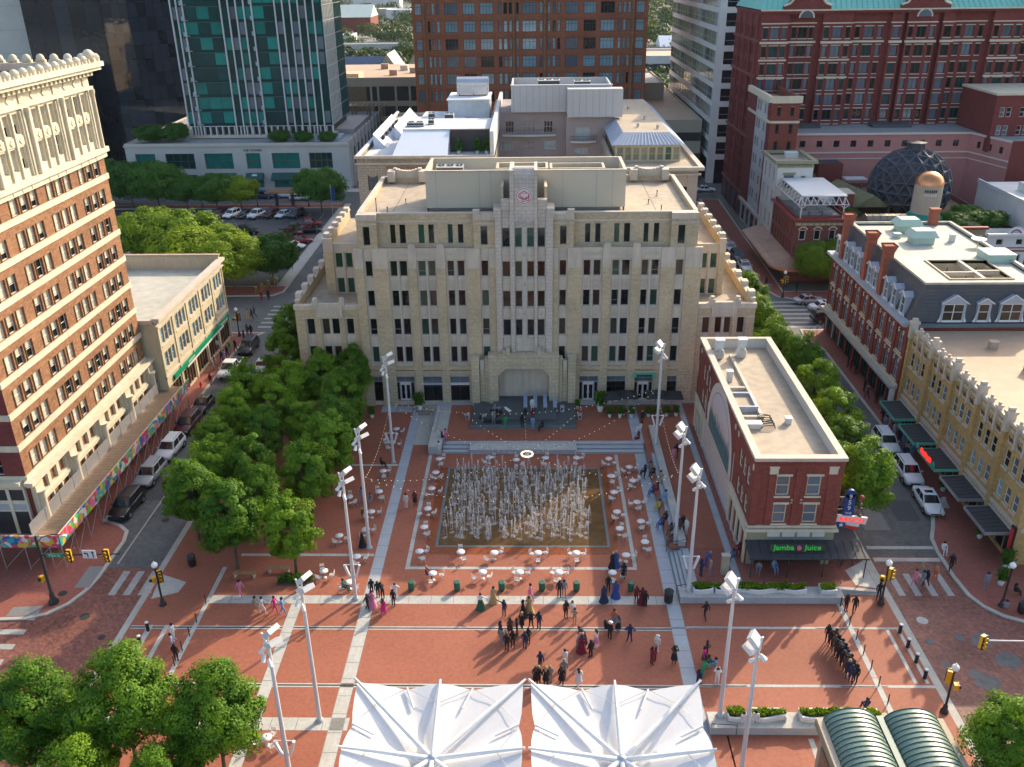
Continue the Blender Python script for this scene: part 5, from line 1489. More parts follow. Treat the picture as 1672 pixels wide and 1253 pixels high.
# white lower storeys
lo = MB(); hs = []
for b in range(4):
 for k in range(3):
  twin(.5 + bay * b + 1.0 + k * 1.65,4.7,1.15,1.3, None, .25)
 for k in range(3):
  twin(.5 + bay * b + 1.0 + k * 1.65,.6,1.4,3.3, 'dark', .25,3)
L0 = (TXF + .3, TY0 - .3,0)
facade(lo, L0, TE, TW_ + .6,6.6,[(a + .3, b + .3, c, d) for a, b, c, d in hs], 'white_stone', .55)
lo.box(TXF + .1, TXF + .9, TY0 - .8, TY0 + TW_ + .7,6.6,6.95, 'cream_stone'); lo.box(TXF + .1, TXF + .6, TY0 - .5, TY0 + TW_ + .5,6.3,6.597, 'cream_stone')
for b in range(5):
 u = TY0 + bay * b - .1
 lo.box(TXF + .302, TXF + .62, u, u + 1.15,0,6.0, 'white_stone'); lo.box(TXF + .3, TXF + .7, u - .08, u + 1.23,5.6,6.28, 'cream_stone'); lo.box(TXF + .3, TXF + .72, u - .08, u + 1.23,0,.7, 'granite')
 lo.lathe([(.42,.7),(.4,5.2),(.5,5.4),(.55,5.6)],(TXF + .62, u + .55,0), 'white_stone', 10)
lo.box(TXF + .302, TXF + .44, TY0, TY0 + TW_, 4.15,4.45, 'cream_stone')
lo.build('base_wall', tw)
# ornate top
to = MB(); hs = []
ZT = 31.0
for b in range(4):
 for k in range(3):
  for (z0, h_) in ((32.1,1.9),(35.1,1.75)):
   twin(.5 + bay * b + 1.15 + k * 1.62, z0,1.05, h_, None, .3)
facade(to, (TXF, TY0, ZT), TE, TW_, 8.0,[(a, b, c - ZT, d - ZT) for a, b, c, d in hs], 'white_stone', .3)
to.box(TXF + .003, TXF + .55, TY0 - .5, TY0 + TW_ + .5,30.85,31.35, 'white_stone'); to.box(TXF + .003, TXF + .3, TY0 - .3, TY0 + TW_ + .3,30.3,30.84, 'white_stone')
for b in range(5):
 u = TY0 + bay * b
 to.box(TXF + .003, TXF + .32, u - .1 if b else u, u + 1.15,31.35,37.2, 'white_stone')
 to.lathe([(.22,31.4),(.2,36.5),(.3,36.9),(.3,37.2)],(TXF + .4, u + .5,0), 'cream_stone', 8)
 if b < 4:
  for k in range(4):
   y = u + 1.3 + k * 1.62
   to.box(TXF + .003, TXF + .2, y, y + .22,31.4,37.0, 'white_stone')
  for k in range(3):
   y = u + 1.68 + k * 1.62
   to.box(TXF + .003, TXF + .12, y, y + 1.05,34.2,34.95, 'white_stone'); to.obox((TXF + .14, y + .52,34.58),.1,.4,.4, 'cream_stone', 0, pi / 4)
   to.box(TXF + .003, TXF + .35, y + .2, y + .38,30.4,30.8, 'cream_stone')
to.box(TXF + .003, TXF + .3, TY0 - .2, TY0 + TW_ + .2,37.2,37.45, 'white_stone')
for k in range(13):
 y = TY0 + 1.1 + k * 2.06
 to.obox((TXF + .05, y, 38.0),.1,.5,.5, 'white_stone', 0, pi / 4) if k % 3 else to.box(TXF + .003, TXF + .12, y - .4, y + .4,37.6,38.4, 'white_stone')
for k in range(33):
 y = TY0 - .3 + k * .83
 to.box(TXF + .003, TXF + .75, y, y + .4,38.55,38.95, 'cream_stone')
to.box(TXF - .3, TXF + .45, TY0 - .4, TY0 + TW_ + .4,38.45,38.54, 'white_stone')
to.box(TXF - .3, TXF + 1.1, TY0 - 1.1, TY0 + TW_ + 1.1,38.96,39.3, 'white_stone'); to.box(TXF - .3, TXF + 1.35, TY0 - 1.35, TY0 + TW_ + 1.35,39.3,39.75, 'white_stone')
to.build('upper_wall', tw)
cm = MB(); cm.ball((0,0,.35),.42, 'white_stone', 10,6,1.1); cm.box(-.2,.2,-.5,.5,0,.25, 'white_stone'); cm.ball((.3,0,.4),.16, 'cream_stone', 6,4); cme = cm.mesh('crest')
for k in range(21):
 o = link('crest', cme, tw, (TXF + .85, TY0 - .9 + k * 1.43,39.75))
 if k in (19,): o.scale = (1.5,1.5,1.6)
for k in range(10):
 link('crest', cme, tw, (TXF - .6 - k * 1.42, TY0 - .85,39.75), pi / 2); link('crest', cme, tw, (TXF - .6 - k * 1.42, TY0 + TW_ + .85,39.75), pi / 2)
sdw = MB()
fr_h = []
for z0 in TROWS:
 for k in range(4):
  fr_h.append((1.6 + 3.3 * k, 2.8 + 3.3 * k, z0, z0 + 1.75)); window(tw, (-60, TY0,0), U, 1.6 + 3.3 * k, z0,1.2,1.75,.25, 'off_white', 'dark', 1,2)
facade(sdw, (-60, TY0,0), U, 14.6,39, fr_h, 'dark_red_brick', .25)
for z0 in TROWS:
 sdw.box(-60, TXF - .02, TY0 - .1, TY0 - .003, z0 - .62, z0 - .04, 'cream_stone')
sdw.box(-60, TXF - .32, TY0 - .8, TY0 - .004,6.6,6.95, 'cream_stone'); sdw.box(-60, TXF - .32, TY0 - .3, TY0 - .005,0,6.6, 'white_stone')
sdw.box(-60, TXF - .5, TY0 - .34, TY0 - .302,3.9,4.5, 'blue_frame'); sdw.box(-60, TXF - .5, TY0 - .33, TY0 - .303,.8,3.7, 'dark_frame'); sdw.box(-60, TXF - .5, TY0 - .33, TY0 - .304,4.9,6.0, 'dark_frame')
for k in range(6):
 sdw.box(-47.4 - 2.4 * k, -47.1 - 2.4 * k, TY0 - .4, TY0 - .341,.8,6.1, 'white_stone')
sdw.box(-60, TXF - .02, TY0 + TW_ - .25, TY0 + TW_ - .002,0,39, 'dark_red_brick'); sdw.box(-60,-59.7, TY0, TY0 + TW_, 0,39, 'dark_red_brick')
sdw.box(-60, TXF - .3, TY0 - 1.3, TY0 - .01,38.97,39.72, 'white_stone'); sdw.box(-60, TXF - .3, TY0 + TW_ + .01, TY0 + TW_ + 1.3,38.97,39.72, 'white_stone')
sdw.build('side_wall', tw)
r = MB(); r.box(-59.7, TXF - .05, TY0 + .05, TY0 + TW_ - .3,38.2,38.6, 'roof_grey'); r.box(-58,-52,76,90,38.6,40.6, 'dark_red_brick'); r.box(-58.2,-51.8,75.8,90.2,40.6,40.8, 'coping'); r.build('roof', tw)
# ------------------------------------------------------------------ cream three-storey building beyond it
cb = site('cream_building', 'cream three-storey corner building with green sign band along the left street', 'building', (-43.6,107,0))
CX, CY0, CY1 = -43.6,94.9,118.4
w = MB(); hs = []
bw = (CY1 - CY0) / 5
for b in range(5):
 for (z0, z1) in ((8.2,10.15),(5.2,7.1)):
  for k in range(3):
   u = bw * b + .8 + k * 1.1
   hs.append((u, u + .95, z0, z1)); window(cb, (CX, CY0,0), TE, u, z0,.95, z1 - z0,.18, 'blue_frame', rng.choice(['blue', 'slate', 'blue']),1,2, fr=.06)
 hs.append((bw * b + .5, bw * (b + 1) - .5,.3,2.75))
facade(w, (CX, CY0,0), TE, CY1 - CY0,11.4, hs, 'stucco_cream', .18)
for b in range(6):
 y = CY0 + bw * b
 w.box(CX + .003, CX + .12, max(CY0, y - .25), min(CY1, y + .25),0,10.6, 'stucco_cream')
for b in range(5):
 w.box(CX + .003, CX + .08, CY0 + bw * b + .55, CY0 + bw * (b + 1) - .45,7.9,8.12, 'coping'); w.box(CX + .003, CX + .08, CY0 + bw * b + .55, CY0 + bw * (b + 1) - .45,4.9,5.12, 'coping')
w.box(CX + .003, CX + .3, CY0 - .2, CY1 + .3,10.6,10.8, 'coping'); w.box(CX + .003, CX + .55, CY0 - .2, CY1 + .5,11.4,11.8, 'coping'); w.box(CX - .3, CX + .002, CY0 - .2, CY1 + .5,11.4,11.8, 'coping')
for k in range(48):
 w.box(CX + .003, CX + .35, CY0 + .1 + k * .48, CY0 + .3 + k * .48,11.15,11.38, 'coping')
w.box(CX + .003, CX + .2, CY0, CY1,4.1,4.3, 'coping')
w.box(-62, CX - .02, CY0 - .002, CY0 + .3,0,11.1, 'stucco_cream'); w.box(-62, CX - .02, CY1 - .3, CY1,0,12.2, 'stucco_cream'); w.box(-62, CX + .1, CY1 - .4, CY1 + .15,12.2,12.4, 'hvac_tan'); w.box(-62,-61.7, CY0 + .3, CY1 - .3,0,12.2, 'stucco_cream'); w.box(-62, CX - .3, CY0 - .2, CY0 + .3,11.1,11.6, 'coping')
w.build('wall', cb)
r = MB(); r.box(-61.7, CX - .1, CY0 + .3, CY1 - .3,10.0,10.3, 'roof_pale'); r.build('roof', cb)
sg_ = MB(); sg_.box(CX + .02, CX + .3, CY0 + 2.0, CY1 - .2,3.15,3.7, 'sign_green'); sg_.box(CX + .02, CX + .28, CY0 + 6.2, CY1 - 3.0,2.85,3.14, 'off_white'); o = sg_.build('sign_band', cb)
for y, n_ in ((CY0 + 8.2,7),(CY1 - 2.6,9)):       # illegible at this distance: short raised strokes
 l_ = MB()
 for k in range(n_):
  l_.box(CX + .3, CX + .33, y - 1.6 + k * .32, y - 1.42 + k * .32,3.3,3.56, 'off_white')
 l_.build('lettering', o)
for b in range(5):
 y0, y1 = CY0 + bw * b + .5, CY0 + bw * (b + 1) - .5
 g = MB(); g.poly([(CX - .17, y0,.3),(CX - .17, y1,.3),(CX - .17, y1,2.75),(CX - .17, y0,2.75)], G_['brown'])
 for k in range(5):
  y = y0 + (y1 - y0) * k / 4
  g.box(CX - .16, CX - .06, y - .05, y + .05,.3,2.75, 'bronze')
 g.build('shop_front', cb)
# ------------------------------------------------------------------ the block behind the office building
def shell(mb, x0, x1, y0, y1, z0, z1, m, front=False):
 """Side and rear walls of a block (the front is a facade of its own)."""
 mb.poly([(x1, y0, z0),(x1, y1, z0),(x1, y1, z1),(x1, y0, z1)], m); mb.poly([(x0, y1, z0),(x0, y0, z0),(x0, y0, z1),(x0, y1, z1)], m)
 mb.poly([(x1, y1, z0),(x0, y1, z0),(x0, y1, z1),(x1, y1, z1)], m)
 if front:
  mb.poly([(x0, y0, z0),(x1, y0, z0),(x1, y0, z1),(x0, y0, z1)], m)
def parapet(mb, x0, x1, y0, y1, z, h, t, m):
 mb.box(x0, x1, y0, y0 + t, z, z + h, m); mb.box(x0, x1, y1 - t, y1, z, z + h, m); mb.box(x0, x0 + t, y0 + t, y1 - t, z, z + h, m); mb.box(x1 - t, x1, y0 + t, y1 - t, z, z + h, m)
def farwins(par, mb, O, U_, W, H, cells, m, frame, glass, depth=.25, cols=2, rows=1, fr=.12, bar=.1, mrev=None, tr=None):
 hs = []
 for (u0, u1, z0, z1) in cells:
  hs.append((u0, u1, z0, z1))
  g = rng.choice(glass) if isinstance(glass, (list, tuple)) else glass
  window(par, O, U_, u0, z0, u1 - u0, z1 - z0, depth, frame, g, cols if u1 - u0 > 1.4 else 1, rows, fr, bar, tr, one=True)
 facade(mb, O, U_, W, H, hs, m, depth, mrev)
lb = site('white_roof_building', 'pale limestone building with a cluttered white roof behind the office building', 'building', (-17,138,0))
M['pale_stone'] = brickmat('pale_stone', (.40,.36,.29),(.34,.31,.25),(.22,.2,.17),.9,.4,.16, mort=.03)
w = MB()
cells = [(1.5,3.1,16.6,19.6),(3.9 + 1.2,7.3,16.6,19.9),(8.2,10.4,16.6,19.9)] + [(12 + 3.2 * k, 14 + 3.2 * k, 16.6,19.9) for k in range(3)] + [(1.5 + 3.2 * k, 3.4 + 3.2 * k, z, z + 2.6) for k in range(6) for z in (4.5,8.5,12.3)]
farwins(lb, w, (-27.1,138,0), U, 21.2,21.6, cells, 'pale_stone', 'dark_frame', ['blind', 'blind', 'slate'],.25,2,2)
shell(w, -27.1,-5.9,138.01,185,0,21.6, 'pale_stone')
w.box(-27.4,-5.8,137.6,137.99,21.55,21.95, 'coping'); w.box(-27.3,-5.85,137.75,137.99,20.6,20.85, 'coping')
for k in range(30):
 w.box(-27.1 + .7 * k, -26.8 + .7 * k, 137.7,137.995,21.2,21.5, 'pale_stone')
w.tube((-24.8,137.9,19.6),(-24.8,138.1,19.6),.95, 'pale_stone', 16); w.box(-22.6,-16.4,137.75,137.99,20.0,20.25, 'copper_old')
w.box(-27.35,-26.9,138,185,21.55,21.9, 'roof_white')
w.build('wall', lb)
r = MB()
r.box(-26.9,-6.2,138.4,184.8,20.6,20.9, 'roof_white')
r.faces([(-21.8,139.5,21.6),(-13.4,139.5,21.6),(-13.3,147,24.2),(-20.9,147,24.2),(-21.8,139.5,20.9),(-13.4,139.5,20.9),(-13.3,147,20.9),(-20.9,147,20.9)],[(0,1,2,3),(0,3,7,4),(1,5,6,2)], 'roof_metal')
M['roof_metal'] = mat('roof_metal', (.62,.66,.72), var=.06, rough=.4)
r.box(-21.0,-6.6,147,158,20.9,24.4, 'roof_white'); r.box(-20,-12,158,172,20.9,23.6, 'roof_white'); r.box(-15.2,-7.8,166,176,20.9,26.3, 'roof_white'); r.box(-15.4,-7.6,165.8,176.2,26.3,26.5, 'white_paint')
r.box(-13.2,-6.4,146.2,147,21,24.4, 'dark_frame'); r.box(-6.5,-5.9,138.2,185,20.9,25.4, 'roof_white')
for (x0, x1, y0, y1) in ((-26.4,-24.2,150,172),(-24.0,-22.0,158,180)):
 r.faces([(x0, y0,20.9),(x1, y0,20.9),(x1, y1,20.9),(x0, y1,20.9),(x0, y0,23.2),(x0, y1,23.2)],[(4,0,1),(5,2,3),(1,2,5,4),(0,4,5,3)], 'roof_metal')
for k in range(5):
 r.box(-25.3,-24.9,152 + 4 * k, 153.5 + 4 * k, 22.0,22.6, 'grille_dark')
r.build('roof', lb)
for i, (x, y, sx, sy, sz, lab) in enumerate([(-11.5,163,3.2,2,1.6, 'widest cooling unit on the white roof in front of the white plant room'),(-14.6,161,1.6,1.4,1.2, 'small cooling unit left of the widest one on the white roof'),(-8.4,162.5,1.4,1.4,1.4, 'small cooling unit right of the widest one on the white roof'),(-19.2,150,2.8,1.2,.7, 'low long cooling unit at the left edge of the raised white roof'),(-16.8,152,1,1,.8, 'little cooling unit beside the low long one on the white roof'),(-18,164,1.2,1,.9, 'lone cooling unit far back on the white roof')]):
 hvac(x, y, 24.4 if y < 158 else (23.6 if x < -12 and y > 158 else 20.9), sx, sy, sz, lab, 'hvac', 2)
dr = thing('cooling_tower', 'big silver cooling tower with rounded top on the white plant room', 'cooling tower', (-11,172,26.5))
b = MB(); b.extrude([(-1.2,0),(1.2,0),(1.2,2.0),(.9,2.6),(.3,2.9),(-.3,2.9),(-.9,2.6),(-1.2,2.0)],(-2.9,0,.3), U, 5.8, 'steel'); b.build('casing', dr)
b = MB()
for x in (-2.6,0,2.6):
 b.box(x - .1, x + .1,-1.1,1.1,0,.3, 'grille_dark'); b.tube((x, -1.35,0),(x, -1.35,2.2),.07, 'white_paint')
b.tube((-2.9,-1.35,1.6),(2.9,-1.35,1.6),.05, 'white_paint'); b.build('rack', dr)
for i, x in enumerate((-11.8,-8.8,-7.3)):
 t_ = thing('potted_shrub', ['leftmost', 'middle', 'rightmost'][i] + ' clipped shrub on the white roof terrace', 'shrub', (x, 144.5,20.9))
 b = MB(); b.lathe([(.3,0),(.36,.5)],(0,0,0), 'off_white', 10); b.build('pot', t_)
 b = MB()
 for q in range(90):
  h_ = rng.uniform(.5,2.3); rr = .5 * (1 - (h_ - .5) / 2.2) + .08; a = rng.uniform(0,6.28)
  c = Vector((rr * cos(a), rr * sin(a), h_)); d = Vector((rng.uniform(-1,1), rng.uniform(-1,1), rng.uniform(-.3,1))).normalized() * .16; e_ = d.orthogonal().normalized() * .16
  b.poly([c - d - e_, c + d - e_, c + d + e_, c - d + e_], LEAF['deep'])
 b.build('foliage', t_)
mv = site('mauve_building', 'mauve stucco building with small balconies and big grey rooftop screens', 'building', (4,160,0))
w = MB()
def mcell(lst, x0): return [(a - x0, b - x0, c, d) for (a, b, c, d) in lst]
L1 = [(-4.9,-3.3,20.7,22.8),(-1.8,.6,20.7,22.8),(2.05,3.7,20.7,22.8),(-5.7,-3.5,17.6,19.3),(-1.8,.4,17.6,19.3),(2.05,4.3,17.6,19.3)]
farwins(mv, w, (-7.2,165,0), U, 13.4,24.4, mcell(L1,-7.2), 'stucco_mauve', 'blue_frame', ['blue', 'slate', 'dark'],.2,3,2,.1,.08)
L2 = [(7.6,10.2,20.0,22.1),(7.5,10.0,17.3,18.5)]
farwins(mv, w, (6.0,162,0), U, 8.6,23.8, mcell(L2,6.0), 'stucco_mauve', 'blue_frame', ['blue'],.2,3,2,.1,.08)
w.poly([(6.0,165,0),(6.0,162,0),(6.0,162,23.8),(6.0,165,23.8)], 'stucco_mauve')
w.box(-7.2,14.6,165.3,184,22,24.1, 'stucco_mauve'); w.box(6.02,14.58,162.02,165.3,23.5,23.79, 'roof_tan')
w.build('wall', mv)
for (x0, x1, y, z) in ((-5.5,4.2,165,20.45),(6.8,11.3,162,19.75)):
 b = MB(); n = 10
 out = [(x0, y)] + [(x0 + (x1 - x0) * k / n, y - .5 - .5 * sin(pi * k / n)) for k in range(n + 1)] + [(x1, y)]
 b.prism(out, z - .3, z, 'stucco_white')
 for k in range(n * 2 + 1):
  t_ = k / (2 * n); b.tube((x0 + (x1 - x0) * t_, y - .47 - .5 * sin(pi * t_), z),(x0 + (x1 - x0) * t_, y - .47 - .5 * sin(pi * t_), z + .9),.03, 'dark_frame', 4)
 for k in range(n):
  a0, a1 = k / n, (k + 1) / n
  b.tube((x0 + (x1 - x0) * a0, y - .47 - .5 * sin(pi * a0), z + .9),(x0 + (x1 - x0) * a1, y - .47 - .5 * sin(pi * a1), z + .9),.04, 'dark_frame', 4)
 b.build('balcony', mv)
b = MB(); parapet(b, -3.75,14,163.5,176,24.5,4.5,.3, 'grey_panel'); b.box(-3.4,13.7,164,175.6,26.4,26.6, 'roof_grey')
b.box(6.1,15.7,160.5,163.2,24.0,28.7, 'grey_panel')
for k in range(16):
 x = -3.3 + 1.15 * k
 b.box(x - .03, x + .03,163.47,163.498,24.5,29, 'roof_grey') if x < 6 else b.box(x - .03, x + .03,160.47,160.498,24,28.7, 'roof_grey')
b.box(-3.85,14.1,163.4,163.9,29.0,29.15, 'white_paint'); b.build('rooftop_screen', mv)
hvac(9,169,26.6,3,2,2.6, 'cooling unit half hidden behind the grey rooftop screens', 'hvac', 2); hvac(3,170,26.6,4,2,2.7, 'long white unit just above the grey rooftop screen edge', 'white_paint', 3)
gb = site('blue_roof_building', 'cream building with blue metal edged roof and glazed top floor', 'building', (20,138,0))
w = MB()
cells = [(1.2 + 3.1 * k, 3.2 + 3.1 * k, z, z + 2.2) for k in range(4) for z in (3,7,11,14.6)]
farwins(gb, w, (12.5,138,0), U, 13.0,19.4, cells, 'stucco_cream_rose', 'dark_frame', ['dark', 'green'],.2,2,1) if 'stucco_cream_rose' in M else None
M['stucco_cream_rose'] = mat('stucco_cream_rose', (.43,.35,.28), var=.1, streak=.08)
farwins(gb, w, (12.5,138,0), U, 13.0,19.4, cells, 'stucco_cream_rose', 'dark_frame', ['dark', 'green'],.2,2,1)
shell(w, 12.5,25.5,138.01,190,0,19.4, 'stucco_cream_rose')
w.box(12.2,26.3,137.2,137.99,19.4,19.9, 'coping'); w.box(25.5,26.3,138,190,19.4,19.9, 'coping'); w.box(12.5,25.9,137.6,137.995,18.6,18.85, 'coping'); w.box(12.2,12.6,138,190,19.4,20.6, 'stucco_cream_rose')
for x in (12.6,23.9):
 w.box(x, x + 1.5,137.8,137.997,0,18.5, 'stucco_cream_rose')
w.build('wall', gb)
g = MB()
farwins(gb, g, (13.2,144.5,19.4), U, 10.4,2.7,[(.3 + 1.28 * k, 1.35 + 1.28 * k, .2,2.3) for k in range(8)], 'stucco_cream', 'stucco_cream', ['green', 'olive'],.15,1,2,.08,.07)
farwins(gb, g, (13.2,185,19.4),(0,-1,0),40.5,2.7,[(.5 + 2.5 * k, 2.5 + 2.5 * k, .2,2.3) for k in range(16)], 'stucco_cream', 'stucco_cream', ['slate', 'olive'],.15,2,1,.08,.07)
g.box(12.6,25.5,138.4,189,19.2,19.39, 'roof_tan')
g.box(23.4,23.6,144.6,185,19.4,22.1, 'stucco_cream'); g.build('gallery', gb)
r = MB()
r.faces([(12.6,144,22.1),(24.2,144,22.1),(24.2,186,22.1),(12.6,186,22.1),(14.6,147,23.6),(22.2,147,23.6),(22.2,186,23.6),(14.6,186,23.6)],[(0,1,5,4),(1,2,6,5),(3,0,4,7),(3,2,1,0)], 'blue_metal')
r.faces([(14.6,147,23.6),(22.2,147,23.6),(22.2,186,23.6),(14.6,186,23.6)],[(0,1,2,3)], 'roof_tan')
for k in range(18):
 x = 12.9 + k * .63; f_ = (x - 18.4) / 5.8
 r.tube((x, 143.97,22.12),(18.4 + f_ * 3.8,147,23.63),.05, 'blue_frame', 4)
for k in range(26):
 y = 147.5 + k * 1.5
 r.tube((12.57, y, 22.12),(14.6, y, 23.63),.05, 'blue_frame', 4)
r.build('roof', gb)
for i, (x, y) in enumerate(((17.5,152),(19.5,160),(16,166),(20.5,150),(17.8,172))):
 v = MB(); v.lathe([(.22,0),(.22,.5),(.3,.5),(.05,.75)],(x, y, 23.6), 'hvac', 8); v.build('roof_vent', gb)
# ------------------------------------------------------------------ large brick office tower
bo = site('brick_office_tower', 'large orange-brown brick office block with rows of teal windows behind the roofs', 'building', (-1,240,0))
zr = [20.3 + 4.25 * k - .1 * k for k in range(-1,11)]
colsB = [(-29.4,-27.8),(-26.3,-25.6),(-25.2,-24.5),(-23.95,-23.2),(-21.95,-18.7),(-17.4,-14.3),(-13.05,-9.8),(-8.5,-7.6),(-7.2,-6.2),(-5.9,-5.0),(-4.05,-3.3),(-2.5,1.1),(1.9,2.65),(3.85,4.6),(5.1,5.9),(6.3,7.1),(8.4,11.5),(12.9,16.0),(17.1,20.6),(21.5,22.3),(22.7,23.5),(23.9,24.6),(26.0,28.0)]
w = MB(); cells = []
for k in range(8):
 z0 = 16.3 + 4.19 * k
 for (a, b) in colsB:
  cells.append((a + 30.1, b + 30.1, z0, z0 + 2.7))
farwins(bo, w, (-30.1,240,0), U, 59,52, cells, 'office_brick', 'dark_frame', ['blue', 'blue', 'slate', 'blue', 'dark'],.3,4,1,.1,.09, tr=(.68,))
shell(w, -30.1,28.9,240.01,275,0,52, 'office_brick')
w.poly([(-30.1,240,52),(28.9,240,52),(28.9,275,52),(-30.1,275,52)], 'roof_grey')
w.build('wall', bo)
tm_ = MB()
for k in range(8):
 z0 = 16.3 + 4.19 * k
 tm_.box(-30.1,28.9,239.85,239.99, z0 + 3.15, z0 + 3.33, 'orange_brick'); tm_.box(-30.1,28.9,239.88,239.992, z0 - .55, z0 - .4, 'orange_brick')
for x in (-27.2,-4.6,3.2,25.3):
 tm_.tube((x, 239.75,0),(x, 239.75,52),.28, 'orange_brick', 8)
tm_.build('trim', bo)
# ------------------------------------------------------------------ teal glass tower on its stone podium
gt = site('glass_tower', 'teal glass apartment tower with cream fins rising from a stone podium', 'building', (-64,220,0))
w = MB()
PX0, PX1, PY = -97,-43.5,213
bayx = [(-95.2,-89.6),(-88,-80.2),(-78.6,-71),(-68.6,-64.4),(-62.4,-55.0),(-53.5,-47.2)]
cells = [(a - PX0 + .4, b - PX0 - .4,4.9,8.6) for (a, b) in bayx] + [(a - PX0 + .3, b - PX0 - .3,.4,3.6) for (a, b) in bayx]
farwins(gt, w, (PX0, PY, 0), U, PX1 - PX0,11.0, cells, 'concrete_wall', 'bronze', ['teal', 'teal_dark', 'teal'],.5,4,2,.15,.12)
shell(w, PX0, PX1, PY + .01,262,0,11.0, 'concrete_wall')
w.box(PX0 - .2, PX1 + .2, PY - .25, PY - .01,10.2,10.6, 'coping')
for k in range(9):
 w.box(PX1 + .003, PX1 + .4,216 + 5.2 * k, 217.3 + 5.2 * k, 0,11.5, 'concrete_wall'); w.box(PX1 + .003, PX1 + .05,217.6 + 5.2 * k, 220.9 + 5.2 * k, 4.8,8.8, 'dark_frame')
w.build('podium', gt)
for i, (a, b) in enumerate(bayx[2:5]):
 s_ = MB(); s_.faces([(a, PY - .1,4.0),(b, PY - .1,4.0),(b, PY - 2.0,2.8),(a, PY - 2.0,2.8),(a, PY - .1,2.7),(b, PY - .1,2.7)],[(3,2,1,0),(0,4,3),(1,2,5)], 'awning_green'); s_.box(a, b, PY - 2.03, PY - 1.99,2.4,2.8, 'awning_green')
 if i < 2:
  c_ = (a + b) / 2; s_.faces([(c_ - .7, PY - 1.1,3.42),(c_ + .7, PY - 1.1,3.42),(c_ + .5, PY - .6,3.78),(c_ - .5, PY - .6,3.78)],[(0,1,2,3)], 'off_white')
 s_.build('awning', gt)
text('THE TOWER', 'lettering', gt, (-66.5, PY - .02,9.0), U, .8, 'dark_frame', .05)
r = MB(); r.box(PX0 + .4, PX1 - .4, PY + .4,261,10.4,10.7, 'roof_grey'); r.box(-52,-46,216,222,10.72,11.6, 'blue_metal'); r.box(-50,-44.4,226,250,10.71,11.9, 'roof_grey'); r.build('roof', gt)
TXa, TXb, TYa = -83.5,-48.6,221
tw_ = MB()
zf = [13.9 + 3.35 * k for k in range(12)]
M['spandrel'] = glassmat('glass_spandrel', (.005,.04,.042),.15,.3)
# front: glass bays between finned piers, each storey a row of panes
pat = [(0.0,2.8, 'f'),(2.8,11.6, 'g'),(11.6,18.8, 'f'),(18.8,24.2, 'g'),(24.2,34.9, 'f')]
tw_.poly([(TXa, TYa, 13.7),(TXb, TYa, 13.7),(TXb, TYa, 56),(TXa, TYa, 56)], M['spandrel'])
tw_.poly([(TXb, TYa, 13.7),(TXb, TYa + 22,13.7),(TXb, TYa + 22,56),(TXb, TYa, 56)], M['spandrel']); tw_.poly([(TXa, TYa + 22,13.7),(TXa, TYa, 13.7),(TXa, TYa, 56),(TXa, TYa + 22,56)], M['spandrel'])
n = 10
cr_ = [(TXa + 3.5 * cos(pi + pi / 2 * k / n) + 0, TYa + 0) for k in range(1)]
tw_.box(TXa - .3, TXb + .3, TYa - .4, TYa + 22,10.9,11.6, 'coping'); tw_.box(TXa + .6, TXb - .6, TYa + .8, TYa + 21,11.6,13.7, 'dark_frame'); tw_.box(TXa, TXb, TYa + .01, TYa + 22,13.55,13.69, 'stucco_white')
tw_.build('core', gt)
PMESH = {}
def panel(wd, h_, g):
 k = (round(wd, 2), round(h_, 2), g)
 if k not in PMESH:
  b = MB(); b.box(0, wd, -.06,0,0, h_, G_[g]); PMESH[k] = b.mesh('pane')
 return PMESH[k]
pn = 0
for z in zf:
 for (a, b, k) in pat:
  if k == 'g':
   nb = max(2, round((b - a) / 2.7)); ww = (b - a) / nb
   for i in range(nb):
    if pn < 295:
     link('pane', panel(ww - .12,2.55, rng.choice(['teal', 'teal', 'teal_dark', 'teal_dark'])), gt, (TXa + a + ww * i + .06, TYa - .004, z + .5)); pn += 1
   bl = MB()
  else:
   nb = max(1, round((b - a) / 1.8)); ww = (b - a) / nb
   for i in range(nb):
    if pn < 295:
     link('pane', panel(ww - .5,2.7, rng.choice(['teal', 'teal_dark', 'teal_dark', 'slate'])), gt, (TXa + a + ww * i + .25, TYa - .004, z + .4)); pn += 1
fn = MB()
for (a, b, k) in pat:
 if k == 'f':
  nb = max(1, round((b - a) / 1.8))
  for i in range(nb + 1):
   x = TXa + a + (b - a) * i / nb
   if i % 1 == 0 and not (b > 34 and i == nb):
    fn.box(x - .13, x + .13, TYa - .55, TYa - .062,11.6,56, 'stucco_white')
 else:
  for z in zf:
   fn.box(TXa + a, TXa + b, TYa - .12, TYa - .062, z + 3.1, z + 3.22, 'teal_bar')
   if b < 12: fn.box(TXa + a - .6, TXa + a + .9, TYa - .9, TYa - .063, z + .15, z + .3, 'blue_frame')
   fn.box(TXa + a - .5, TXa + a - .1, TYa - .7, TYa - .064, z + .2, z + 1.1, 'blue_frame')
M['teal_bar'] = mat('teal_bar', (.03,.12,.11), var=.1, rough=.4)
for i in range(24):
 x = TXa + .5 + i * 1.5
 fn.box(x - .12, x + .12, TYa - .35, TYa - .03 + .8,11.6,13.5, 'stucco_white')
for z in zf:
 fn.box(TXb + .002, TXb + .12, TYa, TYa + 22, z + 3.1, z + 3.25, 'stucco_white')
for k in range(14):
 fn.box(TXb + .003, TXb + .25, TYa + .3 + 1.6 * k, TYa + .5 + 1.6 * k, 13.7,56, 'stucco_white' if k < 8 else 'teal_bar')
for z in zf:
 for k in range(8):
  fn.box(TXb + .004, TXb + .08, TYa + .6 + 1.6 * k, TYa + 1.8 + 1.6 * k, z + .4, z + 2.9, G_['olive'])
fn.build('fin', gt); bpy.data.objects['fin']['kind'] = 'stuff'
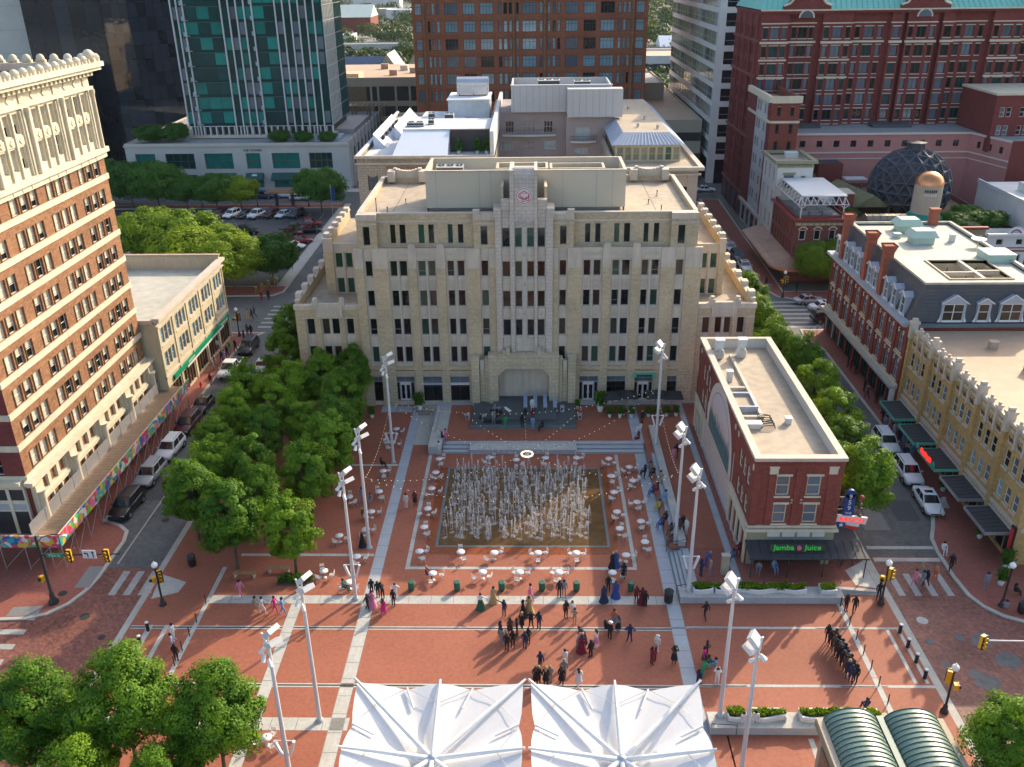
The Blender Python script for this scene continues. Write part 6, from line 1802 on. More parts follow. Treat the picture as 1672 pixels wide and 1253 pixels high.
# ------------------------------------------------------------------ dark mirrored office block and grey slab (far left)
M['mirror'] = glassmat('glass_mirror', (.03,.036,.05),.03,.9,.25)
M['mirror_dark'] = glassmat('glass_mirror_dark', (.018,.022,.03),.04,.8,.25)
dk = site('mirrored_office', 'dark mirrored glass office block reflecting pale walls', 'building', (-110,262,0))
w = MB()
w.prism([(-134,250),(-113,250),(-92,262),(-84,290),(-134,290)],0,60, 'mirror_dark', 'roof_grey'); w.build('core', dk)
def curtain(p0, p1, z0, z1, nx, nz, pal):
 p0, p1 = Vector((p0[0], p0[1],0)), Vector((p1[0], p1[1],0))
 d = p1 - p0; L_ = d.length; u = d / L_
 for j in range(nz):
  for i in range(nx):
   ww, hh = L_ / nx, (z1 - z0) / nz
   k = ('c', round(ww, 2), round(hh, 2), pal[(i * 7 + j * 3) % len(pal)])
   if k not in PMESH:
    b = MB(); b.box(.04, ww - .04,-.1,-.02,.04, hh - .04, k[3]); PMESH[k] = b.mesh('pane')
   link('pane', PMESH[k], dk, p0 + u * ww * i + Vector((0,0, z0 + hh * j)), atan2(u.y, u.x))
curtain((-133.8,250),(-113.2,250),2,44,5,10,['mirror_dark', 'mirror_dark', 'mirror'])
curtain((-112.8,250.1),(-92.2,261.9),2,44,11,12,['mirror', 'mirror', 'mirror_dark', 'mirror'])
curtain((-91.9,262.3),(-84.2,289.8),2,44,7,12,['mirror', 'mirror_dark'])
b = MB()
b.prism([(-132,240),(-122,240),(-118,249.8),(-132,249.8)],0,25.5, 'mirror_dark', 'roof_grey'); b.box(-123,-118.5,236.5,239.9,0,24.5, 'dark_frame'); b.build('low_wing', dk)
gs = site('concrete_slab', 'blank grey concrete slab building at the far left edge', 'building', (-150,262,0))
w = MB(); w.box(-158,-134.3,256,290,0,60, 'concrete_wall')
for z in range(8):
 w.box(-158.05,-134.25,255.96,255.998,4 + 6 * z, 4.1 + 6 * z, 'roof_grey')
w.build('wall', gs)
for k in range(4):
 b = MB(); b.box(-134.9,-131.5,252,254.5,30 + 3.4 * k, 30.5 + 3.4 * k, 'off_white'); b.build('balcony', gs)
# ------------------------------------------------------------------ white banded glass office (right)
wo = site('banded_office', 'glass office building with white spandrel bands on the right side of the street', 'building', (46,225,0))
BX, BY0, BY1 = 42.0,216.0,288.0
w = MB(); w.box(BX + .3,72, BY0 + .3, BY1,0,58, 'mirror_dark'); w.build('core', wo)
zb = [5.6 + 4.05 * k for k in range(12)]
w = MB()
for z in zb:
 w.box(BX, BX + .29, BY0 + .3, BY1, z, z + 1.15, 'stucco_white'); w.box(BX, 72, BY0, BY0 + .29, z, z + 1.25, 'stucco_white')
w.box(BX, BX + 1.6, BY0 + .02, BY0 + .28,0,58, 'stucco_white'); w.box(BX + .02, BX + .28, BY0 + .28, BY0 + 2.2,0,58, 'grey_panel')
for x in (47.5,54,61):
 w.box(x, x + .9, BY0 + .02, BY0 + .28,0,5.6, 'stucco_white')
w.build('spandrel', wo)
for z in zb[:-1]:
 for k in range(17):
  y = BY0 + 2.5 + 4.1 * k
  kk = ('w', ['olive', 'slate', 'dark', 'blue', 'olive'][(k + int(z)) % 5])
  if kk not in PMESH:
   b = MB(); b.box(0,.08,.06,4.0,0,2.8, G_[kk[1]])
   for q in (1.33,2.66):
    b.box(-.05,-.002, q, q + .1,0,2.8, 'grey_frame')
   b.box(-.05,-.003,.06,4.0,1.0,1.1, 'grey_frame'); PMESH[kk] = b.mesh('window')
  link('window', PMESH[kk], wo, (BX + .14, y, z + 1.2))
 for k in range(6):
  kk = ('v', ['dark', 'black'][(k + int(z)) % 2])
  if kk not in PMESH:
   b = MB(); b.box(0,4.2,0,.08,0,2.7, G_[kk[1]]); b.box(2.0,2.1,-.06,-.002,0,2.7, 'grey_frame'); b.box(0,4.2,-.06,-.003,1.0,1.1, 'grey_frame'); PMESH[kk] = b.mesh('window')
  link('window', PMESH[kk], wo, (BX + 1.8 + 4.4 * k, BY0 + .14, z + 1.28))
# ------------------------------------------------------------------ big red hotel and the blocks in front of it (right)
ho = site('hotel', 'large dark red brick hotel with green copper roof and many window bays', 'building', (70,183,0))
HY = 183.0
BAYS = [(43.5,48.6, 't', 1),(49.2,54.0, 't', 0),(55.0,60.6, 't', 1),(61.2,67.0, 't', 0),(67.8,70.0, 's', 1),(70.8,76.4, 't', 1),(77.4,79.6, 's', 1),(80.2,86.0, 't', 0),(86.8,92.4, 't', 1),(93,98.6, 't', 0),(99.4,105, 't', 1)]
RZ = [17.0,19.85,22.7,25.55,28.4,31.6,34.9]
w = MB()
for (a, b, k, pr) in BAYS:
 y = HY - (1.1 if pr else 0)
 cells = []
 L_ = b - a
 for z in RZ:
  h_ = 1.95
  if k == 's': cells.append((L_ / 2 - .7, L_ / 2 + .7, z, z + h_))
  else: cells += [(.35,1.2, z, z + h_),(L_ / 2 - .85, L_ / 2 + .85, z, z + h_),(L_ - 1.2, L_ - .35, z, z + h_)]
 farwins(ho, w, (a, y, 0), U, L_, 39.4, cells, 'dark_red_brick', 'dark_frame', ['slate', 'dark', 'teal_dark', 'dark', 'slate'],.3,2,1,.08,.08)
 if pr:
  w.poly([(a, HY, 0),(a, y, 0),(a, y, 39.4),(a, HY, 39.4)], 'dark_red_brick'); w.poly([(b, y, 0),(b, HY, 0),(b, HY, 39.4),(b, y, 39.4)], 'dark_red_brick')
  for z in (27.7,30.9) if k == 't' and not 70 < a < 71 else ():
   w.box(a - .1, b + .1, y - .18, y - .004, z, z + .3, 'cream_stone')
 for (u0, u1, z0, z1) in cells:
  w.box(a + u0 - .1, a + u1 + .1, y - .08, y - .003, z1 + .04, z1 + .2, 'terracotta')
  w.box(a + u0 - .1, a + u1 + .1, y - .07, y - .003, z0 - .16, z0 - .04, 'mural_border')
 w.box(a - .15, b + .15, y - .3, y - .005,34.0 if pr else 34.05,34.4, 'cream_stone'); w.box(a - .1, b + .1, y - .15, y - .006,37.5,37.7, 'cream_stone')
for x0, x1 in [(b[1], c[0]) for b, c in zip(BAYS[:-1], BAYS[1:])]:
 w.poly([(x0 - .01, HY - .002,0),(x1 + .01, HY - .002,0),(x1 + .01, HY - .002,39.4),(x0 - .01, HY - .002,39.4)], 'dark_red_brick')
cells = [(1 + 3.6 * i + d, 1 + 3.6 * i + d + .9, z, z + 1.9) for i in range(5) for d in (0,1.5) for z in RZ + [5.6,8.5,11.3,14.1]]
farwins(ho, w, (43.45,205,0), V, 22,39.4, cells, 'dark_red_brick', 'dark_frame', ['dark', 'slate'],.25,1,1,.08,.08)
for i in range(4):
 w.box(43.2,43.447,184 + 5.2 * i, 185 + 5.2 * i, 4.5,39, 'dark_red_brick')
for z in (4.6,16,27.8,34.2):
 w.box(43.1,43.44,183,205, z, z + .4, 'wine_brick')
for i in range(4):
 w.box(43.3,43.446,184.8 + 5 * i, 188 + 5 * i, .2,4.0, 'dark_frame')
w.poly([(110, HY, 0),(110,205,0),(110,205,39.4),(110, HY, 39.4)], 'dark_red_brick'); w.poly([(110,205,0),(43.45,205,0),(43.45,205,39.4),(110,205,39.4)], 'dark_red_brick')
w.build('wall', ho)
r = MB(); r.box(43.2,110, HY - 1.4,205.3,39.4,39.8, 'dark_red_brick'); r.box(43.0,110, HY - 1.7, HY - 1.38,39.8,40.05, 'cream_stone')
r.faces([(43.2, HY - 1.3,40),(110, HY - 1.3,40),(106,194,49),(47,194,49),(43.2,205.3,40),(110,205.3,40)],[(0,1,2,3),(1,5,2),(4,0,3),(5,4,3,2)], 'copper_green')
for i in range(66):
 x = 44 + i
 r.tube((x, HY - 1.28,40.05),(47 + (x - 43.2) * 59 / 66.8,194,49.05),.05, 'copper_green', 3)
r.build('roof', ho)
for (c, hw, pk) in ((51.6,4.4,45),(73.6,4.6,46.5),(97,4.6,45)):
 g_ = MB(); y0 = HY - 1.5
 out = [(c - hw, 39.3),(c + hw, 39.3),(c + hw, 40.6),(c + hw * .75,41),(c, pk),(c - hw * .75,41),(c - hw, 40.6)]
 vs = [(p[0], y0, p[1]) for p in out] + [(p[0], y0 + 8, p[1]) for p in out]; n = len(out)
 g_.faces(vs, [tuple(range(n)), tuple(range(n, 2 * n))[::-1]] + [((i + 1) % n, i, n + i, n + (i + 1) % n) for i in range(n)], 'dark_red_brick')
 for i in range(2,6):
  a, b = out[i], out[i + 1]
  g_.tube((a[0], y0 - .05, a[1] + .1),(b[0], y0 - .05, b[1] + .1),.2, 'cream_stone', 6)
 g_.build('gable', ho)
 f = MB(); n = 12
 f.poly([(c + 1.2 * cos(pi * i / n), y0 - .08,38.6 + 1.2 * sin(pi * i / n)) for i in range(n + 1)], G_['slate']); arc(f, (c, y0 - .08,38.6),1.35,0, pi, .14, 'cream_stone', .05); f.build('arched_window', ho)
# right-hand wing of the hotel, nearer
w = MB(); cells = [(1 + 3.6 * i + d, 1.9 + 3.6 * i + d, z, z + 1.7) for i in range(5) for d in (0,1.2) for z in (19,22.2)]
farwins(ho, w, (83.5,168,16), U, 26,10,[(a, b, c - 16, d - 16) for a, b, c, d in cells], 'dark_red_brick', 'off_white', ['slate', 'dark'],.2,1,2,.09,.08)
w.poly([(83.5,182,16),(83.5,168,16),(83.5,168,26),(83.5,182,26)], 'dark_red_brick'); w.box(83.2,110,167.7,182,26,26.4, 'cream_stone'); w.build('wing', ho)
po_ = MB()   # pink parking podium
cells = [(1.5 + 3.2 * i, 2.6 + 3.2 * i, 16.2,17.4) for i in range(11)]
farwins(ho, po_, (46,173,0), U, 36.5,18.8, cells, 'stucco_pink', 'dark_frame', ['black'],.25,1,1,.06,.05)
d_ = Vector((85.4 - 82.5,163 - 173,0)); L_ = d_.length; d_ /= L_
farwins(ho, po_, (82.5,173,0), tuple(d_), L_, 18.8,[(2 + 2.8 * i, 3 + 2.8 * i, 16.2,17.4) for i in range(3)], 'stucco_pink', 'dark_frame', ['black'],.25,1,1,.06,.05)
po_.poly([(85.4,163,0),(112,163,0),(112,163,18.8),(85.4,163,18.8)], 'dark_red_brick')
po_.prism([(46,173.01),(82.5,173.01),(85.42,163.01),(112,163.01),(112,183),(46,183)],18.4,18.79, 'roof_grey')
for z, t_ in ((18.8,.35),(15.3,.25),(14.1,.15)):
 po_.box(46,82.3,172.8 if z < 18 else 172.7,172.99, z - t_, z, 'mural_border')
 a_ = Vector((82.5,173,0)) + Vector((-d_.y, d_.x, 0)) * -.2
 po_.obox(((82.5 + 85.4) / 2 - .1,168, z - t_ / 2), L_, .2, t_, 'mural_border', atan2(d_.y, d_.x))
po_.build('podium', ho)
for x in (48.5,66,88):
 b = MB(); b.box(x, x + 7.5,178.5,181.5,18.8,19.4, 'slate'); b.build('canopy', ho)
rs = site('narrow_brick_slab', 'narrow red brick building with cream cornice attached to the hotel', 'building', (45,166,0))
w = MB()
farwins(rs, w, (43,166,0), U, 5.0,26,[(u, u + .75, z, z + 1.7) for u in (.9,3.3) for z in (23.0,19.9,16.9,13.8)], 'red_brick', 'dark_frame', ['dark'],.2,1,1)
farwins(rs, w, (42.98,183,0), V, 17,26,[(u, u + 1.0, z, z + 1.8) for u in (1.2,3.0,6.2,8.0,11.6,13.6) for z in (22.8,19.5,16.2,12.9,9.6,6.3)] + [(1 + 4 * i, 3.8 + 4 * i, .3,3.8) for i in range(4)], 'grey_panel', 'dark_frame', ['slate', 'dark'],.2,1,1)
w.box(42.9,42.978,166.02,168.4,4.5,26, 'dark_red_brick'); w.box(42.9,42.979,177.5,182.9,4.5,26, 'dark_red_brick')
w.box(42.3,42.97,165.6,183,25.4,26.5, 'cream_stone'); w.box(42.97,48.2,165.6,165.99,25.3,26.5, 'cream_stone'); w.box(42.97,48.1,165.8,165.995,21.8,22.2, 'cream_stone'); w.box(42.6,42.96,166,183,21.8,22.2, 'cream_stone'); w.box(42.3,42.96,166,183,4.2,4.7, 'kerb_concrete')
w.box(47.6,48.0,166.01,183,0,26.4, 'red_brick'); w.box(42.99,47.6,166.02,183,24.6,24.9, 'roof_tan'); w.build('wall', rs)
ib = site('italianate_building', 'cream painted building with olive trim and bracketed cornice', 'building', (45,156,0))
w = MB()
farwins(ib, w, (42.5,156.2,0), U, 6.2,16.6,[(1.2,3.0,12.2,14.6),(4.2,5.0,12.2,14.4)], 'off_white', 'olive_trim', ['dark', 'slate'],.2,2,1,.14,.1)
farwins(ib, w, (42.48,165.9,0), V, 9.7,16.6,[(u, u + .9, z, z + 2.6) for u in (1.2,4.2,7.2) for z in (13,9,5)], 'stucco_white', 'grey_frame', ['dark'],.22,1,1)
w.box(48.4,48.7,156.21,165.9,0,16.6, 'off_white'); w.box(41.9,49.2,155.5,156.19,16.6,17.1, 'olive_trim'); w.box(41.9,42.47,156.19,165.9,16.6,17.1, 'olive_trim'); w.box(48.4,49.2,156.19,165.9,16.6,17.1, 'olive_trim'); w.box(42.47,48.4,165.2,165.9,16.6,17.08, 'olive_trim'); w.box(42.49,48.4,156.2,165.2,16.2,16.4, 'roof_tan')
w.box(43.5,45.7,156.0,156.19,14.65,15.0, 'olive_trim'); w.box(42.5,48.7,155.95,156.195,15.9,16.3, 'olive_trim')
for k in range(12):
 w.box(42.6 + .5 * k, 42.8 + .5 * k, 155.6,155.94,16.2,16.58, 'olive_trim')
w.build('wall', ib); roofbox('pale roof units bunched on the cream building with olive trim', 46.3,162.5,16.4,2.2,1.2,.9)
wc = site('wine_corner_building', 'low wine-red brick corner building with red cornice and copper canopy', 'building', (46,142,0))
w = MB()
WX, WY = 42.5,142.0
farwins(wc, w, (WX, WY, 0), U, 8.6,10.3,[(u, u + 1.1, z, z + h_) for u in (.8,3.2,5.6) for z, h_ in ((7.0,1.7),(3.6,1.9))], 'wine_brick', 'off_white', ['dark'],.2,1,1,.14,.06)
farwins(wc, w, (WX - .02,156.1,0), V, 14.1,10.3,[(u, u + .75, z, z + h_) for u in (.8,2.7,4.6,6.5,8.4,10.3,12.2) for z, h_ in ((7.2,1.6),(4.2,2.2))], 'wine_brick', 'wine_brick', ['dark'],.22,1,1,.1,.06)
w.box(WX - .5, WX + 8.9, WY - .6, WY - .01,10.3,10.6, 'red_trim'); w.box(WX - .6, WX - .03, WY - .01,156.1,10.3,10.6, 'red_trim'); w.box(WX - .02, WX + 8.6, WY + .01,156,9.9,10.2, 'roof_grey'); w.box(WX + 8.3, WX + 8.6, WY + .01,156,0,10.6, 'wine_brick'); w.box(WX + .2, WX + 8.3, WY + .5, WY + .8,10.2,10.9, 'wine_brick'); w.box(WX + .2, WX + .5, WY + .8,156,10.2,10.9, 'wine_brick')
w.box(WX, WX + 8.6, WY - .3, WY - .012,9.5,10.0, 'olive_trim')
for k in range(9):
 w.box(WX + .3 + k * .95, WX + .8 + k * .95, WY - .34, WY - .302,9.55,9.85, 'stucco_cream')
for k in range(8):
 u = (.8,3.2,5.6)[k % 3] if k < 3 else None
 if u is not None:
  arc(w, (WX + u + .55, WY - .06,8.5),.72,.3, pi - .3,.12, 'cream_stone', .02)
w.build('wall', wc)
cp = MB()
rows = []
for (o_, z) in ((0,4.3),(1.4,3.9),(2.8,3.5),(3.6,3.1)):
 row = [(WX - .03 - o_, 162.5 - k * 3, z) for k in range(7)]
 for k in range(7):
  a = pi + (pi / 2) * k / 6
  row.append((WX - .03 + (o_) * cos(a), WY - .02 + (o_) * sin(a), z))
 row += [(WX + 1.5 * k, WY - .02 - o_, z) for k in range(1,5)]
 rows.append(row)
cp.grid(rows[::-1], 'copper_old', False)
cp.grid([[(p[0], p[1], p[2] - .35) for p in rows[3]], rows[3]], 'copper_rim', False)
M['copper_rim'] = mat('copper_rim', (.50,.2,.07), var=.3, rough=.5, metal=.2)
cp.build('copper_canopy', wc)
tc = thing('truss_canopy', 'white roofed truss canopy over the rooftop seats', 'canopy', (WX + 4,149,10.2))
def T(mb, a, b, r_=.07, m_='white_paint'): mb.tube(a, b, r_, m_, 5)
b = MB(); b.box(-3.2,4.0,-6.3,7.0,3.75,3.95, 'white_paint'); b.build('roof', tc)
b = MB()
for (p, q) in (((-3.9,-7),(4.2,-7)),((-3.9,-7),(-3.9,7.2))):
 p, q = Vector((*p, 0)), Vector((*q, 0)); n = 8
 i_ = Vector((.8 if p.x == q.x else 0,.8 if p.y == q.y else 0,0))
 T(b, p + Vector((0,0,2.6)), q + Vector((0,0,2.6)))
 for k in range(n):
  a0, a1, am = p.lerp(q, k / n), p.lerp(q, (k + 1) / n), p.lerp(q, (k + .5) / n) + i_
  T(b, a0 + Vector((0,0,2.6)), am + Vector((0,0,3.75)),.06); T(b, am + Vector((0,0,3.75)), a1 + Vector((0,0,2.6)),.06)
b.build('truss', tc); b = MB()
for (x, y) in ((-3.2,-6.6),(3.6,-6.6),(-3.2,6.6),(3.6,6.6)):
 b = MB(); T(b, (x, y, 0),(x, y, 2.0),.1); T(b, (x, y, 1.9),(x - .7, y - .4,2.6),.07); T(b, (x, y, 1.9),(x + .7, y - .4,2.6),.07); T(b, (x, y, 1.9),(x, y, 3.75),.07); b.build('post', tc)
sfp = None
for i in range(7):
 lab = ORD[i] + ' of the grey outdoor sofas under the white truss canopy, counted from the street corner'
 t_ = thing('sofa', lab, 'sofa', (WX + 2.0 + 2.0 * (i % 3),145.5 + 2.6 * (i // 3),10.2),.0 if i % 2 else pi, 'sofas under the truss canopy')
 b = MB(); b.box(-.8,.8,-.4,.4,.1,.42, 'grey_frame'); b.build('seat', t_); b = MB(); b.box(-.8,.8,.25,.42,.42,.85, 'roof_grey'); b.build('backrest', t_)
# rooftop restaurant block with dome and grain silo
rr = site('restaurant_block', 'low brown rooftop restaurant block with decks around the dark dome', 'building', (63,150,0))
w = MB(); w.box(51.4,76.2,137.2,172,0,8.6, 'wine_brick'); w.box(51.4,76.2,137.2,172,8.6,8.8, 'wood'); parapet(w, 51.4,76.2,137.2,172,8.8,.8,.3, 'wine_brick'); w.box(57,72,143,143.3,8.8,10.2, 'red_brick'); w.build('base_wall', rr)
b = MB(); b.box(53,57.5,167,171,8.8,14.2, 'dark_red_brick'); b.box(53.3,57.2,167.3,170.7,14.2,14.25, 'grille_dark'); b.build('stair_house', rr)
b = MB(); b.extrude([(-1.5 * cos(pi * k / 8) * 1.6,9 + 3.2 * sin(pi * k / 8)) for k in range(9)],(46.5,168.5,0), U, 6.4, 'copper_old'); b.build('barrel_roof', rr)
b = MB(); b.faces([(54.2,149,10.6),(57.2,149,12.6),(60.2,149,10.6),(52.0,162,10.6),(55,162,12.6),(58,162,10.6)],[(0,1,4,3),(1,2,5,4),(0,2,1)], 'moss_roof')
M['moss_roof'] = mat('moss_roof', (.17,.165,.085), var=.5, scale=.8, rough=.8)
b.faces([(60.25,149,10.55),(61.4,149,10.3),(59.2,162,10.3),(58.05,162,10.55)],[(0,1,2,3)], 'roof_white')
for (x, y) in ((54.6,149.5),(60,149.5),(52.6,161),(58,161)):
 b.box(x, x + .3, y, y + .3,8.8,10.6, 'wood')
b.build('shed_roof', rr)
for (x, y, sx, sy, z) in ((51.5,157,4,3,11),(49.6,151,3,4,10.8),(58,166,4,2.5,11.4)):
 b = MB(); b.box(x, x + sx, y, y + sy, z, z + .2, 'roof_white'); b.box(x + .1, x + .3, y + .1, y + .3,8.8, z, 'wood'); b.box(x + sx - .3, x + sx - .1, y + sy - .3, y + sy - .1,8.8, z, 'wood'); b.build('flat_canopy', rr)
b = MB(); b.box(51.8,54.2,150,154,8.8,12.6, 'red_brick'); b.box(51.7,54.3,149.9,154.1,12.6,12.75, 'coping'); b.build('brick_hut', rr)
b = MB()
b.extrude([(2.0 * cos(pi * k / 10),8.7 + 3.2 * sin(pi * k / 10)) for k in range(11)],(52.6,139.6,0), U, 6.4, 'bronze_roof')
M['bronze_roof'] = mat('bronze_roof', (.20,.17,.12), var=.2, rough=.35, metal=.4)
for k in range(7):
 x = 52.6 + 6.4 * k / 6
 for i in range(10):
  b.tube((x, 139.6 - 2.02 * cos(pi * i / 10),8.7 + 3.22 * sin(pi * i / 10)),(x, 139.6 - 2.02 * cos(pi * (i + 1) / 10),8.7 + 3.22 * sin(pi * (i + 1) / 10)),.04, 'bronze', 3)
b.build('quonset_roof', rr)
dm = thing('geodesic_dome', 'dark faceted geodesic dome with small square cap among the rooftops', 'dome', (64.3,153,8.8))
import bmesh
bm = bmesh.new(); bmesh.ops.create_icosphere(bm, subdivisions=3, radius=6.7)
vs_ = [v.co.copy() for v in bm.verts]; es_ = [(e.verts[0].index, e.verts[1].index) for e in bm.edges]; fs_ = [[v.index for v in f.verts] for f in bm.faces]; bm.free()
b = MB(); sh = []
for f in fs_:       # each facet is a low pyramid
 c = sum((vs_[i] for i in f), Vector()) / 3
 if c.z > -2.6:
  k = len(sh); sh.append(f)
  ap = c * 0.955
  for i in range(3):
   b.poly([vs_[f[i]] + Vector((0,0,4.2)), vs_[f[(i + 1) % 3]] + Vector((0,0,4.2)), ap + Vector((0,0,4.2))], 'dome_dark')
b.build('shell', dm); b = MB()
for (i, j) in es_:
 if vs_[i].z > -3 and vs_[j].z > -3:
  b.tube(vs_[i] + Vector((0,0,4.2)), vs_[j] + Vector((0,0,4.2)),.1, 'strut_dark', 4)
M['strut_dark'] = mat('strut_dark', (.07,.08,.1), var=.1, rough=.45)
b.build('strut', dm)['kind'] = 'stuff'
b = MB(); b.lathe([(1.6,10.4),(1.5,11.6),(1.8,11.65),(1.7,11.8),(.01,12.0)],(0,0,0), 'dome_dark', 8, False); b.build('cap', dm)
si = thing('grain_silo', 'tan round silo with shiny copper dome and green skirt', 'silo', (62.2,140.6,0))
b = MB(); b.lathe([(2.15,8.8),(2.1,16.4)],(0,0,0), 'garage_tan', 24); b.build('wall', si)
b = MB(); b.lathe([(2.15 * cos(pi / 2 * k / 8),16.4 + 1.9 * sin(pi / 2 * k / 8)) for k in range(9)],(0,0,0), 'copper', 24); b.build('copper_dome', si)
b = MB(); b.lathe([(2.12,11.9),(2.9,11.2),(2.9,11.1),(2.12,11.2)],(0,0,0), 'copper_green_d', 24); M['copper_green_d'] = mat('copper_green_d', (.01,.2,.15), var=.1); b.build('skirt', si)
b = MB()
for k in range(6):
 a = -2.15 + k * .15
 b.obox((2.17 * cos(a),2.17 * sin(a),15.6),.2,.06,.4, 'grille_dark', a + pi / 2); b.obox((2.17 * cos(a),2.17 * sin(a),15.0),.22,.06,.4, 'off_white', a + pi / 2)
b.build('lettering', si)
def storefront(name, label, x0, x1, y, h, m, tm, cells, frame='off_white', gl_=('dark',)):
 s_ = site(name, label, 'building', ((x0 + x1) / 2, y, 0)); w = MB()
 farwins(s_, w, (x0, y, 0), U, x1 - x0, h, cells, m, frame, list(gl_),.2,1,1)
 shell(w, x0, x1, y + .01, y + 13 if y > 133.5 else y + 3.8,0, h, m); w.box(x0 - .1, x1 + .1, y - .5, y - .01, h - .1, h + .3, tm); w.build('wall', s_); return s_
s_ = storefront('green_storefront', 'small grey-green storefront with red tiled cornice behind the mansard roof', 60.5,68.8,133.3,11.2, 'olive_trim', 'red_trim', [(1 + 2.4 * i, 2.1 + 2.4 * i, z, z + 1.8) for i in range(3) for z in (7.6,4)])
b = MB()
for k in range(8):
 arc(b, (61.1 + k * .98,133.2,10.3),.45, pi, 2 * pi, .05, 'stucco_cream', .03,6)
b.build('scalloped_trim', s_)
s_ = storefront('white_storefront', 'white storefront with red lines and a curved gable', 69.0,80.5,133.0,10.2, 'white_paint', 'white_paint', [(.6 + 1.9 * i, 1.9 + 1.9 * i, 3.6,7.2) for i in range(6)] + [(1.5 + 3 * i, 2.6 + 3 * i, 8.6,9.6) for i in range(3)])
b = MB(); b.box(69,80.5,132.9,132.99,7.6,7.85, 'red_trim'); b.box(69,80.5,132.9,132.991,8.15,8.3, 'red_trim'); b.box(69,80.5,132.9,132.992,3.1,3.3, 'red_trim'); arc(b, (73.2,132.95,10.2),1.1,0, pi, .25, 'white_paint', .02); arc(b, (73.2,132.95,10.2),.8,0, pi, .1, 'red_trim', .03); b.build('trim', s_)
gw = site('grey_wall_building', 'plain pale grey blank-walled building at the right edge', 'building', (80,145,0))
w = MB(); w.box(76.4,100,136.5,154,0,13.6, 'stucco_white'); w.box(76.2,100,136.3,136.49,13.6,14.0, 'stucco_white'); w.box(76.2,76.5,136.49,154,13.6,14.2, 'roof_white'); w.box(80,86,142,148,13.6,15, 'hvac'); w.build('wall', gw)
# ------------------------------------------------------------------ far town in the gaps
ga = site('parking_garage', 'long tan parking garage with peach roof behind the teal tower', 'building', (-43,262,0))
w = MB()
for (z0, z1, m_) in ((17.8,20.2, 'garage_tan'),(12.4,13.8, 'garage_tan'),(8.2,9.6, 'garage_tan'),(4.2,5.4, 'garage_tan')):
 w.box(-75,-31,262,262.4, z0, z1, m_)
w.box(-75,-31,262.4,320,0,17.7, 'grille_dark'); w.box(-75,-47,262.05,262.35,13.8,17.8, 'wood'); w.box(-75,-45,262.05,262.36,9.6,12.4, 'wood')
for x in (-46,-44,-39,-35,-31.4):
 w.box(x, x + .6,262.02,262.38,0,17.8, 'garage_tan')
w.build('wall', ga)
r = MB(); r.box(-75,-31,262.4,320,17.7,18.3, 'roof_peach'); r.box(-75,-50,268,276,18.3,20.6, 'stucco_cream'); r.build('roof', ga)
for (x, y) in ((-48,305),(-41,300),(-37,292),(-42.5,286)):
 roofbox({-48: 'leftmost', -41: 'pale', -37: 'rightmost dark', -42.5: 'nearest small'}[x] + ' roof unit on the peach garage roof', x, y, 18.3,2.4,1.6,1.5, 'hvac' if x == -41 else 'hvac_tan')
pg = thing('pergola', 'brown wooden pergola on the podium terrace', 'pergola', (-45,252,11))
b = MB()
for x in (-4,0,4):
 b.box(x - .2, x + .2,-2.2,-1.8,0,3, 'wood'); b.box(x - .2, x + .2,1.8,2.2,0,3, 'wood')
b.build('post', pg); b = MB()
for k in range(9):
 b.box(-5 + k * 1.2,-4.7 + k * 1.2,-3,3,3,3.3, 'copper_old')
b.build('slat', pg)
def gabled(name, label, x, y, sx, sy, h, rh, wall, roof, along='x', wins=True):
 s_ = site(name, label, 'building', (x, y, 0)); w = MB()
 x0, x1, y0, y1 = x - sx / 2, x + sx / 2, y - sy / 2, y + sy / 2
 n = max(1, int(sx / 4))
 farwins(s_, w, (x0, y0,0), U, sx, h, [(sx * (i + .5) / n - .7, sx * (i + .5) / n + .7, h - 3, h - 1.2) for i in range(n)] if wins else [], wall, 'dark_frame', ['dark'],.2,1,1)
 shell(w, x0, x1, y0 + .01, y1,0, h, wall)
 if along == 'y': w.poly([(x0, y0, h),(x1, y0, h),(x, y0, h + rh)], wall)
 w.build('wall', s_); r = MB(); e = .4
 if along == 'x':
  r.faces([(x0 - e, y0 - e, h),(x1 + e, y0 - e, h),(x1 + e, y, h + rh),(x0 - e, y, h + rh),(x0 - e, y1 + e, h),(x1 + e, y1 + e, h)],[(0,1,2,3),(3,2,5,4),(0,3,4),(1,5,2)], roof)
 else:
  r.faces([(x0 - e, y0 + .05, h),(x, y0 + .05, h + rh),(x, y1 + e, h + rh),(x0 - e, y1 + e, h),(x1 + e, y0 + .05, h),(x1 + e, y1 + e, h)],[(0,1,2,3),(1,4,5,2),(3,2,5)], roof)
 r.build('roof', s_); return s_
M['slate_blue'] = mat('slate_blue', (.10,.13,.19), var=.15, rough=.5); M['pale_green_roof'] = mat('pale_green_roof', (.42,.50,.46), var=.1)
gabled('gabled_house', 'leftmost long cream gabled building with blue slate roof behind the garage', -72,390,26,16,9,6, 'stucco_cream', 'slate_blue', 'x')
gabled('gabled_house', 'middle cream gable with blue slate roof behind the garage', -58,386,9,22,10,7, 'stucco_cream', 'slate_blue', 'y')
gabled('gabled_house', 'rightmost cream gable with blue slate roof behind the garage', -47,388,10,22,10,7, 'stucco_cream', 'slate_blue', 'y')
gabled('brick_hall', 'far brick hall with a broad pale green roof', -162,800,60,40,12,9, 'red_brick', 'pale_green_roof', 'x', False)
gabled('brick_house', 'small pink brick house among the trees left of the gabled buildings', -112,430,20,14,7,3, 'stucco_pink', 'roof_white', 'x')
gabled('grey_house', 'pale house with a light blue-grey roof in the right-hand gap', 84,520,30,20,8,5, 'stucco_cream', 'roof_metal', 'x')
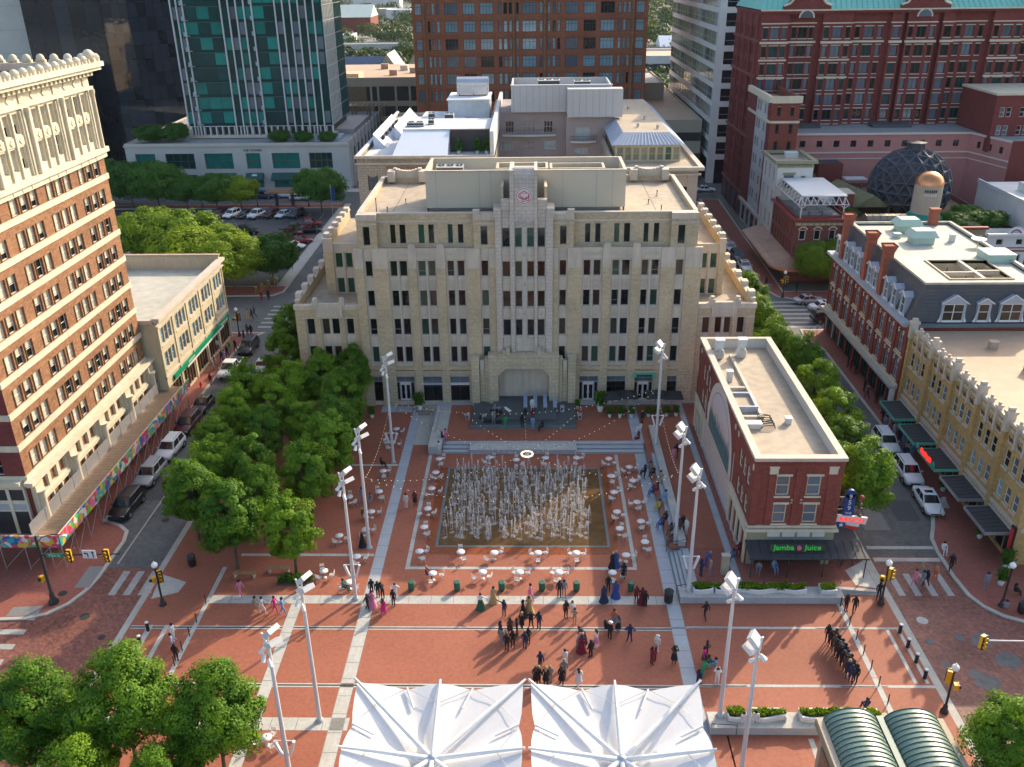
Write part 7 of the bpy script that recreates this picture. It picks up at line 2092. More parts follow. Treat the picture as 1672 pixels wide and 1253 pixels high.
def slab_b(name, label, x0, x1, y0, y1, h, m, bands=None, roof='roof_peach'):
 s_ = site(name, label, 'building', ((x0 + x1) / 2, y0,0)); w = MB(); w.box(x0, x1, y0, y1,0, h, m)
 for (z0, z1, bm_) in bands or []:
  w.box(x0 - .1, x1 + .1, y0 - .1, y0 - .005, z0, z1, bm_)
 w.build('wall', s_); r = MB(); r.box(x0 + .3, x1 - .3, y0 + .3, y1 - .3, h, h + .15, roof); parapet(r, x0, x1, y0, y1, h, .5,.3, m); r.build('roof', s_); return s_
slab_b('tan_block', 'flat tan building with peach roof between brick tower and banded office', 28.5,41,222,300,13.5, 'garage_tan', [(9,11, 'dark_frame'),(4,6, 'dark_frame')])
slab_b('tan_block', 'small tan plant room on the peach roof beside the banded office', 29.5,37,262,292,17.5, 'garage_tan', None, 'roof_grey')
slab_b('white_long_building', 'long low white building with a dark window band in the right-hand gap', 40,90,430,460,10, 'stucco_white', [(3,7, 'dark_frame')])
slab_b('dark_long_building', 'long low dark roofed building behind the white one in the right-hand gap', 50,84,475,490,9, 'slate', None, 'slate')
slab_b('far_tower', 'pale glass tower with vertical stripes on the horizon', 240,300,1900,1930,62, 'blue_frame', [(4,60, 'roof_metal')])
slab_b('far_tower', 'small white tower on the far left horizon', -196,-172,1500,1520,34, 'stucco_white', [(5,30, 'blue_frame')])
slab_b('highway_bridge', 'long pale highway bridge crossing behind the trees', -420,60,560,574,7, 'concrete', [(0,4.6, 'slot')], 'asphalt_pale')
for i, (x, y, sx, sy, h, m_) in enumerate([(-135,640,30,20,8, 'stucco_white'),(-98,690,24,16,7, 'garage_tan'),(-120,1000,60,30,9, 'stucco_white'),(-210,1250,80,30,12, 'stucco_white'),(-170,1050,40,30,8, 'garage_tan'),(120,700,30,20,8, 'stucco_white'),(130,880,40,24,9, 'stucco_white'),(-150,330,40,30,9, 'garage_tan'),(-205,360,50,30,12, 'wine_brick'),(-250,420,60,40,10, 'stucco_cream'),(150,330,50,40,12, 'wine_brick')]):
 slab_b('far_building', ['white block just beyond the highway', 'tan shed beyond the highway beside the brick tower', 'long white roof far beyond the highway', 'widest white block near the left horizon', 'tan block far beyond the brick hall', 'white roof among the trees right of the brick tower', 'white block deep in the wood right of the brick tower', 'tan block behind the mirrored office', 'wine block at the far left edge', 'cream block at the far left edge', 'wine block behind the hotel'][i], x - sx / 2, x + sx / 2, y - sy / 2, y + sy / 2, h, m_, None, 'roof_white' if i % 2 == 0 else 'roof_peach')
# ------------------------------------------------------------------ trees: trunk with limbs, crown of many leaf clumps
nprng = np.random.default_rng(5)
def crown_mesh(name, m, rx, rz, zc, nclump, nleaf, size, shape='round', gap=0.0):
 """Leaf-sized quads gathered in clumps that fill an uneven crown."""
 C_ = []
 while len(C_) < nclump:
  p = nprng.normal(size=3); p /= np.linalg.norm(p)
  rr = nprng.uniform(.35,1.0) ** .5
  p = p * rr
  if shape == 'cone' and (p[2] > 0 and hypot(p[0], p[1]) > 1.05 - .75 * p[2]): continue
  if p[2] < -.75: continue
  C_.append(p * np.array([rx * nprng.uniform(.85,1.12), rx * nprng.uniform(.85,1.12), rz]))
 C_ = np.array(C_)
 cs = nprng.uniform(.45,1.2, nclump) * rx * .27
 n = nclump * nleaf
 d = nprng.normal(size=(n, 3)); d /= np.linalg.norm(d, axis=1)[:, None]
 rad = nprng.uniform(.35,1, n) ** .6
 base = np.repeat(C_, nleaf, 0); sc = np.repeat(cs, nleaf)
 pos = base + d * (rad * sc)[:, None] * np.array([1.15,1.15,.8])
 cr = pos / np.array([rx, rx, rz]); cr /= np.linalg.norm(cr, axis=1)[:, None] + 1e-6
 nor = d * .75 + cr * .75 + nprng.normal(size=(n, 3)) * .42 + np.array([0,0,.35])
 nor /= np.linalg.norm(nor, axis=1)[:, None]
 a = np.cross(nor, nprng.normal(size=(n, 3))); a /= np.linalg.norm(a, axis=1)[:, None]
 b = np.cross(nor, a)
 s = (nprng.uniform(.6,1.25, n) * size)[:, None]
 q = np.stack([pos - a * s, pos - b * s * .55 + nor * s * .12, pos + a * s, pos + b * s * .55 + nor * s * .12],1) + np.array([0,0, zc])
 me = bpy.data.meshes.new(name)
 me.vertices.add(n * 4); me.loops.add(n * 4); me.polygons.add(n)
 me.vertices.foreach_set('co', q.reshape(-1))
 me.loops.foreach_set('vertex_index', np.arange(n * 4, dtype=np.int32))
 me.polygons.foreach_set('loop_start', np.arange(0, n * 4,4, dtype=np.int32))
 me.materials.append(LEAF[m]); me.update(calc_edges=True)
 return me
def trunk_mesh(h, r_, rx, rz, zc):
 b = MB(); b.tube((0,0,0),(.1,.05, h * .5), r_, 'bark', 8, r_ * .8); b.tube((.1,.05, h * .5),(0,.1, zc), r_ * .8, 'bark', 8, r_ * .5)
 b.tube((0,.1, zc),(.1,0, zc + rz * .6), r_ * .5, 'bark', 6, r_ * .15)
 for i in range(7):
  a = i * 2.4; z0 = h * .45 + (zc - h * .45) * i / 6
  e = Vector((rx * .62 * cos(a), rx * .62 * sin(a), z0 + rz * .5 + .3))
  b.tube((.05,.05, z0), e * .55 + Vector((0,0, z0 * .45)), r_ * .45, 'bark', 5, r_ * .28); b.tube(e * .55 + Vector((0,0, z0 * .45)), e, r_ * .28, 'bark', 5, r_ * .08)
 return b.mesh('trunk')
TREES = {}
def kind_(k, m, rx, rz, h, n, leaf, size, shape='round', tr=.16):
 TREES[k] = [(crown_mesh('crown', m, rx, rz, h - rz * .92, n, leaf, size, shape), trunk_mesh(h * .45, tr, rx, rz, h - rz)) for _ in range(3 if k in ('grove', 'street', 'front') else 2)]
kind_('grove', 'elm', 2.4,3.3,8.3,90,230,.125, 'cone')
kind_('front', 'elm', 3.0,3.9,9.6,130,260,.115, 'cone')
kind_('street', 'elm', 2.3,2.9,7.3,85,190,.125, 'cone')
kind_('oak', 'deep', 5.6,3.6,9.5,130,170,.26)
kind_('lime', 'lime', 6.0,3.8,9.8,140,180,.27)
kind_('far', 'far', 7.0,4.6,10,60,60,.9)
def tree(k, x, y, label, group, s=1.0, z=0.0, sz=1.0):
 cm_, tm2 = TREES[k][rng.randrange(len(TREES[k]))]
 t_ = thing('tree', label, 'tree', (x, y, z), rng.uniform(0,6.28), group); t_.scale = (s, s, s * sz)
 link('crown', cm_, t_); link('trunk', tm2, t_)
 return t_
GROVE = [(-21.3,94.9),(-24.2,91.5),(-20.6,86.0),(-27.1,89.1),(-23.5,81.0),(-27.6,79.7),(-32.0,89.1),(-32.0,77.8),(-20.2,75.9),(-31.5,83.1),(-31.1,68.0),(-26.6,71.8),(-21.2,71.5),(-26.2,63.8),(-20.8,63.0),(-20.4,80.8),(-31.3,106.5),(-30.7,99.5),(-30.5,72.2),(-28.2,85.4),(-24.6,67.3),(-31.0,112.5)]
for i, (x, y) in enumerate(sorted(GROVE, key=lambda p: p[1])):
 tree('grove', x, y, ORD[i] + ' nearest leafy tree of the dense grove left of the fountain', 'trees of the dense grove left of the fountain', rng.uniform(.94,1.12))
for i, (x, y, s_) in enumerate([(-26.2,41.8,1.05),(-20.2,41.3,.98),(-31.8,41.5,.95),(-22.0,37.2,.74),(-27.3,37.0,.78),(-35.4,41.2,.85),(28.9,39.6,.92)]):
 tree('front', x, y, ['tall pointed bright green tree in the near left corner', 'broad bright green tree right of the pointed one in the near left corner', 'bushy tree left of the pointed one in the near left corner', 'small low tree in front of the broad one in the near left corner', 'small low tree in front of the pointed one in the near left corner', 'tree cut by the left frame edge near the brick street', 'bright tree in the lower right corner beside the pavilion'][i], 'street trees nearest the viewer', s_)
for i, (x, y, s_) in enumerate([(32.0,98.2,1.0),(31.6,90.4,1.0),(31.2,82.6,1.0),(30.6,77.0,.95),(29.7,70.4,1.1),(30.3,120.0,1.05),(29.8,108.6,1.05),(29.6,102,1.0),(29.9,114,.95)]):
 tree('street', x, y, ORD[i] + ' listed of the round street trees between the corner brick building and the right street' if False else ['farthest but four', 'third', 'second', 'half-hidden', 'largest and nearest', 'farthest', 'third farthest', 'fourth farthest', 'second farthest'][i] + ' street tree in the row along the left kerb of the right-hand street', 'row of street trees by the right-hand street', s_ * 1.16, terrace_z(x, y))
for i, (x, y) in enumerate([(48.5,139.2),(45.8,138.4),(52.0,138.6)]):
 tree('lime', x, y, ['bright', 'darker left', 'right-hand'][i] + ' leafy tree against the wine-red corner building', 'trees by the wine-red corner building', .55,0,1.35)
for i, (x, y, k, s_) in enumerate([(-89.9,196.3, 'oak', 1),(-83.1,194.2, 'oak', 1.05),(-76.8,194.0, 'oak', .75),(-69.7,192.8, 'oak', .8),(-64.6,193.7, 'lime', .7),(-46.1,191.0, 'oak', .95),(-68.4,152.5, 'lime', 1),(-60.2,148.4, 'lime', 1.05),(-49.6,138.9, 'lime', .92),(-57.0,141.3, 'lime', .95),(-53.9,146.3, 'lime', .85),(-44.0,143.2, 'oak', .82),(-97,197, 'oak', 1.1)]):
 tree(k, x, y, ['dark tree at the far left of the parking lot edge', 'big dark tree in the row before the stone podium', 'smaller tree right of the big dark one by the podium', 'middle tree in the row before the stone podium', 'light green tree right of the middle one by the podium', 'dark round tree by the crossing at the right end of the podium', 'yellow-green tree farthest left behind the cream building', 'yellow-green tree peaking behind the cream building roof', 'yellow-green tree at the street corner beyond the cream building', 'low yellow-green tree just behind the cream building', 'yellow-green tree overhanging the parked cars in the lot', 'dark spreading tree on the corner of the parking lot', 'dark tree behind the tall tower at the left'][i], 'trees round the parking lot', s_)
for i, (x, y, s_) in enumerate([(-92,217,.62),(-86.5,217.5,.6),(-60.5,216.6,.45),(-49,216.5,.4),(-89,226,.5),(-55,217,.4)]):
 tree('oak', x, y, ['wide planting at the left end of the podium roof', 'second planting from the left on the podium roof', 'bushy planting near the middle of the podium roof', 'planting at the right end of the podium roof', 'small tree set back on the podium roof', 'low planting right of the middle of the podium roof'][i], 'plantings on the podium roof', s_, 9.8,.8)
for i, (x, y) in enumerate([(66.5,139.5),(69.5,140.5),(72.8,140),(70.5,144),(52.5,146)]):
 tree('oak', x, y, ['dark clump left', 'lighter clump', 'bright clump right', 'tall clump behind', 'flowering bush'][i] + ' of the roof garden beside the silo', 'roof garden plants', .42 if i < 4 else .25,8.8 if i < 4 else 9.2,.8)
# woods of the far town read as one mass
cm_, _ = TREES['far'][0]
co = np.empty(len(cm_.vertices) * 3); cm_.vertices.foreach_get('co', co); co = co.reshape(-1,3)
sub = co.reshape(-1,4,3)[::9]
Q = []
cnt = 0
while cnt < 1100:
 y = 320 + 2500 * nprng.uniform() ** 1.7
 x = nprng.uniform(-.34,.34) * y
 if 225 < y < 305: continue
 if 372 < y < 405 and -88 < x < -38: continue
 if 425 < y < 500 and 36 < x < 95: continue
 if 545 < y < 590 or (770 < y < 830 and -200 < x < -125): continue
 s_ = nprng.uniform(.6,1.2) * (1 + y / 2500)
 a = nprng.uniform(0,6.28)
 Rz = np.array([[cos(a),-sin(a),0],[sin(a), cos(a),0],[0,0,1]])
 Q.append((sub @ Rz.T) * s_ + np.array([x, y, -1])); cnt += 1
Q = np.concatenate(Q, 0); n = len(Q)
me = bpy.data.meshes.new('woods')
me.vertices.add(n * 4); me.loops.add(n * 4); me.polygons.add(n)
me.vertices.foreach_set('co', Q.reshape(-1)); me.loops.foreach_set('vertex_index', np.arange(n * 4, dtype=np.int32)); me.polygons.foreach_set('loop_start', np.arange(0, n * 4,4, dtype=np.int32))
me.materials.append(LEAF['far']); me.update(calc_edges=True)
link('woods', me, None, None, 0, kind='stuff', label='far wooded town seen between the towers', category='woods')
for i, (x, y) in enumerate([(-92,350),(-84,345),(-100,362),(-38,352),(-30,400),(44,335),(52,330),(60,338),(67,333),(75,340),(-62,430),(-48,470),(-100,500),(-118,520),(-80,470)]):
 tree('far', x, y, 'number ' + str(i) if False else ['tree left of the gabled cream buildings', 'second tree left of the gabled cream buildings', 'farther left tree by the small pink house', 'tree right of the gabled cream buildings', 'tree at the brick tower edge in the left gap', 'leftmost tree before the white long building', 'second tree before the white long building', 'middle tree before the white long building', 'fourth tree before the white long building', 'rightmost tree before the white long building', 'bright tree just behind the blue slate roofs', 'tall tree behind the rightmost cream gable', 'tree by the highway in the left gap', 'leftmost tree by the highway in the left gap', 'dark tree behind the blue slate roofs'][i], 'trees of the far town', rng.uniform(.9,1.2))
# air between here and the horizon
hz = MB(); hz.box(-3050,3050,-350,4050,-1.2,64, 'haze')
hm = bpy.data.materials.new('haze'); hm.use_nodes = True; M['haze'] = hm
hn = hm.node_tree; hn.nodes.remove(hn.nodes['Principled BSDF'])
pv = hn.nodes.new('ShaderNodeVolumePrincipled'); pv.inputs['Color'].default_value = (.72,.82,.95,1); pv.inputs['Density'].default_value = .00003; pv.inputs['Anisotropy'].default_value = .2
hn.links.new(pv.outputs[0], hn.nodes['Material Output'].inputs['Volume'])
hz.build('haze')['kind'] = 'stuff'
# ------------------------------------------------------------------ fountain jets
wm = bpy.data.materials.new('water_spray'); wm.use_nodes = True; M['spray'] = wm
b_ = wm.node_tree.nodes['Principled BSDF']; b_.inputs['Base Color'].default_value = (.78,.76,.74,1); b_.inputs['Roughness'].default_value = .25; b_.inputs['Alpha'].default_value = .55
fm_ = wm.copy(); M['foam'] = fm_; fm_.node_tree.nodes['Principled BSDF'].inputs['Alpha'].default_value = .3
fo = thing('fountain', 'plaza fountain of many white water jets rising from a brown basin', 'fountain', (-1,74.1,.01))
JM = []
for v in range(6):
 b = MB(); H_ = 1.25 + .2 * v; dx = rng.uniform(.12,.3); a = rng.uniform(-.5,.5)
 up = [(dx * t * .45 * cos(a), dx * t * .45 * sin(a), H_ * (1 - (1 - t) ** 2)) for t in (0,.2,.4,.6,.8,1)]
 for i in range(5):
  b.tube(up[i], up[i + 1],.014 + .006 * i, 'spray', 5,.02 + .006 * i, False)
 tp = Vector(up[-1])
 for k in range(9):
  t = k / 8; p = tp + Vector((dx * t * 1.1 * cos(a), dx * t * 1.1 * sin(a),.03 - H_ * .75 * t * t)) + Vector((rng.uniform(-.04,.04), rng.uniform(-.04,.04),0))
  b.ball(p, .05 - .025 * t, 'spray', 5,3,1.8)
 for k in range(34):
  t = rng.uniform(.2,1); p = tp + Vector((dx * t * 1.2 * cos(a) + rng.uniform(-.2,.2) * t, dx * t * 1.2 * sin(a) + rng.uniform(-.2,.2) * t, -H_ * .9 * t * t)); b.ball(p, rng.uniform(.012,.03), 'spray', 4,2,2.2)
 n = 14; q0 = [.3 * rng.uniform(.5,1.2) for _ in range(n)]
 b.grid([[(dx + r_ * q0[i % n] * cos(2 * pi * i / n), r_ * q0[i % n] * sin(2 * pi * i / n),.004 + (.09 * rng.random() if r_ not in (0,1) else 0)) for i in range(n + 1)] for r_ in (1,.75,.5,.25,.01)], 'foam', False)
 JM.append(b.mesh('water_jet'))
for j in range(15):
 for i in range(20):
  if rng.random() < .94:
   x, y = -6.9 + 12.8 * i / 19 + rng.uniform(-.3,.3),-5.7 + 11.6 * j / 14 + rng.uniform(-.36,.36)
   o = link('water_jet', JM[rng.randrange(6)], fo, (x + .1, y + .2,.004), rng.uniform(0,6.28)); s_ = rng.uniform(.6,1.2); o.scale = (1,1, s_)
# ------------------------------------------------------------------ bistro tables and chairs
b = MB(); b.lathe([(.36,0),(.38,.012),(.38,.03),(.01,.034)],(0,0,.71), 'white_paint', 20); TT = b.mesh('table_top')
b = MB(); b.tube((0,0,.03),(0,0,.71),.03, 'steel', 8); TS = b.mesh('stem')
b = MB(); b.lathe([(.2,0),(.2,.02),(.06,.05),(.03,.06)],(0,0,0), 'off_white', 14); TB = b.mesh('foot')
b = MB()
for k in range(6):
 b.box(-.19,.19,-.2 + k * .068,-.145 + k * .068,.44,.46, 'off_white')
b.box(-.2,-.17,-.2,.2,.425,.439, 'off_white'); b.box(.17,.2,-.2,.2,.425,.439, 'off_white'); CS = b.mesh('seat')
b = MB()
for k in range(4):
 b.box(-.19,.19,-.235,-.215,.58 + k * .075,.635 + k * .075, 'off_white')
b.box(-.2,-.18,-.23,-.21,.46,.9, 'off_white'); b.box(.18,.2,-.23,-.21,.46,.9, 'off_white'); CBK = b.mesh('backrest')
b = MB()
for sx in (-1,1):
 b.tube((sx * .2,-.24,0),(sx * .19,.17,.44),.014, 'steel', 4); b.tube((sx * .21,.22,0),(sx * .19,-.2,.46),.014, 'steel', 4)
b.tube((-.2,0,.22),(.2,0,.22),.012, 'steel', 4); CF = b.mesh('folding_frame')
def bistro(x, y, label, n, a0, z=0.0, grp='bistro tables around the fountain'):
 t_ = thing('bistro_table', 'white round table, ' + label, 'table', (x, y, z),0, grp)
 link('table_top', TT, t_); link('stem', TS, t_); link('foot', TB, t_)
 for k in range(n):
  a = a0 + (k * 2 * pi / n if n > 2 else k * rng.uniform(1.6,3.2)) + rng.uniform(-.25,.25); r_ = rng.uniform(.58,.85)
  c = thing('bistro_chair', ['nearest', 'second', 'third', 'fourth'][k] + ' folding chair at the table ' + label, 'chair', (x + r_ * cos(a), y + r_ * sin(a), z), a + pi / 2 + rng.uniform(-.3,.3), 'white folding chairs')
  link('seat', CS, c); link('backrest', CBK, c); link('folding_frame', CF, c)
def row(pts, name):
 for i, (x, y) in enumerate(pts):
  bistro(x, y, ORD[i] + ' ' + name, rng.choice([2,2,3]) , rng.uniform(-2.6,-.6))
row([(-10.0,81.9),(-4.7,82.2),(-1.8,81.7),(1.3,82.1),(4.6,82.1),(8.0,81.9)], 'from left in the row behind the fountain')
row([(-10.2,65.4),(-6.5,65.3),(-3.5,65.2),(.4,65.2),(3.8,65.2),(8.2,64.9)], 'from left in the row just before the fountain')
row([(-8.7,62.2),(-4.4,62.4),(-1.2,62.4),(2.2,62.4),(6.8,62.4)], 'from left in the front row by the bins')
row([(-10.2,69.2),(-10.2,72.3),(-10.2,76.0),(-10.1,79.1)], 'from the front along the fountain left side')
row([(8.0,69.0),(8.0,71.8),(8.0,75.3),(8.0,78.4)], 'from the front along the fountain right side')
row([(10.1,66.9),(10.1,70.2),(10.1,73.5),(10.1,77.5),(10.0,80.2)], 'from the front beside the right-hand steps')
row([(-15.7,60.95),(-15.7,64.6),(-15.6,68.8),(-15.6,71.8),(-15.4,75.4),(-15.6,79.4),(-15.6,85.6),(-15.5,88.7)], 'from the front beside the left paving band')
row([(-18.2,44.1),(-18.2,62.5),(-17.9,67.8),(-18.2,74.4)], 'from the front at the edge of the grove')
# ------------------------------------------------------------------ tall light masts
PP = [(-15.0,82.4),(-15.02,66.9),(-14.96,59.6),(-15.1,46.3),(-15.9,41.2),(13.3,84.6),(12.9,67.3),(12.9,60.0),(12.9,46.3),(13.35,41.5)]
def mast(x, y, z, label, sgn, spk):
 t_ = thing('light_mast', label, 'light mast', (x, y, z),0 if sgn < 0 else pi, 'tall white light masts round the court')
 H_ = 11.5 if sgn < 0 else 10.9
 b = MB(); b.tube((0,0,.05),(0,0, H_),.17, 'pole_paint', 12,.1); b.tube((0,0, H_),(.1,0, H_ + .7),.06, 'pole_paint', 8); b.build('pole', t_)
 b = MB(); b.lathe([(.3,0),(.28,.12),(.18,.2)],(0,0,0), 'granite', 14); b.build('base', t_)
 for k, (p, rx, rz) in enumerate((((.28,.05, H_ + .9),.75,-.5),((.38,-.1, H_ + .15),.95,-.7))):
  b = MB(); b.obox(p, .85,.32,.75, 'pole_paint', rz + pi / 2, rx); b.build('floodlight', t_)
 for k in range(4):
  a = 2.0 + k * .9; b = MB(); p = Vector((.3 * cos(a),.3 * sin(a), H_ - .1 - .3 * k)); b.tube(p, p + Vector((.3 * cos(a + .6),.3 * sin(a + .6),-.35)),.11, 'white_paint', 8,.14); b.tube((0,0, p.z), p, .035, 'pole_paint', 5); b.build('spotlight', t_)
 b = MB(); b.tube((-.25,-.1, H_ + .9),(-.05,0, H_ - .5),.07, 'white_paint', 8); b.build('antenna', t_)
 if spk:
  b = MB(); b.tube((-.6,0,3.55),(.6,0,3.55),.04, 'white_paint', 6); b.tube((-.2,0,3.0),(.2,0,3.0),.03, 'white_paint', 6); b.build('bracket', t_)
  for sg in (-1,1):
   b = MB(); b.obox((sg * .45,-.02,2.95),.17,.2,1.25, 'white_paint', 0,0, sg * .28); b.build('speaker', t_)
for i, (x, y) in enumerate(PP):
 side = 'left' if i < 5 else 'right'
 mast(x, y, terrace_z(x, y) + (.92 if i in (5,6) else 0) + (.62 if i in (7,8) else 0) - (.45 if i in (5,6) else 0),['rear', 'second rearmost', 'middle', 'second nearest', 'nearest'][i % 5] + ' tall white light mast in the ' + side + '-hand row', -1 if i < 5 else 1, i in (0,2,5,7,4))
# ------------------------------------------------------------------ string lights
M['bulb'] = emitmat('bulb', (1.0,.86,.6),.35)
hub = thing('light_ring', 'small white ring of lights hung over the fountain rear edge', 'light ring', (-.6,75.4,5.0))
b = MB(); n = 24
for i in range(n):
 b.tube((.55 * cos(2 * pi * i / n),.55 * sin(2 * pi * i / n),0),(.55 * cos(2 * pi * (i + 1) / n),.55 * sin(2 * pi * (i + 1) / n),0),.1, 'bulb', 6)
b.build('ring', hub); b = MB(); b.lathe([(.2,-.05),(.22,.05),(.02,.07)],(0,0,0), 'steel', 10); b.build('hub', hub)
A_ = {'lr': (-14.85,82.4,7.2), 'lf': (-14.85,66.9,7.4), 'rr': (13.1,84.6,7.6), 'rf': (12.75,67.3,7.6), 'h': (-.6,75.4,5.1), 'sl': (-7.6,82.9,5.9), 'sr': (5.4,83.9,6.0), 'sc': (-.9,83.4,5.35)}
for i, (p, q, sag, lab) in enumerate([('lr', 'h', 1.3, 'from the rear left mast to the ring'),('lf', 'h', 1.2, 'from the second left mast to the ring'),('rr', 'h', 1.3, 'from the rear right mast to the ring'),('rf', 'h', 1.2, 'from the second right mast to the ring'),('lr', 'lf', 1.0, 'joining the two left masts'),('rr', 'rf', 1.0, 'joining the two right masts'),('lr', 'rr', 2.05, 'spanning in front of the stage between masts'),('sl', 'h', .25, 'from the left of the long front strand to the ring'),('sr', 'h', .25, 'from the right of the long front strand to the ring'),('sc', 'h', .15, 'from the middle of the long front strand to the ring'),('lf', 'rf', 2.6, 'spanning the fountain front between masts')]):
 P_, Q_ = Vector(A_[p]), Vector(A_[q]); n = int((Q_ - P_).length / .62)
 t_ = thing('string_light', 'string of small warm bulbs ' + lab, 'string lights', P_)
 pts = [P_.lerp(Q_, k / n) - Vector((0,0, sag * 4 * (k / n) * (1 - k / n))) - P_ for k in range(n + 1)]
 b = MB(); b.path(pts, .012, 'dark_frame', 3); b.build('cable', t_); b = MB()
 for k in range(1, n):
  b.ball(pts[k] - Vector((0,0,.06)),.036, 'bulb', 5,3)
 b.build('bulbs', t_)['kind'] = 'stuff'
# ------------------------------------------------------------------ street lamps with signals, mast arm, bollards, bins
def signal(par, x, y, z, rz=0.0, n=3, small=False):
 b = MB(); h_ = .36 * n if not small else .45
 b.obox((x, y, z),.36,.26, h_, 'signal_yellow', rz); b.obox((x + .15 * sin(rz), y - .15 * cos(rz), z),.46,.04, h_ + .1, 'signal_yellow' if small else 'black_paint', rz)
 s_ = b.build('signal_head', par)
 for k in range(n if not small else 1):
  l_ = MB(); zz = z + h_ / 2 - .18 - .36 * k if not small else z
  l_.tube((x + .17 * sin(rz), y - .17 * cos(rz), zz),(x + .36 * sin(rz), y - .36 * cos(rz), zz),.13, 'signal_yellow' if not small else 'black_paint', 10,.14, False); l_.tube((x + .17 * sin(rz), y - .17 * cos(rz), zz),(x + .2 * sin(rz), y - .2 * cos(rz), zz),.11, 'grille_dark', 10); l_.build('lens', s_)
def lamp(x, y, label, z=0.0, sig=True, rz=0.0):
 t_ = thing('street_lamp', label, 'street lamp', (x, y, z), rz, 'black street lamps with white globes')
 b = MB(); b.lathe([(.3,0),(.28,.15),(.18,.3),(.16,.6),(.09,.7),(.07,3.6),(.1,3.65),(.13,3.8)],(0,0,0), 'black_paint', 10); b.build('post', t_)
 b = MB(); b.ball((0,0,4.05),.26, 'globe', 12,8,1.05); b.lathe([(.08,4.3),(.03,4.45)],(0,0,0), 'globe', 8); b.build('globe', t_)
 if sig:
  signal(t_, .28,-.05,3.0,.5); signal(t_, -.3,.0,2.6,-.9,1, True)
lamp(-31.0,58.8, 'black lamp post with yellow signals on the left corner of the plaza')
lamp(28.6,59.1, 'black lamp post with yellow signals at the right-hand crossing', .15, True, .3)
lamp(28.96,47.5, 'black lamp post with tall yellow signal near the lower right corner', 0, True, 2.2)
lamp(38.4,59.0, 'black lamp post beside the bin on the far right sidewalk', .02, False)
lamp(-29.5,42.6, 'black lamp post with yellow signal above the near left trees', 0, True, 1.2)
lamp(-42.5,118.6, 'black lamp post at the corner of the cream building', .02)
lamp(39.6,134.2, 'black lamp post at the far right street corner', .02)
for i, (x, y) in enumerate([(-74,195.6),(-61.5,195.6),(-50,195.6)]):
 lamp(x, y, ORD[i] + ' black lamp post from the left beyond the parking lot', .02, False)
ma_ = thing('signal_mast', 'tall black mast with an arm carrying two yellow signals and signs', 'signal mast', (-40.35,59.0,.02))
b = MB(); b.lathe([(.42,0),(.4,.25),(.24,.5),(.2,1.0),(.13,1.1),(.09,6.7)],(0,0,0), 'black_paint', 12); b.path([(0,0,6.0),(.5,0,6.6),(1.4,0,6.9),(2.3,0,6.85)],.04, 'black_paint'); b.build('mast', ma_)
b = MB(); b.tube((0,0,4.85),(6.6,0,5.0),.08, 'black_paint', 8,.05); b.build('arm', ma_); b = MB(); b.box(2.1,2.6,-.12,.12,6.72,6.84, 'white_paint'); b.build('lamp_head', ma_)
signal(ma_, 2.5,-.15,4.95); signal(ma_, 5.6,-.15,4.98); signal(ma_, -.3,-.1,2.6,-.6,1, True)
b = MB(); b.box(.55,1.95,-.12,-.08,4.7,5.1, 'sign_green'); b.build('street_name_sign', ma_); text('Main St', 'lettering', ma_, (-40.35 + 1.25,58.87,4.83), U, .32, 'off_white', .01)
b = MB(); b.box(3.6,4.7,-.14,-.1,4.65,5.45, 'white_paint'); b.build('lane_sign', ma_)
b = MB()
for x in (4.45,):
 b.box(x - .04, x + .04,-.155,-.142,4.75,5.2, 'black_paint'); b.poly([(x - .13,-.15,5.18),(x + .13,-.15,5.18),(x, -.15,5.38)], 'black_paint')
b.box(3.98,4.06,-.155,-.142,4.75,5.1, 'black_paint'); b.box(3.85,4.06,-.155,-.142,5.1,5.18, 'black_paint'); b.poly([(3.88,-.15,5.0),(3.88,-.15,5.28),(3.7,-.15,5.14)][::-1], 'black_paint'); b.build('arrow', ma_)
ra = thing('overhead_signal', 'signal arm with yellow head reaching in from the right frame edge', 'signal arm', (36.5,49.5,0))
b = MB(); b.tube((0,0,0),(0,0,6.2),.12, 'black_paint', 10,.08); b.tube((0,0,4.6),(-5.0,0,4.7),.06, 'pole_paint', 8); b.build('mast', ra); signal(ra, -5.0,-.1,4.7,.5)
for i, (x, y) in enumerate([(-41.5,125.5),(-41,127),(-40.4,128.4),(-39.8,130)]):
 t_ = thing('traffic_signal', ORD[i] + ' yellow signal from the left hanging over the far left crossing', 'traffic signal', (x, y, 4.6),0, 'signals over the far left crossing'); signal(t_, 0,0,0)
 b = MB(); b.tube((-.9,-.4,.5),(.9,.6,.5),.04, 'black_paint', 5); b.build('arm', t_)
bm_ = {}
def post(name, x, y, r_, h_, m, label, cat, grp, top=None):
 k = (name, r_, h_)
 if k not in bm_:
  b = MB(); b.tube((0,0,0),(0,0, h_ - .08), r_, m, 10); b1 = b.mesh('shaft'); b = MB(); b.lathe([(r_ * 1.1, h_ - .08),(r_ * 1.1, h_ - .03),(r_ * .6, h_)],(0,0,0), top or m, 10); bm_[k] = (b1, b.mesh('cap'))
 t_ = thing(name, label, cat, (x, y, terrace_z(x, y)),0, grp); link('shaft', bm_[k][0], t_); link('cap', bm_[k][1], t_)
for i, y in enumerate((55.7,54.05,52.4,50.75)):
 post('bollard', 28.88, y, .14,.9, 'black_paint', ['farthest', 'second farthest', 'second nearest', 'nearest'][i] + ' of the stout black bollards with white tops at the right', 'bollard', 'stout black bollards', 'white_paint')
for i, y in enumerate((55.6,54.0,52.4,50.8)):
 post('bollard', -31.0, y, .14,.9, 'black_paint', ['farthest', 'second farthest', 'second nearest', 'nearest'][i] + ' of the stout black bollards at the left plaza edge', 'bollard', 'stout black bollards', 'black_paint')
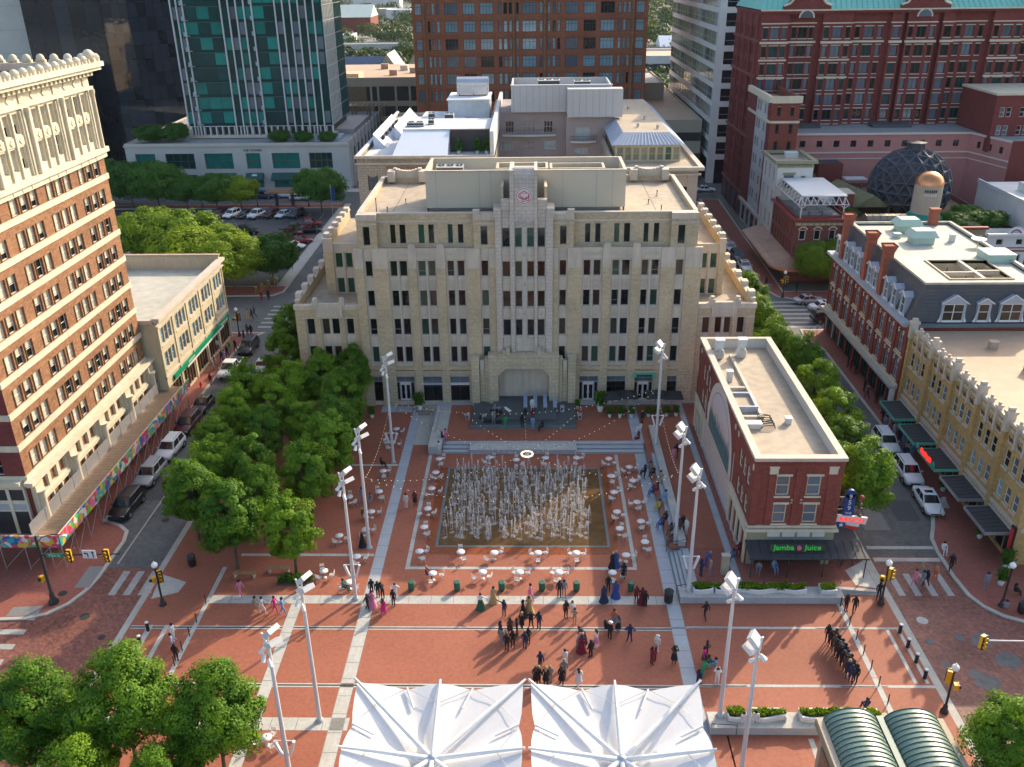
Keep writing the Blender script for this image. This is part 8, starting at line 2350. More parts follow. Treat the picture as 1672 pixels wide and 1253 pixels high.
for i, y in enumerate((58.9,56.6,54.95,53.3,51.65,50.0,48.2)):
 post('bollard', 25.25, y, .045,.95, 'black_paint', ORD[i] + ' thin black post from the far end of the right-hand row', 'bollard', 'thin black posts')
 post('bollard', -27.4, y, .045,.95, 'black_paint', ORD[i] + ' thin black post from the far end of the left-hand row', 'bollard', 'thin black posts')
def bin_(x, y, m, label, r_=.28, h_=.85, lid=False, z=0.0):
 t_ = thing('litter_bin', label, 'litter bin', (x, y, z),0, 'litter bins')
 b = MB(); b.lathe([(r_ * .82,0),(r_, .2),(r_ * 1.02, h_ * .7),(r_ * .95, h_),(r_ * .82, h_),(r_ * .8,.3),(.01,.28)],(0,0,0), m, 16); b.build('drum', t_)
 b = MB(); b.lathe([(r_ * .97, h_ - .05),(r_ * 1.06, h_ - .02),(r_ * 1.06, h_ + .02),(r_ * .9, h_ + .03)] + ([(r_ * .5, h_ + .22),(.01, h_ + .26)] if lid else []),(0,0,0), m, 16); b.build('rim', t_)
for i, x in enumerate((-10.4,-6.5,-2.7,.72,3.64,8.24)):
 bin_(x, 60.85, 'bin_green', ORD[i] + ' green bin from the left along the front paving band')
bin_(11.2,59.4, 'black_paint', 'large black bin with domed lid at the foot of the right steps', .38,1.1, True)
bin_(39.6,58.2, 'black_paint', 'black bin with grey lid beside the far right lamp post', .36,1.0, True, .02)
bin_(-30.4,64.2, 'black_paint', 'black bin under the grove beside the left street kerb', .36,1.05, True)
# benches under the grove
for i, (x, y) in enumerate([(-25.2,62.6),(-22.4,63.3),(-12.9,93.5)]):
 t_ = thing('bench', ['left wooden bench under the front grove trees', 'right wooden bench under the front grove trees', 'wooden bench beside the office building planting'][i], 'bench', (x, y, 0)); b = MB()
 for k in range(4): b.box(-1,1,-.22 + .11 * k, -.13 + .11 * k, .42,.46, 'wood')
 b.build('seat', t_); b = MB(); b.box(-.9,-.75,-.2,.2,0,.42, 'concrete'); b.box(.75,.9,-.2,.2,0,.42, 'concrete'); b.build('legs', t_)
# information kiosk
t_ = thing('information_kiosk', 'bronze grey upright information pillar beside three standing people', 'kiosk', (16.4,62.6, TZ)); b = MB(); b.box(-.32,.32,-.2,.2,0,1.95, 'roof_tan'); b.build('panel', t_); b = MB(); b.box(-.36,.36,-.24,.24,1.95,2.02, 'coping'); b.build('cap', t_)
# ------------------------------------------------------------------ planters, hedges and pots
def foliage(b, pts, m, n, size, h):
 for q in range(n):
  p = rng.choice(pts); c = Vector((p[0] + rng.uniform(-.28,.28), p[1] + rng.uniform(-.2,.2), p[2] + rng.uniform(0, h)))
  d = Vector((rng.uniform(-1,1), rng.uniform(-1,1), rng.uniform(-.4,1))).normalized(); e_ = d.orthogonal().normalized(); e_ = (e_ * cos(q) + d.cross(e_) * sin(q)) * size; d = d.cross(e_).normalized() * size
  b.poly([c - d, c - e_ * .6, c + d, c + e_ * .6], m)
M['flower_red'] = mat('flower_red', (.42,.05,.06), var=.3)
def planter(label, x0, x1, y, z, n):
 t_ = thing('flower_planter', label, 'planter', ((x0 + x1) / 2, y, z)); L_ = x1 - x0; k = max(3, int(L_ * 2))
 top = [(-L_ / 2 + L_ * i / k, -.33 - .14 * sin(i * L_ / k * 2.1),0) for i in range(k + 1)]
 b = MB(); b.grid([[(p[0], p[1] + .02,0) for p in top],[(p[0], p[1] - .05,.42 + .05 * sin(p[0] * 2)) for p in top],[(p[0], p[1] + .09,.43 + .05 * sin(p[0] * 2)) for p in top],[(p[0], p[1] + .1,.05) for p in top]], 'white_paint', False)
 b.box(-L_ / 2,-L_ / 2 + .08,-.35,.5,0,.42, 'white_paint'); b.box(L_ / 2 - .08, L_ / 2,-.35,.5,0,.42, 'white_paint'); b.box(-L_ / 2, L_ / 2,.45,.55,0,.4, 'white_paint'); b.build('wavy_trough', t_)
 b = MB(); b.box(-L_ / 2 + .1, L_ / 2 - .1,-.2,.44,.1,.32, 'soil'); b.build('soil', t_)
 b = MB(); pts = [(-L_ / 2 + .25 + (L_ - .5) * i / (k * 2), rng.uniform(-.15,.3),.35) for i in range(k * 2 + 1)]; foliage(b, pts, LEAF['lime'], n, .1,.35); foliage(b, pts, LEAF['elm'], n, .1,.3); foliage(b, pts, 'flower_red', n // 14,.05,.45); b.build('foliage', t_)
planter('short bushy planter at the left end of the ledge before the corner building', 13.3,14.9,60.0,.66,500)
planter('long flowering planter on the ledge before the corner building', 15.1,22.6,60.0,.66,2000)
planter('small planter at the right end of the ledge before the corner building', 23.8,25.1,60.0,.66,350)
planter('small planter behind the nearest right mast on the low ledge', 13.4,14.6,46.2,.66,400)
planter('shallow planter behind two white-shirted men on the low ledge', 15.1,17.4,46.2,.66,500)
planter('long planter beside the green roofed pavilion on the low ledge', 18.4,23.8,46.2,.66,1500)
hd = thing('hedge', 'low dark hedge under the front trees of the grove', 'hedge', (-20.6,61.8,0)); b = MB(); foliage(b, [(-1.2 + .3 * i, .2 * (i % 3),.1) for i in range(9)], LEAF['oak'],700,.12,.6); b.build('foliage', hd); b = MB(); b.box(-1.5,1.5,-.4,.8,.0,.1, 'soil'); b.build('soil_bed', hd)
potm = None
for i, (x, y, s_) in enumerate([(-13.6,94.9,1.5),(-19.0,92.8,1.0),(5.25,94.2,.8),(7.9,93.6,1.7),(10.1,92.0,1),(11.4,92.0,1),(13.4,92.1,.9),(14.4,92.1,.9),(15.5,92.2,.9),(16.6,92.3,.9),(8.9,92.0,.9),(40.9,76.7,1.1),(40.9,68.6,1.1),(41.0,63.9,1.4),(39.6,61.8,1.2)]):
 t_ = thing('potted_shrub', ORD[i] + ' potted shrub counted from the left of those along the building fronts', 'potted shrub', (x, y, terrace_z(x, y)),0, 'potted shrubs by the shopfronts'); t_.scale = (s_,) * 3
 if potm is None:
  b = MB(); b.lathe([(.17,0),(.28,.5),(.24,.5),(.22,.42),(.01,.42)],(0,0,0), 'off_white', 12); p0 = b.mesh('pot'); b = MB(); foliage(b, [(rng.uniform(-.2,.2), rng.uniform(-.2,.2),.5) for _ in range(8)], LEAF['oak'],420,.1,1.0); potm = (p0, b.mesh('foliage'))
 link('pot', potm[0], t_); link('foliage', potm[1], t_)
M['umbrella_cloth'] = mat('umbrella_cloth', (.02,.022,.026), var=.2)
for i, (x, y) in enumerate([(9.3,93.3),(11.0,93.6),(14.3,93.6),(16.2,93.4)]):
 t_ = thing('patio_umbrella', ORD[i] + ' black patio umbrella from the left by the office building doors', 'umbrella', (x, y, TZ),0, 'black patio umbrellas'); b = MB()
 b.faces([(-1.2,-1.2,2.1),(1.2,-1.2,2.1),(1.2,1.2,2.1),(-1.2,1.2,2.1),(0,0,2.75)],[(0,1,4),(1,2,4),(2,3,4),(3,0,4)], 'umbrella_cloth'); b.build('canopy', t_); b = MB(); b.tube((0,0,0),(0,0,2.7),.03, 'wood'); b.lathe([(.3,0),(.3,.06),(.05,.1)],(0,0,0), 'dark_frame', 10); b.build('pole', t_)
# handrails by the steps
def rail(label, pts, z0):
 t_ = thing('handrail', label, 'handrail', pts[0]); P0 = Vector(pts[0]); b = MB(); b.path([Vector(p) - P0 + Vector((0,0,.9)) for p in pts],.03, 'dark_frame', 6); b.build('rail', t_); b = MB()
 for p in (pts[0], pts[-1]): b.tube(Vector(p) - P0, Vector(p) - P0 + Vector((0,0,.9)),.025, 'dark_frame', 5)
 b.build('posts', t_)
rail('dark handrail at the far end of the right-hand steps', [(12.0,66.4,0),(13.7,66.4,.45)],0); rail('dark handrail at the near end of the right-hand steps', [(12.0,60.35,0),(13.9,60.35,.45)],0); rail('dark handrail at the lower right steps', [(12.2,45.4,0),(13.9,45.3,0)],0)
# ------------------------------------------------------------------ big white canopies in the foreground
def canopy(cx, cy, label):
 t_ = thing('fabric_canopy', label, 'canopy', (cx, cy, 0)); hx, hy = 5.32,5.3; n = 48; rows = []
 def rim(a):
  c, s = cos(a), sin(a); k = 1 / max(abs(c), abs(s)); sc = .955 + .045 * abs(cos(4 * a + 0)) ** .6
  return Vector((hx * c * k * sc, hy * s * k * sc, 6.25 + .25 * abs(cos(4 * a)) ** 2 + (.06 if abs(abs(c) - abs(s)) < .1 else 0)))
 for j in range(9):
  t = j / 8; r_ = []
  for i in range(n + 1):
   p = rim(2 * pi * i / n); z = 5.25 + (p.z - 5.25) * (t ** 1.25) + .18 * abs(cos(4 * 2 * pi * i / n)) * t * (1 - t) * 2 - .1 * (1 - abs(cos(8 * pi * i / n))) * t
   r_.append((p.x * (.02 + .98 * t), p.y * (.02 + .98 * t), z))
  rows.append(r_)
 b = MB(); b.grid(rows, 'canvas'); o = b.build('membrane', t_)
 for i in range(16):
  a = 2 * pi * i / 16; p = rim(a)
  if i % 2 == 0:
   b = MB(); b.tube((0,0,5.75),(p.x * .62, p.y * .62,6.35),.17, 'white_paint', 8,.13); b.tube((p.x * .62, p.y * .62,6.35),(p.x * 1.03, p.y * 1.03, p.z + .18),.13, 'white_paint', 8,.08); b.build('arm', t_)
  else:
   b = MB(); b.tube((p.x * .72, p.y * .72,6.05),(p.x * 1.0, p.y * 1.0, p.z + .08),.075, 'white_paint', 6); b.build('strut', t_)
   q = rim(a + pi / 8) * .72; b = MB(); b.tube((q.x, q.y, 6.3),(p.x, p.y, p.z + .05),.02, 'steel', 4); q = rim(a - pi / 8) * .72; b.tube((q.x, q.y, 6.3),(p.x, p.y, p.z + .05),.02, 'steel', 4); b.build('tie_cable', t_)
 b = MB(); b.tube((0,0,0),(0,0,5.6),.28, 'white_paint', 14,.22); b.lathe([(.6,0),(.6,.3),(.3,.5)],(0,0,0), 'white_paint', 14); b.build('mast', t_); b = MB(); b.lathe([(.3,5.5),(.34,5.9),(.2,6.05),(.01,6.08)],(0,0,0), 'steel', 12); b.build('hub', t_)
canopy(-6.0,37.9, 'left of the two big white tensile canopies in the foreground'); canopy(5.15,37.9, 'right of the two big white tensile canopies in the foreground')
# pavilion with two green barrel vaults
pv_ = site('pavilion', 'small pavilion with two green ribbed barrel roofs in the lower right corner', 'pavilion', (21.8,38,0))
w = MB(); w.box(18.1,25.4,34.2,41.8,0,4.2, 'garage_tan'); w.box(17.8,25.7,33.9,42.2,4.2,4.7, 'olive_trim'); w.box(17.95,18.09,35,41,.6,3.6, 'wood'); w.build('wall', pv_)
for (x0, x1) in ((18.2,21.5),(21.9,25.3)):
 b = MB(); n = 14; c, r_ = (x0 + x1) / 2,(x1 - x0) / 2
 prof = [(c - r_ * cos(pi * i / n),4.7 + 1.15 * sin(pi * i / n)) for i in range(n + 1)]
 b.grid([[(p[0],42.0, p[1]) for p in prof],[(p[0],34.0, p[1]) for p in prof]][::-1], 'green_metal'); b.poly([(p[0],42.0, p[1]) for p in prof], 'green_metal'); b.build('barrel_roof', pv_); b = MB()
 for k in range(22):
  y = 34.2 + k * .37
  for i in range(n):
   b.tube((prof[i][0], y, prof[i][1] + .02),(prof[i + 1][0], y, prof[i + 1][1] + .02),.035, 'green_seam', 4, None, False)
 M.setdefault('green_seam', mat('green_seam', (.05,.09,.07), var=.1)); b.build('seam', pv_)['kind'] = 'stuff'
b = MB(); b.box(21.5,21.9,33.9,42.1,4.7,5.1, 'green_metal'); b.box(17.8,18.2,33.9,42.1,4.7,4.9, 'garage_tan'); b.box(25.3,25.7,33.9,42.1,4.7,4.9, 'garage_tan'); b.build('gutter', pv_)
# ------------------------------------------------------------------ covered walkway with painted panels round the left tower
PAL = [(.02,.30,.36),(.55,.05,.06),(.62,.36,.02),(.10,.38,.08),(.55,.12,.3),(.02,.10,.34),(.6,.58,.5)]
for v in range(5):
 mt = bpy.data.materials.new('painted_panel'); mt.use_nodes = True; M['panel_%d' % v] = mt; nt = mt.node_tree; bs = nt.nodes['Principled BSDF']; bs.inputs['Roughness'].default_value = .6
 g = nd(nt, 'ShaderNodeNewGeometry'); nz = nd(nt, 'ShaderNodeTexNoise'); nz.inputs['Scale'].default_value = .9; nt.links.new(g.outputs['Position'], nz.inputs['Vector'])
 va = nd(nt, 'ShaderNodeVectorMath', operation='MULTIPLY_ADD'); nt.links.new(nz.outputs['Color'], va.inputs[0]); va.inputs[1].default_value = (1.2,1.2,1.2); nt.links.new(g.outputs['Position'], va.inputs[2])
 vo = nd(nt, 'ShaderNodeTexVoronoi'); vo.inputs['Scale'].default_value = 1.5 + .25 * v; nt.links.new(va.outputs[0], vo.inputs['Vector']); cr = nd(nt, 'ShaderNodeValToRGB'); cr.color_ramp.interpolation = 'CONSTANT'
 sx = nd(nt, 'ShaderNodeSeparateColor'); nt.links.new(vo.outputs['Color'], sx.inputs[0]); nt.links.new(sx.outputs[0], cr.inputs[0]); e = cr.color_ramp.elements
 for i in range(7):
  q = e[i] if i < 2 else e.new(i / 7); q.position = i / 7; q.color = (*PAL[(i * 3 + v) % 7],1)
 nt.links.new(cr.outputs[0], bs.inputs['Base Color'])
wk = site('covered_walkway', 'scaffold sidewalk shelter with bright painted panels around the left tower', 'walkway', (-42.3,80,0))
b = MB()
for k in range(60):
 y = 64.2 + k * .53; b.box(-44.7,-41.3, y, y + .5,2.6,2.66, 'wood')
for k in range(34):
 x = -60 + k * .53; b.box(x, x + .5,63.4,65.2,2.6,2.661, 'wood')
b.build('deck', wk)['kind'] = 'stuff'
for k in range(13):
 y = 63.4 + 2.5 * k; m_ = MB(); m_.box(-41.32,-41.24, y, y + 2.46,2.55,3.75, 'panel_%d' % (k % 5)); m_.build('painted_panel', wk)
for k in range(8):
 x = -61.3 + 2.5 * k; m_ = MB(); m_.box(x, x + 2.46,63.3,63.38,2.55,3.75, 'panel_%d' % ((k + 2) % 5)); m_.build('painted_panel', wk)
for k in range(12):
 y = 66 + 2.7 * k; m_ = MB(); m_.box(-44.5,-44.44, y - 1.3, y + 1.3,2.66,4.0, 'steel'); m_.build('mesh_panel', wk)
b = MB()
for k in range(14):
 y = 63.5 + 2.4 * k
 for x in (-41.35,-43.2): b.tube((x, y, 0),(x, y, 2.6),.04, 'steel', 5)
 b.tube((-41.35, y, .2),(-41.35, y + 2.4,2.4),.025, 'steel', 4) if k < 13 else None
for k in range(9):
 x = -60 + 2.2 * k; b.tube((x, 63.5,0),(x, 63.5,2.6),.05, 'steel', 5); b.tube((x, 63.5,.2),(x + 2.2,63.5,2.4),.025, 'steel', 4)
b.box(-41.34,-41.3,63.4,95.8,3.76,3.86, 'cream_stone'); b.build('frame', wk)
# ------------------------------------------------------------------ vehicles
PAINT = {'white': (.66,.66,.65), 'silver': (.34,.35,.36), 'black': (.012,.012,.014), 'red': (.26,.015,.02), 'maroon': (.07,.012,.016), 'blue': (.03,.06,.14), 'grey': (.09,.095,.1)}
for k, c in PAINT.items():
 M['paint_' + k] = mat('paint_' + k, c, rough=.28, var=.03, spec=.6, metal=.25 if k in ('silver', 'grey') else 0)
M['tail'] = mat('tail', (.35,.01,.01), rough=.3); M['lamp_clear'] = mat('lamp_clear', (.6,.6,.6), rough=.15)
CARM = {}
def car_parts(kind_):
 L_, W_, zb, zt = {'sedan': (4.75,.92,.92,1.42), 'suv': (4.75,.97,1.08,1.72), 'pickup': (5.6,1.0,1.12,1.82)}[kind_]
 h = L_ / 2
 st = {'sedan': [(-h, .78,.5,.8),(-h + .25,.9,.32,.93),(-h + 1.0,1,.3,.97),(-.2,1,.28,.93),(h - 1.2,1,.28,.88),(h - .35,.93,.3,.76),(h, .75,.42,.62)],
          'suv': [(-h, .85,.5,1.0),(-h + .15,.95,.38,1.1),(-h + .9,1,.34,1.1),(-.2,1,.34,1.08),(h - 1.1,1,.34,1.03),(h - .25,.95,.36,.92),(h, .82,.46,.75)],
          'pickup': [(-h, .95,.55,1.08),(-h + .15,.98,.45,1.12),(-h + 1.9,1,.42,1.12),(0,1,.4,1.12),(h - 1.2,1,.4,1.12),(h - .2,.97,.42,1.05),(h, .88,.5,.88)]}[kind_]
 b = MB(); P = []
 for (y, wf, z0, z1) in st:
  w_ = W_ * wf
  P.append([(w_ * .92, y, z0),(w_, y, z0 + .14),(w_, y, (z0 + z1) / 2 + .05),(w_ * .95, y, z1 - .06),(w_ * .82, y, z1),(-w_ * .82, y, z1),(-w_ * .95, y, z1 - .06),(-w_, y, (z0 + z1) / 2 + .05),(-w_, y, z0 + .14),(-w_ * .92, y, z0)])
 n = 10; vs = [p for r_ in P for p in r_]; fs = [(j * n + (i + 1) % n, j * n + i, (j + 1) * n + i, (j + 1) * n + (i + 1) % n) for j in range(len(P) - 1) for i in range(n)]
 b.faces(vs, fs, 'paint_white', True); b.faces(vs, [tuple(range(n)), tuple(range(len(vs) - n, len(vs)))[::-1]], 'paint_white')
 c0, c1, r0, r1 = {'sedan': (-h + .75, h - 1.25,-h + 1.35, h - 2.15), 'suv': (-h + .12, h - 1.2,-h + .5, h - 1.95), 'pickup': (-h + 1.95, h - 1.25,-h + 2.25, h - 2.0)}[kind_]
 wb_, wt = W_ * .9, W_ * .72; zB = zb - .06
 cb_ = [(-wb_, c0, zB),(wb_, c0, zB),(wb_, c1, zB),(-wb_, c1, zB),(-wt, r0, zt),(wt, r0, zt),(wt, r1, zt),(-wt, r1, zt)]
 b.faces(cb_, [(0,1,5,4),(1,2,6,5),(2,3,7,6),(3,0,4,7)], 'paint_white'); b.faces([(-wt, r0, zt),(wt, r0, zt),(wt, r1, zt),(-wt, r1, zt),(-wt * .9, r0 + .15, zt + .035),(wt * .9, r0 + .15, zt + .035),(wt * .9, r1 - .15, zt + .035),(-wt * .9, r1 - .15, zt + .035)],[(4,5,6,7),(0,1,5,4),(1,2,6,5),(2,3,7,6),(3,0,4,7)], 'paint_white')
 for sg in (-1,1): b.obox((sg * (W_ + .07), c1 - .35, zb + .05),.16,.1,.12, 'paint_white')
 if kind_ == 'suv':
  for sg in (-1,1): b.box(sg * wt * .86 - .02, sg * wt * .86 + .02, r0 + .3, r1 - .3, zt + .05, zt + .09, 'grille_dark')
 out = {'body': b.mesh('body')}
 def quad(i, j, k, l, m0, m1, off):
  A, B_, C_, D_ = (Vector(cb_[q]) for q in (i, j, k, l)); nn = (B_ - A).cross(D_ - A).normalized() * off
  f = lambda u, v: (A * (1 - u) + B_ * u) * (1 - v) + (D_ * (1 - u) + C_ * u) * v + nn
  return [f(m0,.12), f(m1,.12), f(m1,.93), f(m0,.93)]
 for nm, q in (('windscreen', (2,3,7,6)),('rear_window', (0,1,5,4))):
  g = MB(); g.poly(quad(*q, .05,.95,.012), G_['black']); out[nm] = g.mesh(nm)
 g = MB(); g.poly(quad(1,2,6,5,.07,.47,.012), G_['black']); g.poly(quad(1,2,6,5,.52,.93,.012), G_['black']); out['side_window_r'] = g.mesh('side_window'); g = MB(); g.poly(quad(3,0,4,7,.07,.47,.012), G_['black']); g.poly(quad(3,0,4,7,.52,.93,.012), G_['black']); out['side_window_l'] = g.mesh('side_window')
 if kind_ == 'pickup':
  g = MB(); g.box(-W_ * .78, W_ * .78,-h + .2, c0 - .08,1.121,1.135, 'grille_dark'); out['cargo_bed'] = g.mesh('cargo_bed')
 elif kind_ == 'sedan':
  g = MB(); g.box(-wt * .6, wt * .6,(r0 + r1) / 2 - .1, r1 - .25, zt + .036, zt + .045, G_['black']); out['sunroof'] = g.mesh('sunroof')
 R_ = .33 if kind_ == 'sedan' else .38
 g = MB(); g.tube((-.12,0,0),(.12,0,0), R_, 'tyre', 16); wh = g.mesh('wheel'); g = MB(); g.tube((-.125,0,0),(.125,0,0), R_ * .62, 'alloy', 12); out['wheel'] = (wh, g.mesh('rim'), R_, W_, h)
 g = MB(); g.obox((0,0,0),.34,.12,.14, 'lamp_clear'); out['hl'] = (g.mesh('headlight'), W_ * .66, h - .1, st[-1][3] - .02); g = MB(); g.obox((0,0,0),.3,.08,.18, 'tail'); out['tl'] = (g.mesh('taillight'), W_ * .68,-h + .05, st[0][3] - .14)
 g = MB(); g.box(-.5,.5, h - .03, h + .01, st[-1][2] + .02, st[-1][2] + .16, 'grille_dark'); out['grille'] = g.mesh('grille')
 return out
for k in ('sedan', 'suv', 'pickup'): CARM[k] = car_parts(k)
def car(kind_, colour, x, y, head, label, z=-.11, grp=None):
 """head: compass heading of the bonnet in degrees, 0 = away from the viewer."""
 t_ = thing('parked_car' if kind_ != 'pickup' else 'pickup_truck', label, 'car' if kind_ != 'pickup' else 'pickup', (x, y, z),-rad(head), grp)
 P = CARM[kind_]; o = link('body', P['body'], t_); o.material_slots[0].link = 'OBJECT'; o.material_slots[0].material = M['paint_' + colour]
 for k in ('windscreen', 'rear_window', 'side_window_r', 'side_window_l', 'cargo_bed', 'sunroof', 'grille'):
  if k in P: link(k.replace('_r', '').replace('_l', '') if k.startswith('side') else k, P[k], t_)
 wh, ri, R_, W_, h = P['wheel']
 for sx in (-1,1):
  for yy in (-h + .95, h - .95):
   w_ = link('wheel', wh, t_, (sx * (W_ - .1), yy, R_)); link('rim', ri, w_)
  link('headlight', P['hl'][0], t_, (sx * P['hl'][1], P['hl'][2], P['hl'][3])); link('taillight', P['tl'][0], t_, (sx * P['tl'][1], P['tl'][2], P['tl'][3]))
gL = 'cars along the left street'
for a in [('suv', 'black', -40.0,73.3,183, 'black suv nearest the crossing beside the painted walkway'),('suv', 'silver', -40.0,79.2,182, 'silver suv parked second from the crossing beside the painted walkway'),('suv', 'white', -39.9,84.6,182, 'white suv parked third from the crossing beside the grove'),('suv', 'maroon', -40.0,90.4,182, 'maroon car half hidden beyond the white suv by the walkway'),('sedan', 'black', -40.0,95.6,182, 'black car half hidden by the grove beyond the maroon one'),('suv', 'black', -39.6,113.4,182, 'black suv parked at the far end of the cream building'),('pickup', 'white', -39.8,106,182, 'white pickup parked before the cream building'),('sedan', 'white', -35.8,107.6,2, 'white car driving in the lane beside the cream building'),('sedan', 'black', -34.2,101.8,2, 'dark car in the lane beside the grove trees'),('suv', 'white', -34.5,139.6,2, 'white suv at the corner left of the office building'),('sedan', 'white', -34.4,145,2, 'white sedan behind the white suv left of the office building'),('sedan', 'black', -34.3,150.5,2, 'nearest dark car beyond the white sedan left of the office building'),('suv', 'grey', -34.2,156,2, 'grey suv in the line left of the office building'),('sedan', 'black', -34.2,161.5,2, 'farthest dark car in the line left of the office building')]:
 car(*a, grp=gL)
gP = 'cars in the parking lot'
for i, (c, k, x) in enumerate([('silver', 'suv', -82.4),('black', 'sedan', -76),('blue', 'sedan', -72.6),('white', 'sedan', -69.3),('maroon', 'suv', -66.6),('white', 'suv', -64.0),('black', 'sedan', -61.2),('white', 'pickup', -58.4),('maroon', 'suv', -55.6),('white', 'sedan', -52.9),('grey', 'suv', -50.1)]):
 car(k, c, x - .6,187,200, ORD[i] + ' car from the left in the back row of the parking lot, ' + c, -.1, gP)
for i, (c, k, x, y, hd_) in enumerate([('black', 'suv', -57.4,173.4,80),('maroon', 'sedan', -59.6,170.4,75),('white', 'sedan', -62.6,171.8,70),('red', 'pickup', -46.3,178.6,80),('grey', 'pickup', -48.4,175.0,82),('black', 'sedan', -44.8,174.4,85),('maroon', 'pickup', -48.6,171.6,84),('red', 'sedan', -45.0,166.8,75),('white', 'sedan', -45.6,163.2,100)]):
 car(k, c, x, y, hd_, c + [' suv alone in the middle of the parking lot', ' car below the black suv in the parking lot', ' car half under the yellow-green trees in the lot', ' pickup at the right rear of the parking lot', ' pickup left of the dark car in the parking lot', ' car right of the grey pickup in the lot', ' pickup in the nearer right part of the lot', ' car near the lot exit on the right', ' car nearest the lot exit'][i],-.1, gP)
for a in [('suv', 'blue', -62.5,204.2,90, 'blue suv on the street before the stone podium'),('suv', 'white', -57.4,204.8,92, 'white suv on the street before the stone podium'),('sedan', 'white', -53.6,202.2,92, 'white sedan just right of the white suv before the podium'),('sedan', 'black', -67.5,204,90, 'black car left of the blue suv before the podium'),('pickup', 'silver', -104,209,80, 'silver pickup far left on the street before the dark tower'),('sedan', 'white', 40.2,207.5,92, 'white car at the far end of the right street'),('suv', 'white', 36.0,190.5,4, 'white suv far up the right street'),('sedan', 'white', 36.6,160.4,178, 'farthest white car of the three beside the copper canopy'),('suv', 'grey', 36.7,154.6,178, 'grey suv between white cars beside the copper canopy'),('sedan', 'white', 36.8,149,178, 'nearest white sedan of the three beside the copper canopy'),('sedan', 'red', 33.6,150.2,2, 'dark red car beside the office building on the right street'),('sedan', 'silver', 43.0,131.6,80, 'silver car waiting left of the far right crossing'),('sedan', 'white', 44.6,128.6,84, 'white sedan waiting at the far right crossing'),('suv', 'black', 43.4,123.6,85, 'black suv waiting at the far right crossing'),('suv', 'white', 38.5,85.9,182, 'white suv parked farthest in the right street row'),('suv', 'white', 38.5,79.6,182, 'white suv parked between two white cars on the right street'),('sedan', 'white', 38.4,74.2,183, 'white sedan with sunroof parked nearest on the right street')]:
 car(*a)
# bus shelter, banner pole, street signs, hydrant, bicycles
t_ = thing('bus_shelter', 'orange roofed shelter beside the parking lot', 'shelter', (-55.5,196.4,.02)); b = MB(); b.box(-4,4,-1.4,1.4,3.0,3.3, 'copper'); b.build('roof', t_)
for x in (-1.8,1.8):
 b = MB(); b.box(x - .3, x + .3,-.3,.3,0,3, 'dark_frame'); b.build('column', t_)
t_ = thing('banner_pole', 'tall pole with blue banner beside the dark round tree', 'banner pole', (-42.6,186,0)); b = MB(); b.tube((0,0,0),(0,0,7),.07, 'steel'); b.build('pole', t_); b = MB(); b.box(.1,.9,-.03,.03,3.6,6.2, 'sign_blue'); b.build('banner', t_)
def sign(x, y, label, m='off_white', h_=2.2, z=0.02, wd=.45, hh=.6):
 t_ = thing('street_sign', label, 'street sign', (x, y, z)); b = MB(); b.tube((0,0,0),(0,0, h_),.03, 'steel', 6); b.build('pole', t_); b = MB(); b.box(-wd / 2, wd / 2,-.05,-.02, h_ - hh, h_, m); b.build('plate', t_)
sign(-43.2,111.5, 'small white street sign before the cream building'); sign(-42.3,139.6, 'pale blue street sign at the lot corner', 'sign_mint'); sign(38.6,71.9, 'thin street sign beside the white sedan on the right', 'grey_frame', 2.3); sign(39.4,115.5, 'street sign on the right corner sidewalk', 'off_white', 2.6); sign(-29.2,66.6, 'street sign pole beside the grove at the left street', 'off_white', 2.3); sign(-32.4,59.6, 'pole with small white plate by the left ramp', 'off_white', 1.2)
for i, (x, y) in enumerate([(-42.2,101.2),(43.2,133.4)]):
 t_ = thing('fire_hydrant', ['red hydrant on the left brick sidewalk', 'red hydrant at the far right corner'][i], 'hydrant', (x, y, .02)); b = MB(); b.lathe([(.16,0),(.16,.05),(.11,.1),(.11,.6),(.14,.62),(.1,.75),(.02,.8)],(0,0,0), 'hydrant_red', 10); b.build('barrel', t_); b = MB(); b.tube((-.2,0,.45),(.2,0,.45),.06, 'hydrant_red'); b.build('nozzle', t_)
def bike(x, y, a, label):
 t_ = thing('bicycle', label, 'bicycle', (x, y, terrace_z(x, y)), a, 'bicycles by the corner building')
 for xx in (-.52,.52):
  b = MB()
  for i in range(14): b.tube((xx + .33 * cos(i * pi / 7),0,.34 + .33 * sin(i * pi / 7)),(xx + .33 * cos((i + 1) * pi / 7),0,.34 + .33 * sin((i + 1) * pi / 7)),.025, 'tyre', 4)
  b.build('wheel', t_)
 b = MB(); b.path([(-.52,0,.34),(-.1,0,.34),(.38,0,.8),(-.22,0,.82),(-.52,0,.34)],.022, 'grille_dark', 5); b.tube((-.1,0,.34),(-.24,0,.95),.02, 'grille_dark', 5); b.tube((.52,0,.34),(.36,0,1.0),.02, 'grille_dark', 5); b.build('frame', t_); b = MB(); b.box(-.36,-.12,-.06,.06,.95,1.0, 'black_paint'); b.build('saddle', t_); b = MB(); b.tube((.36,-.25,1.0),(.36,.25,1.0),.02, 'steel', 5); b.build('handlebar', t_)
for i, (x, y) in enumerate([(26.4,64.4),(27.1,64.2),(27.9,64.6),(28.2,65.2)]): bike(x, y, .4 + .5 * i, ORD[i] + ' bicycle from the left beside the black shop canopy')
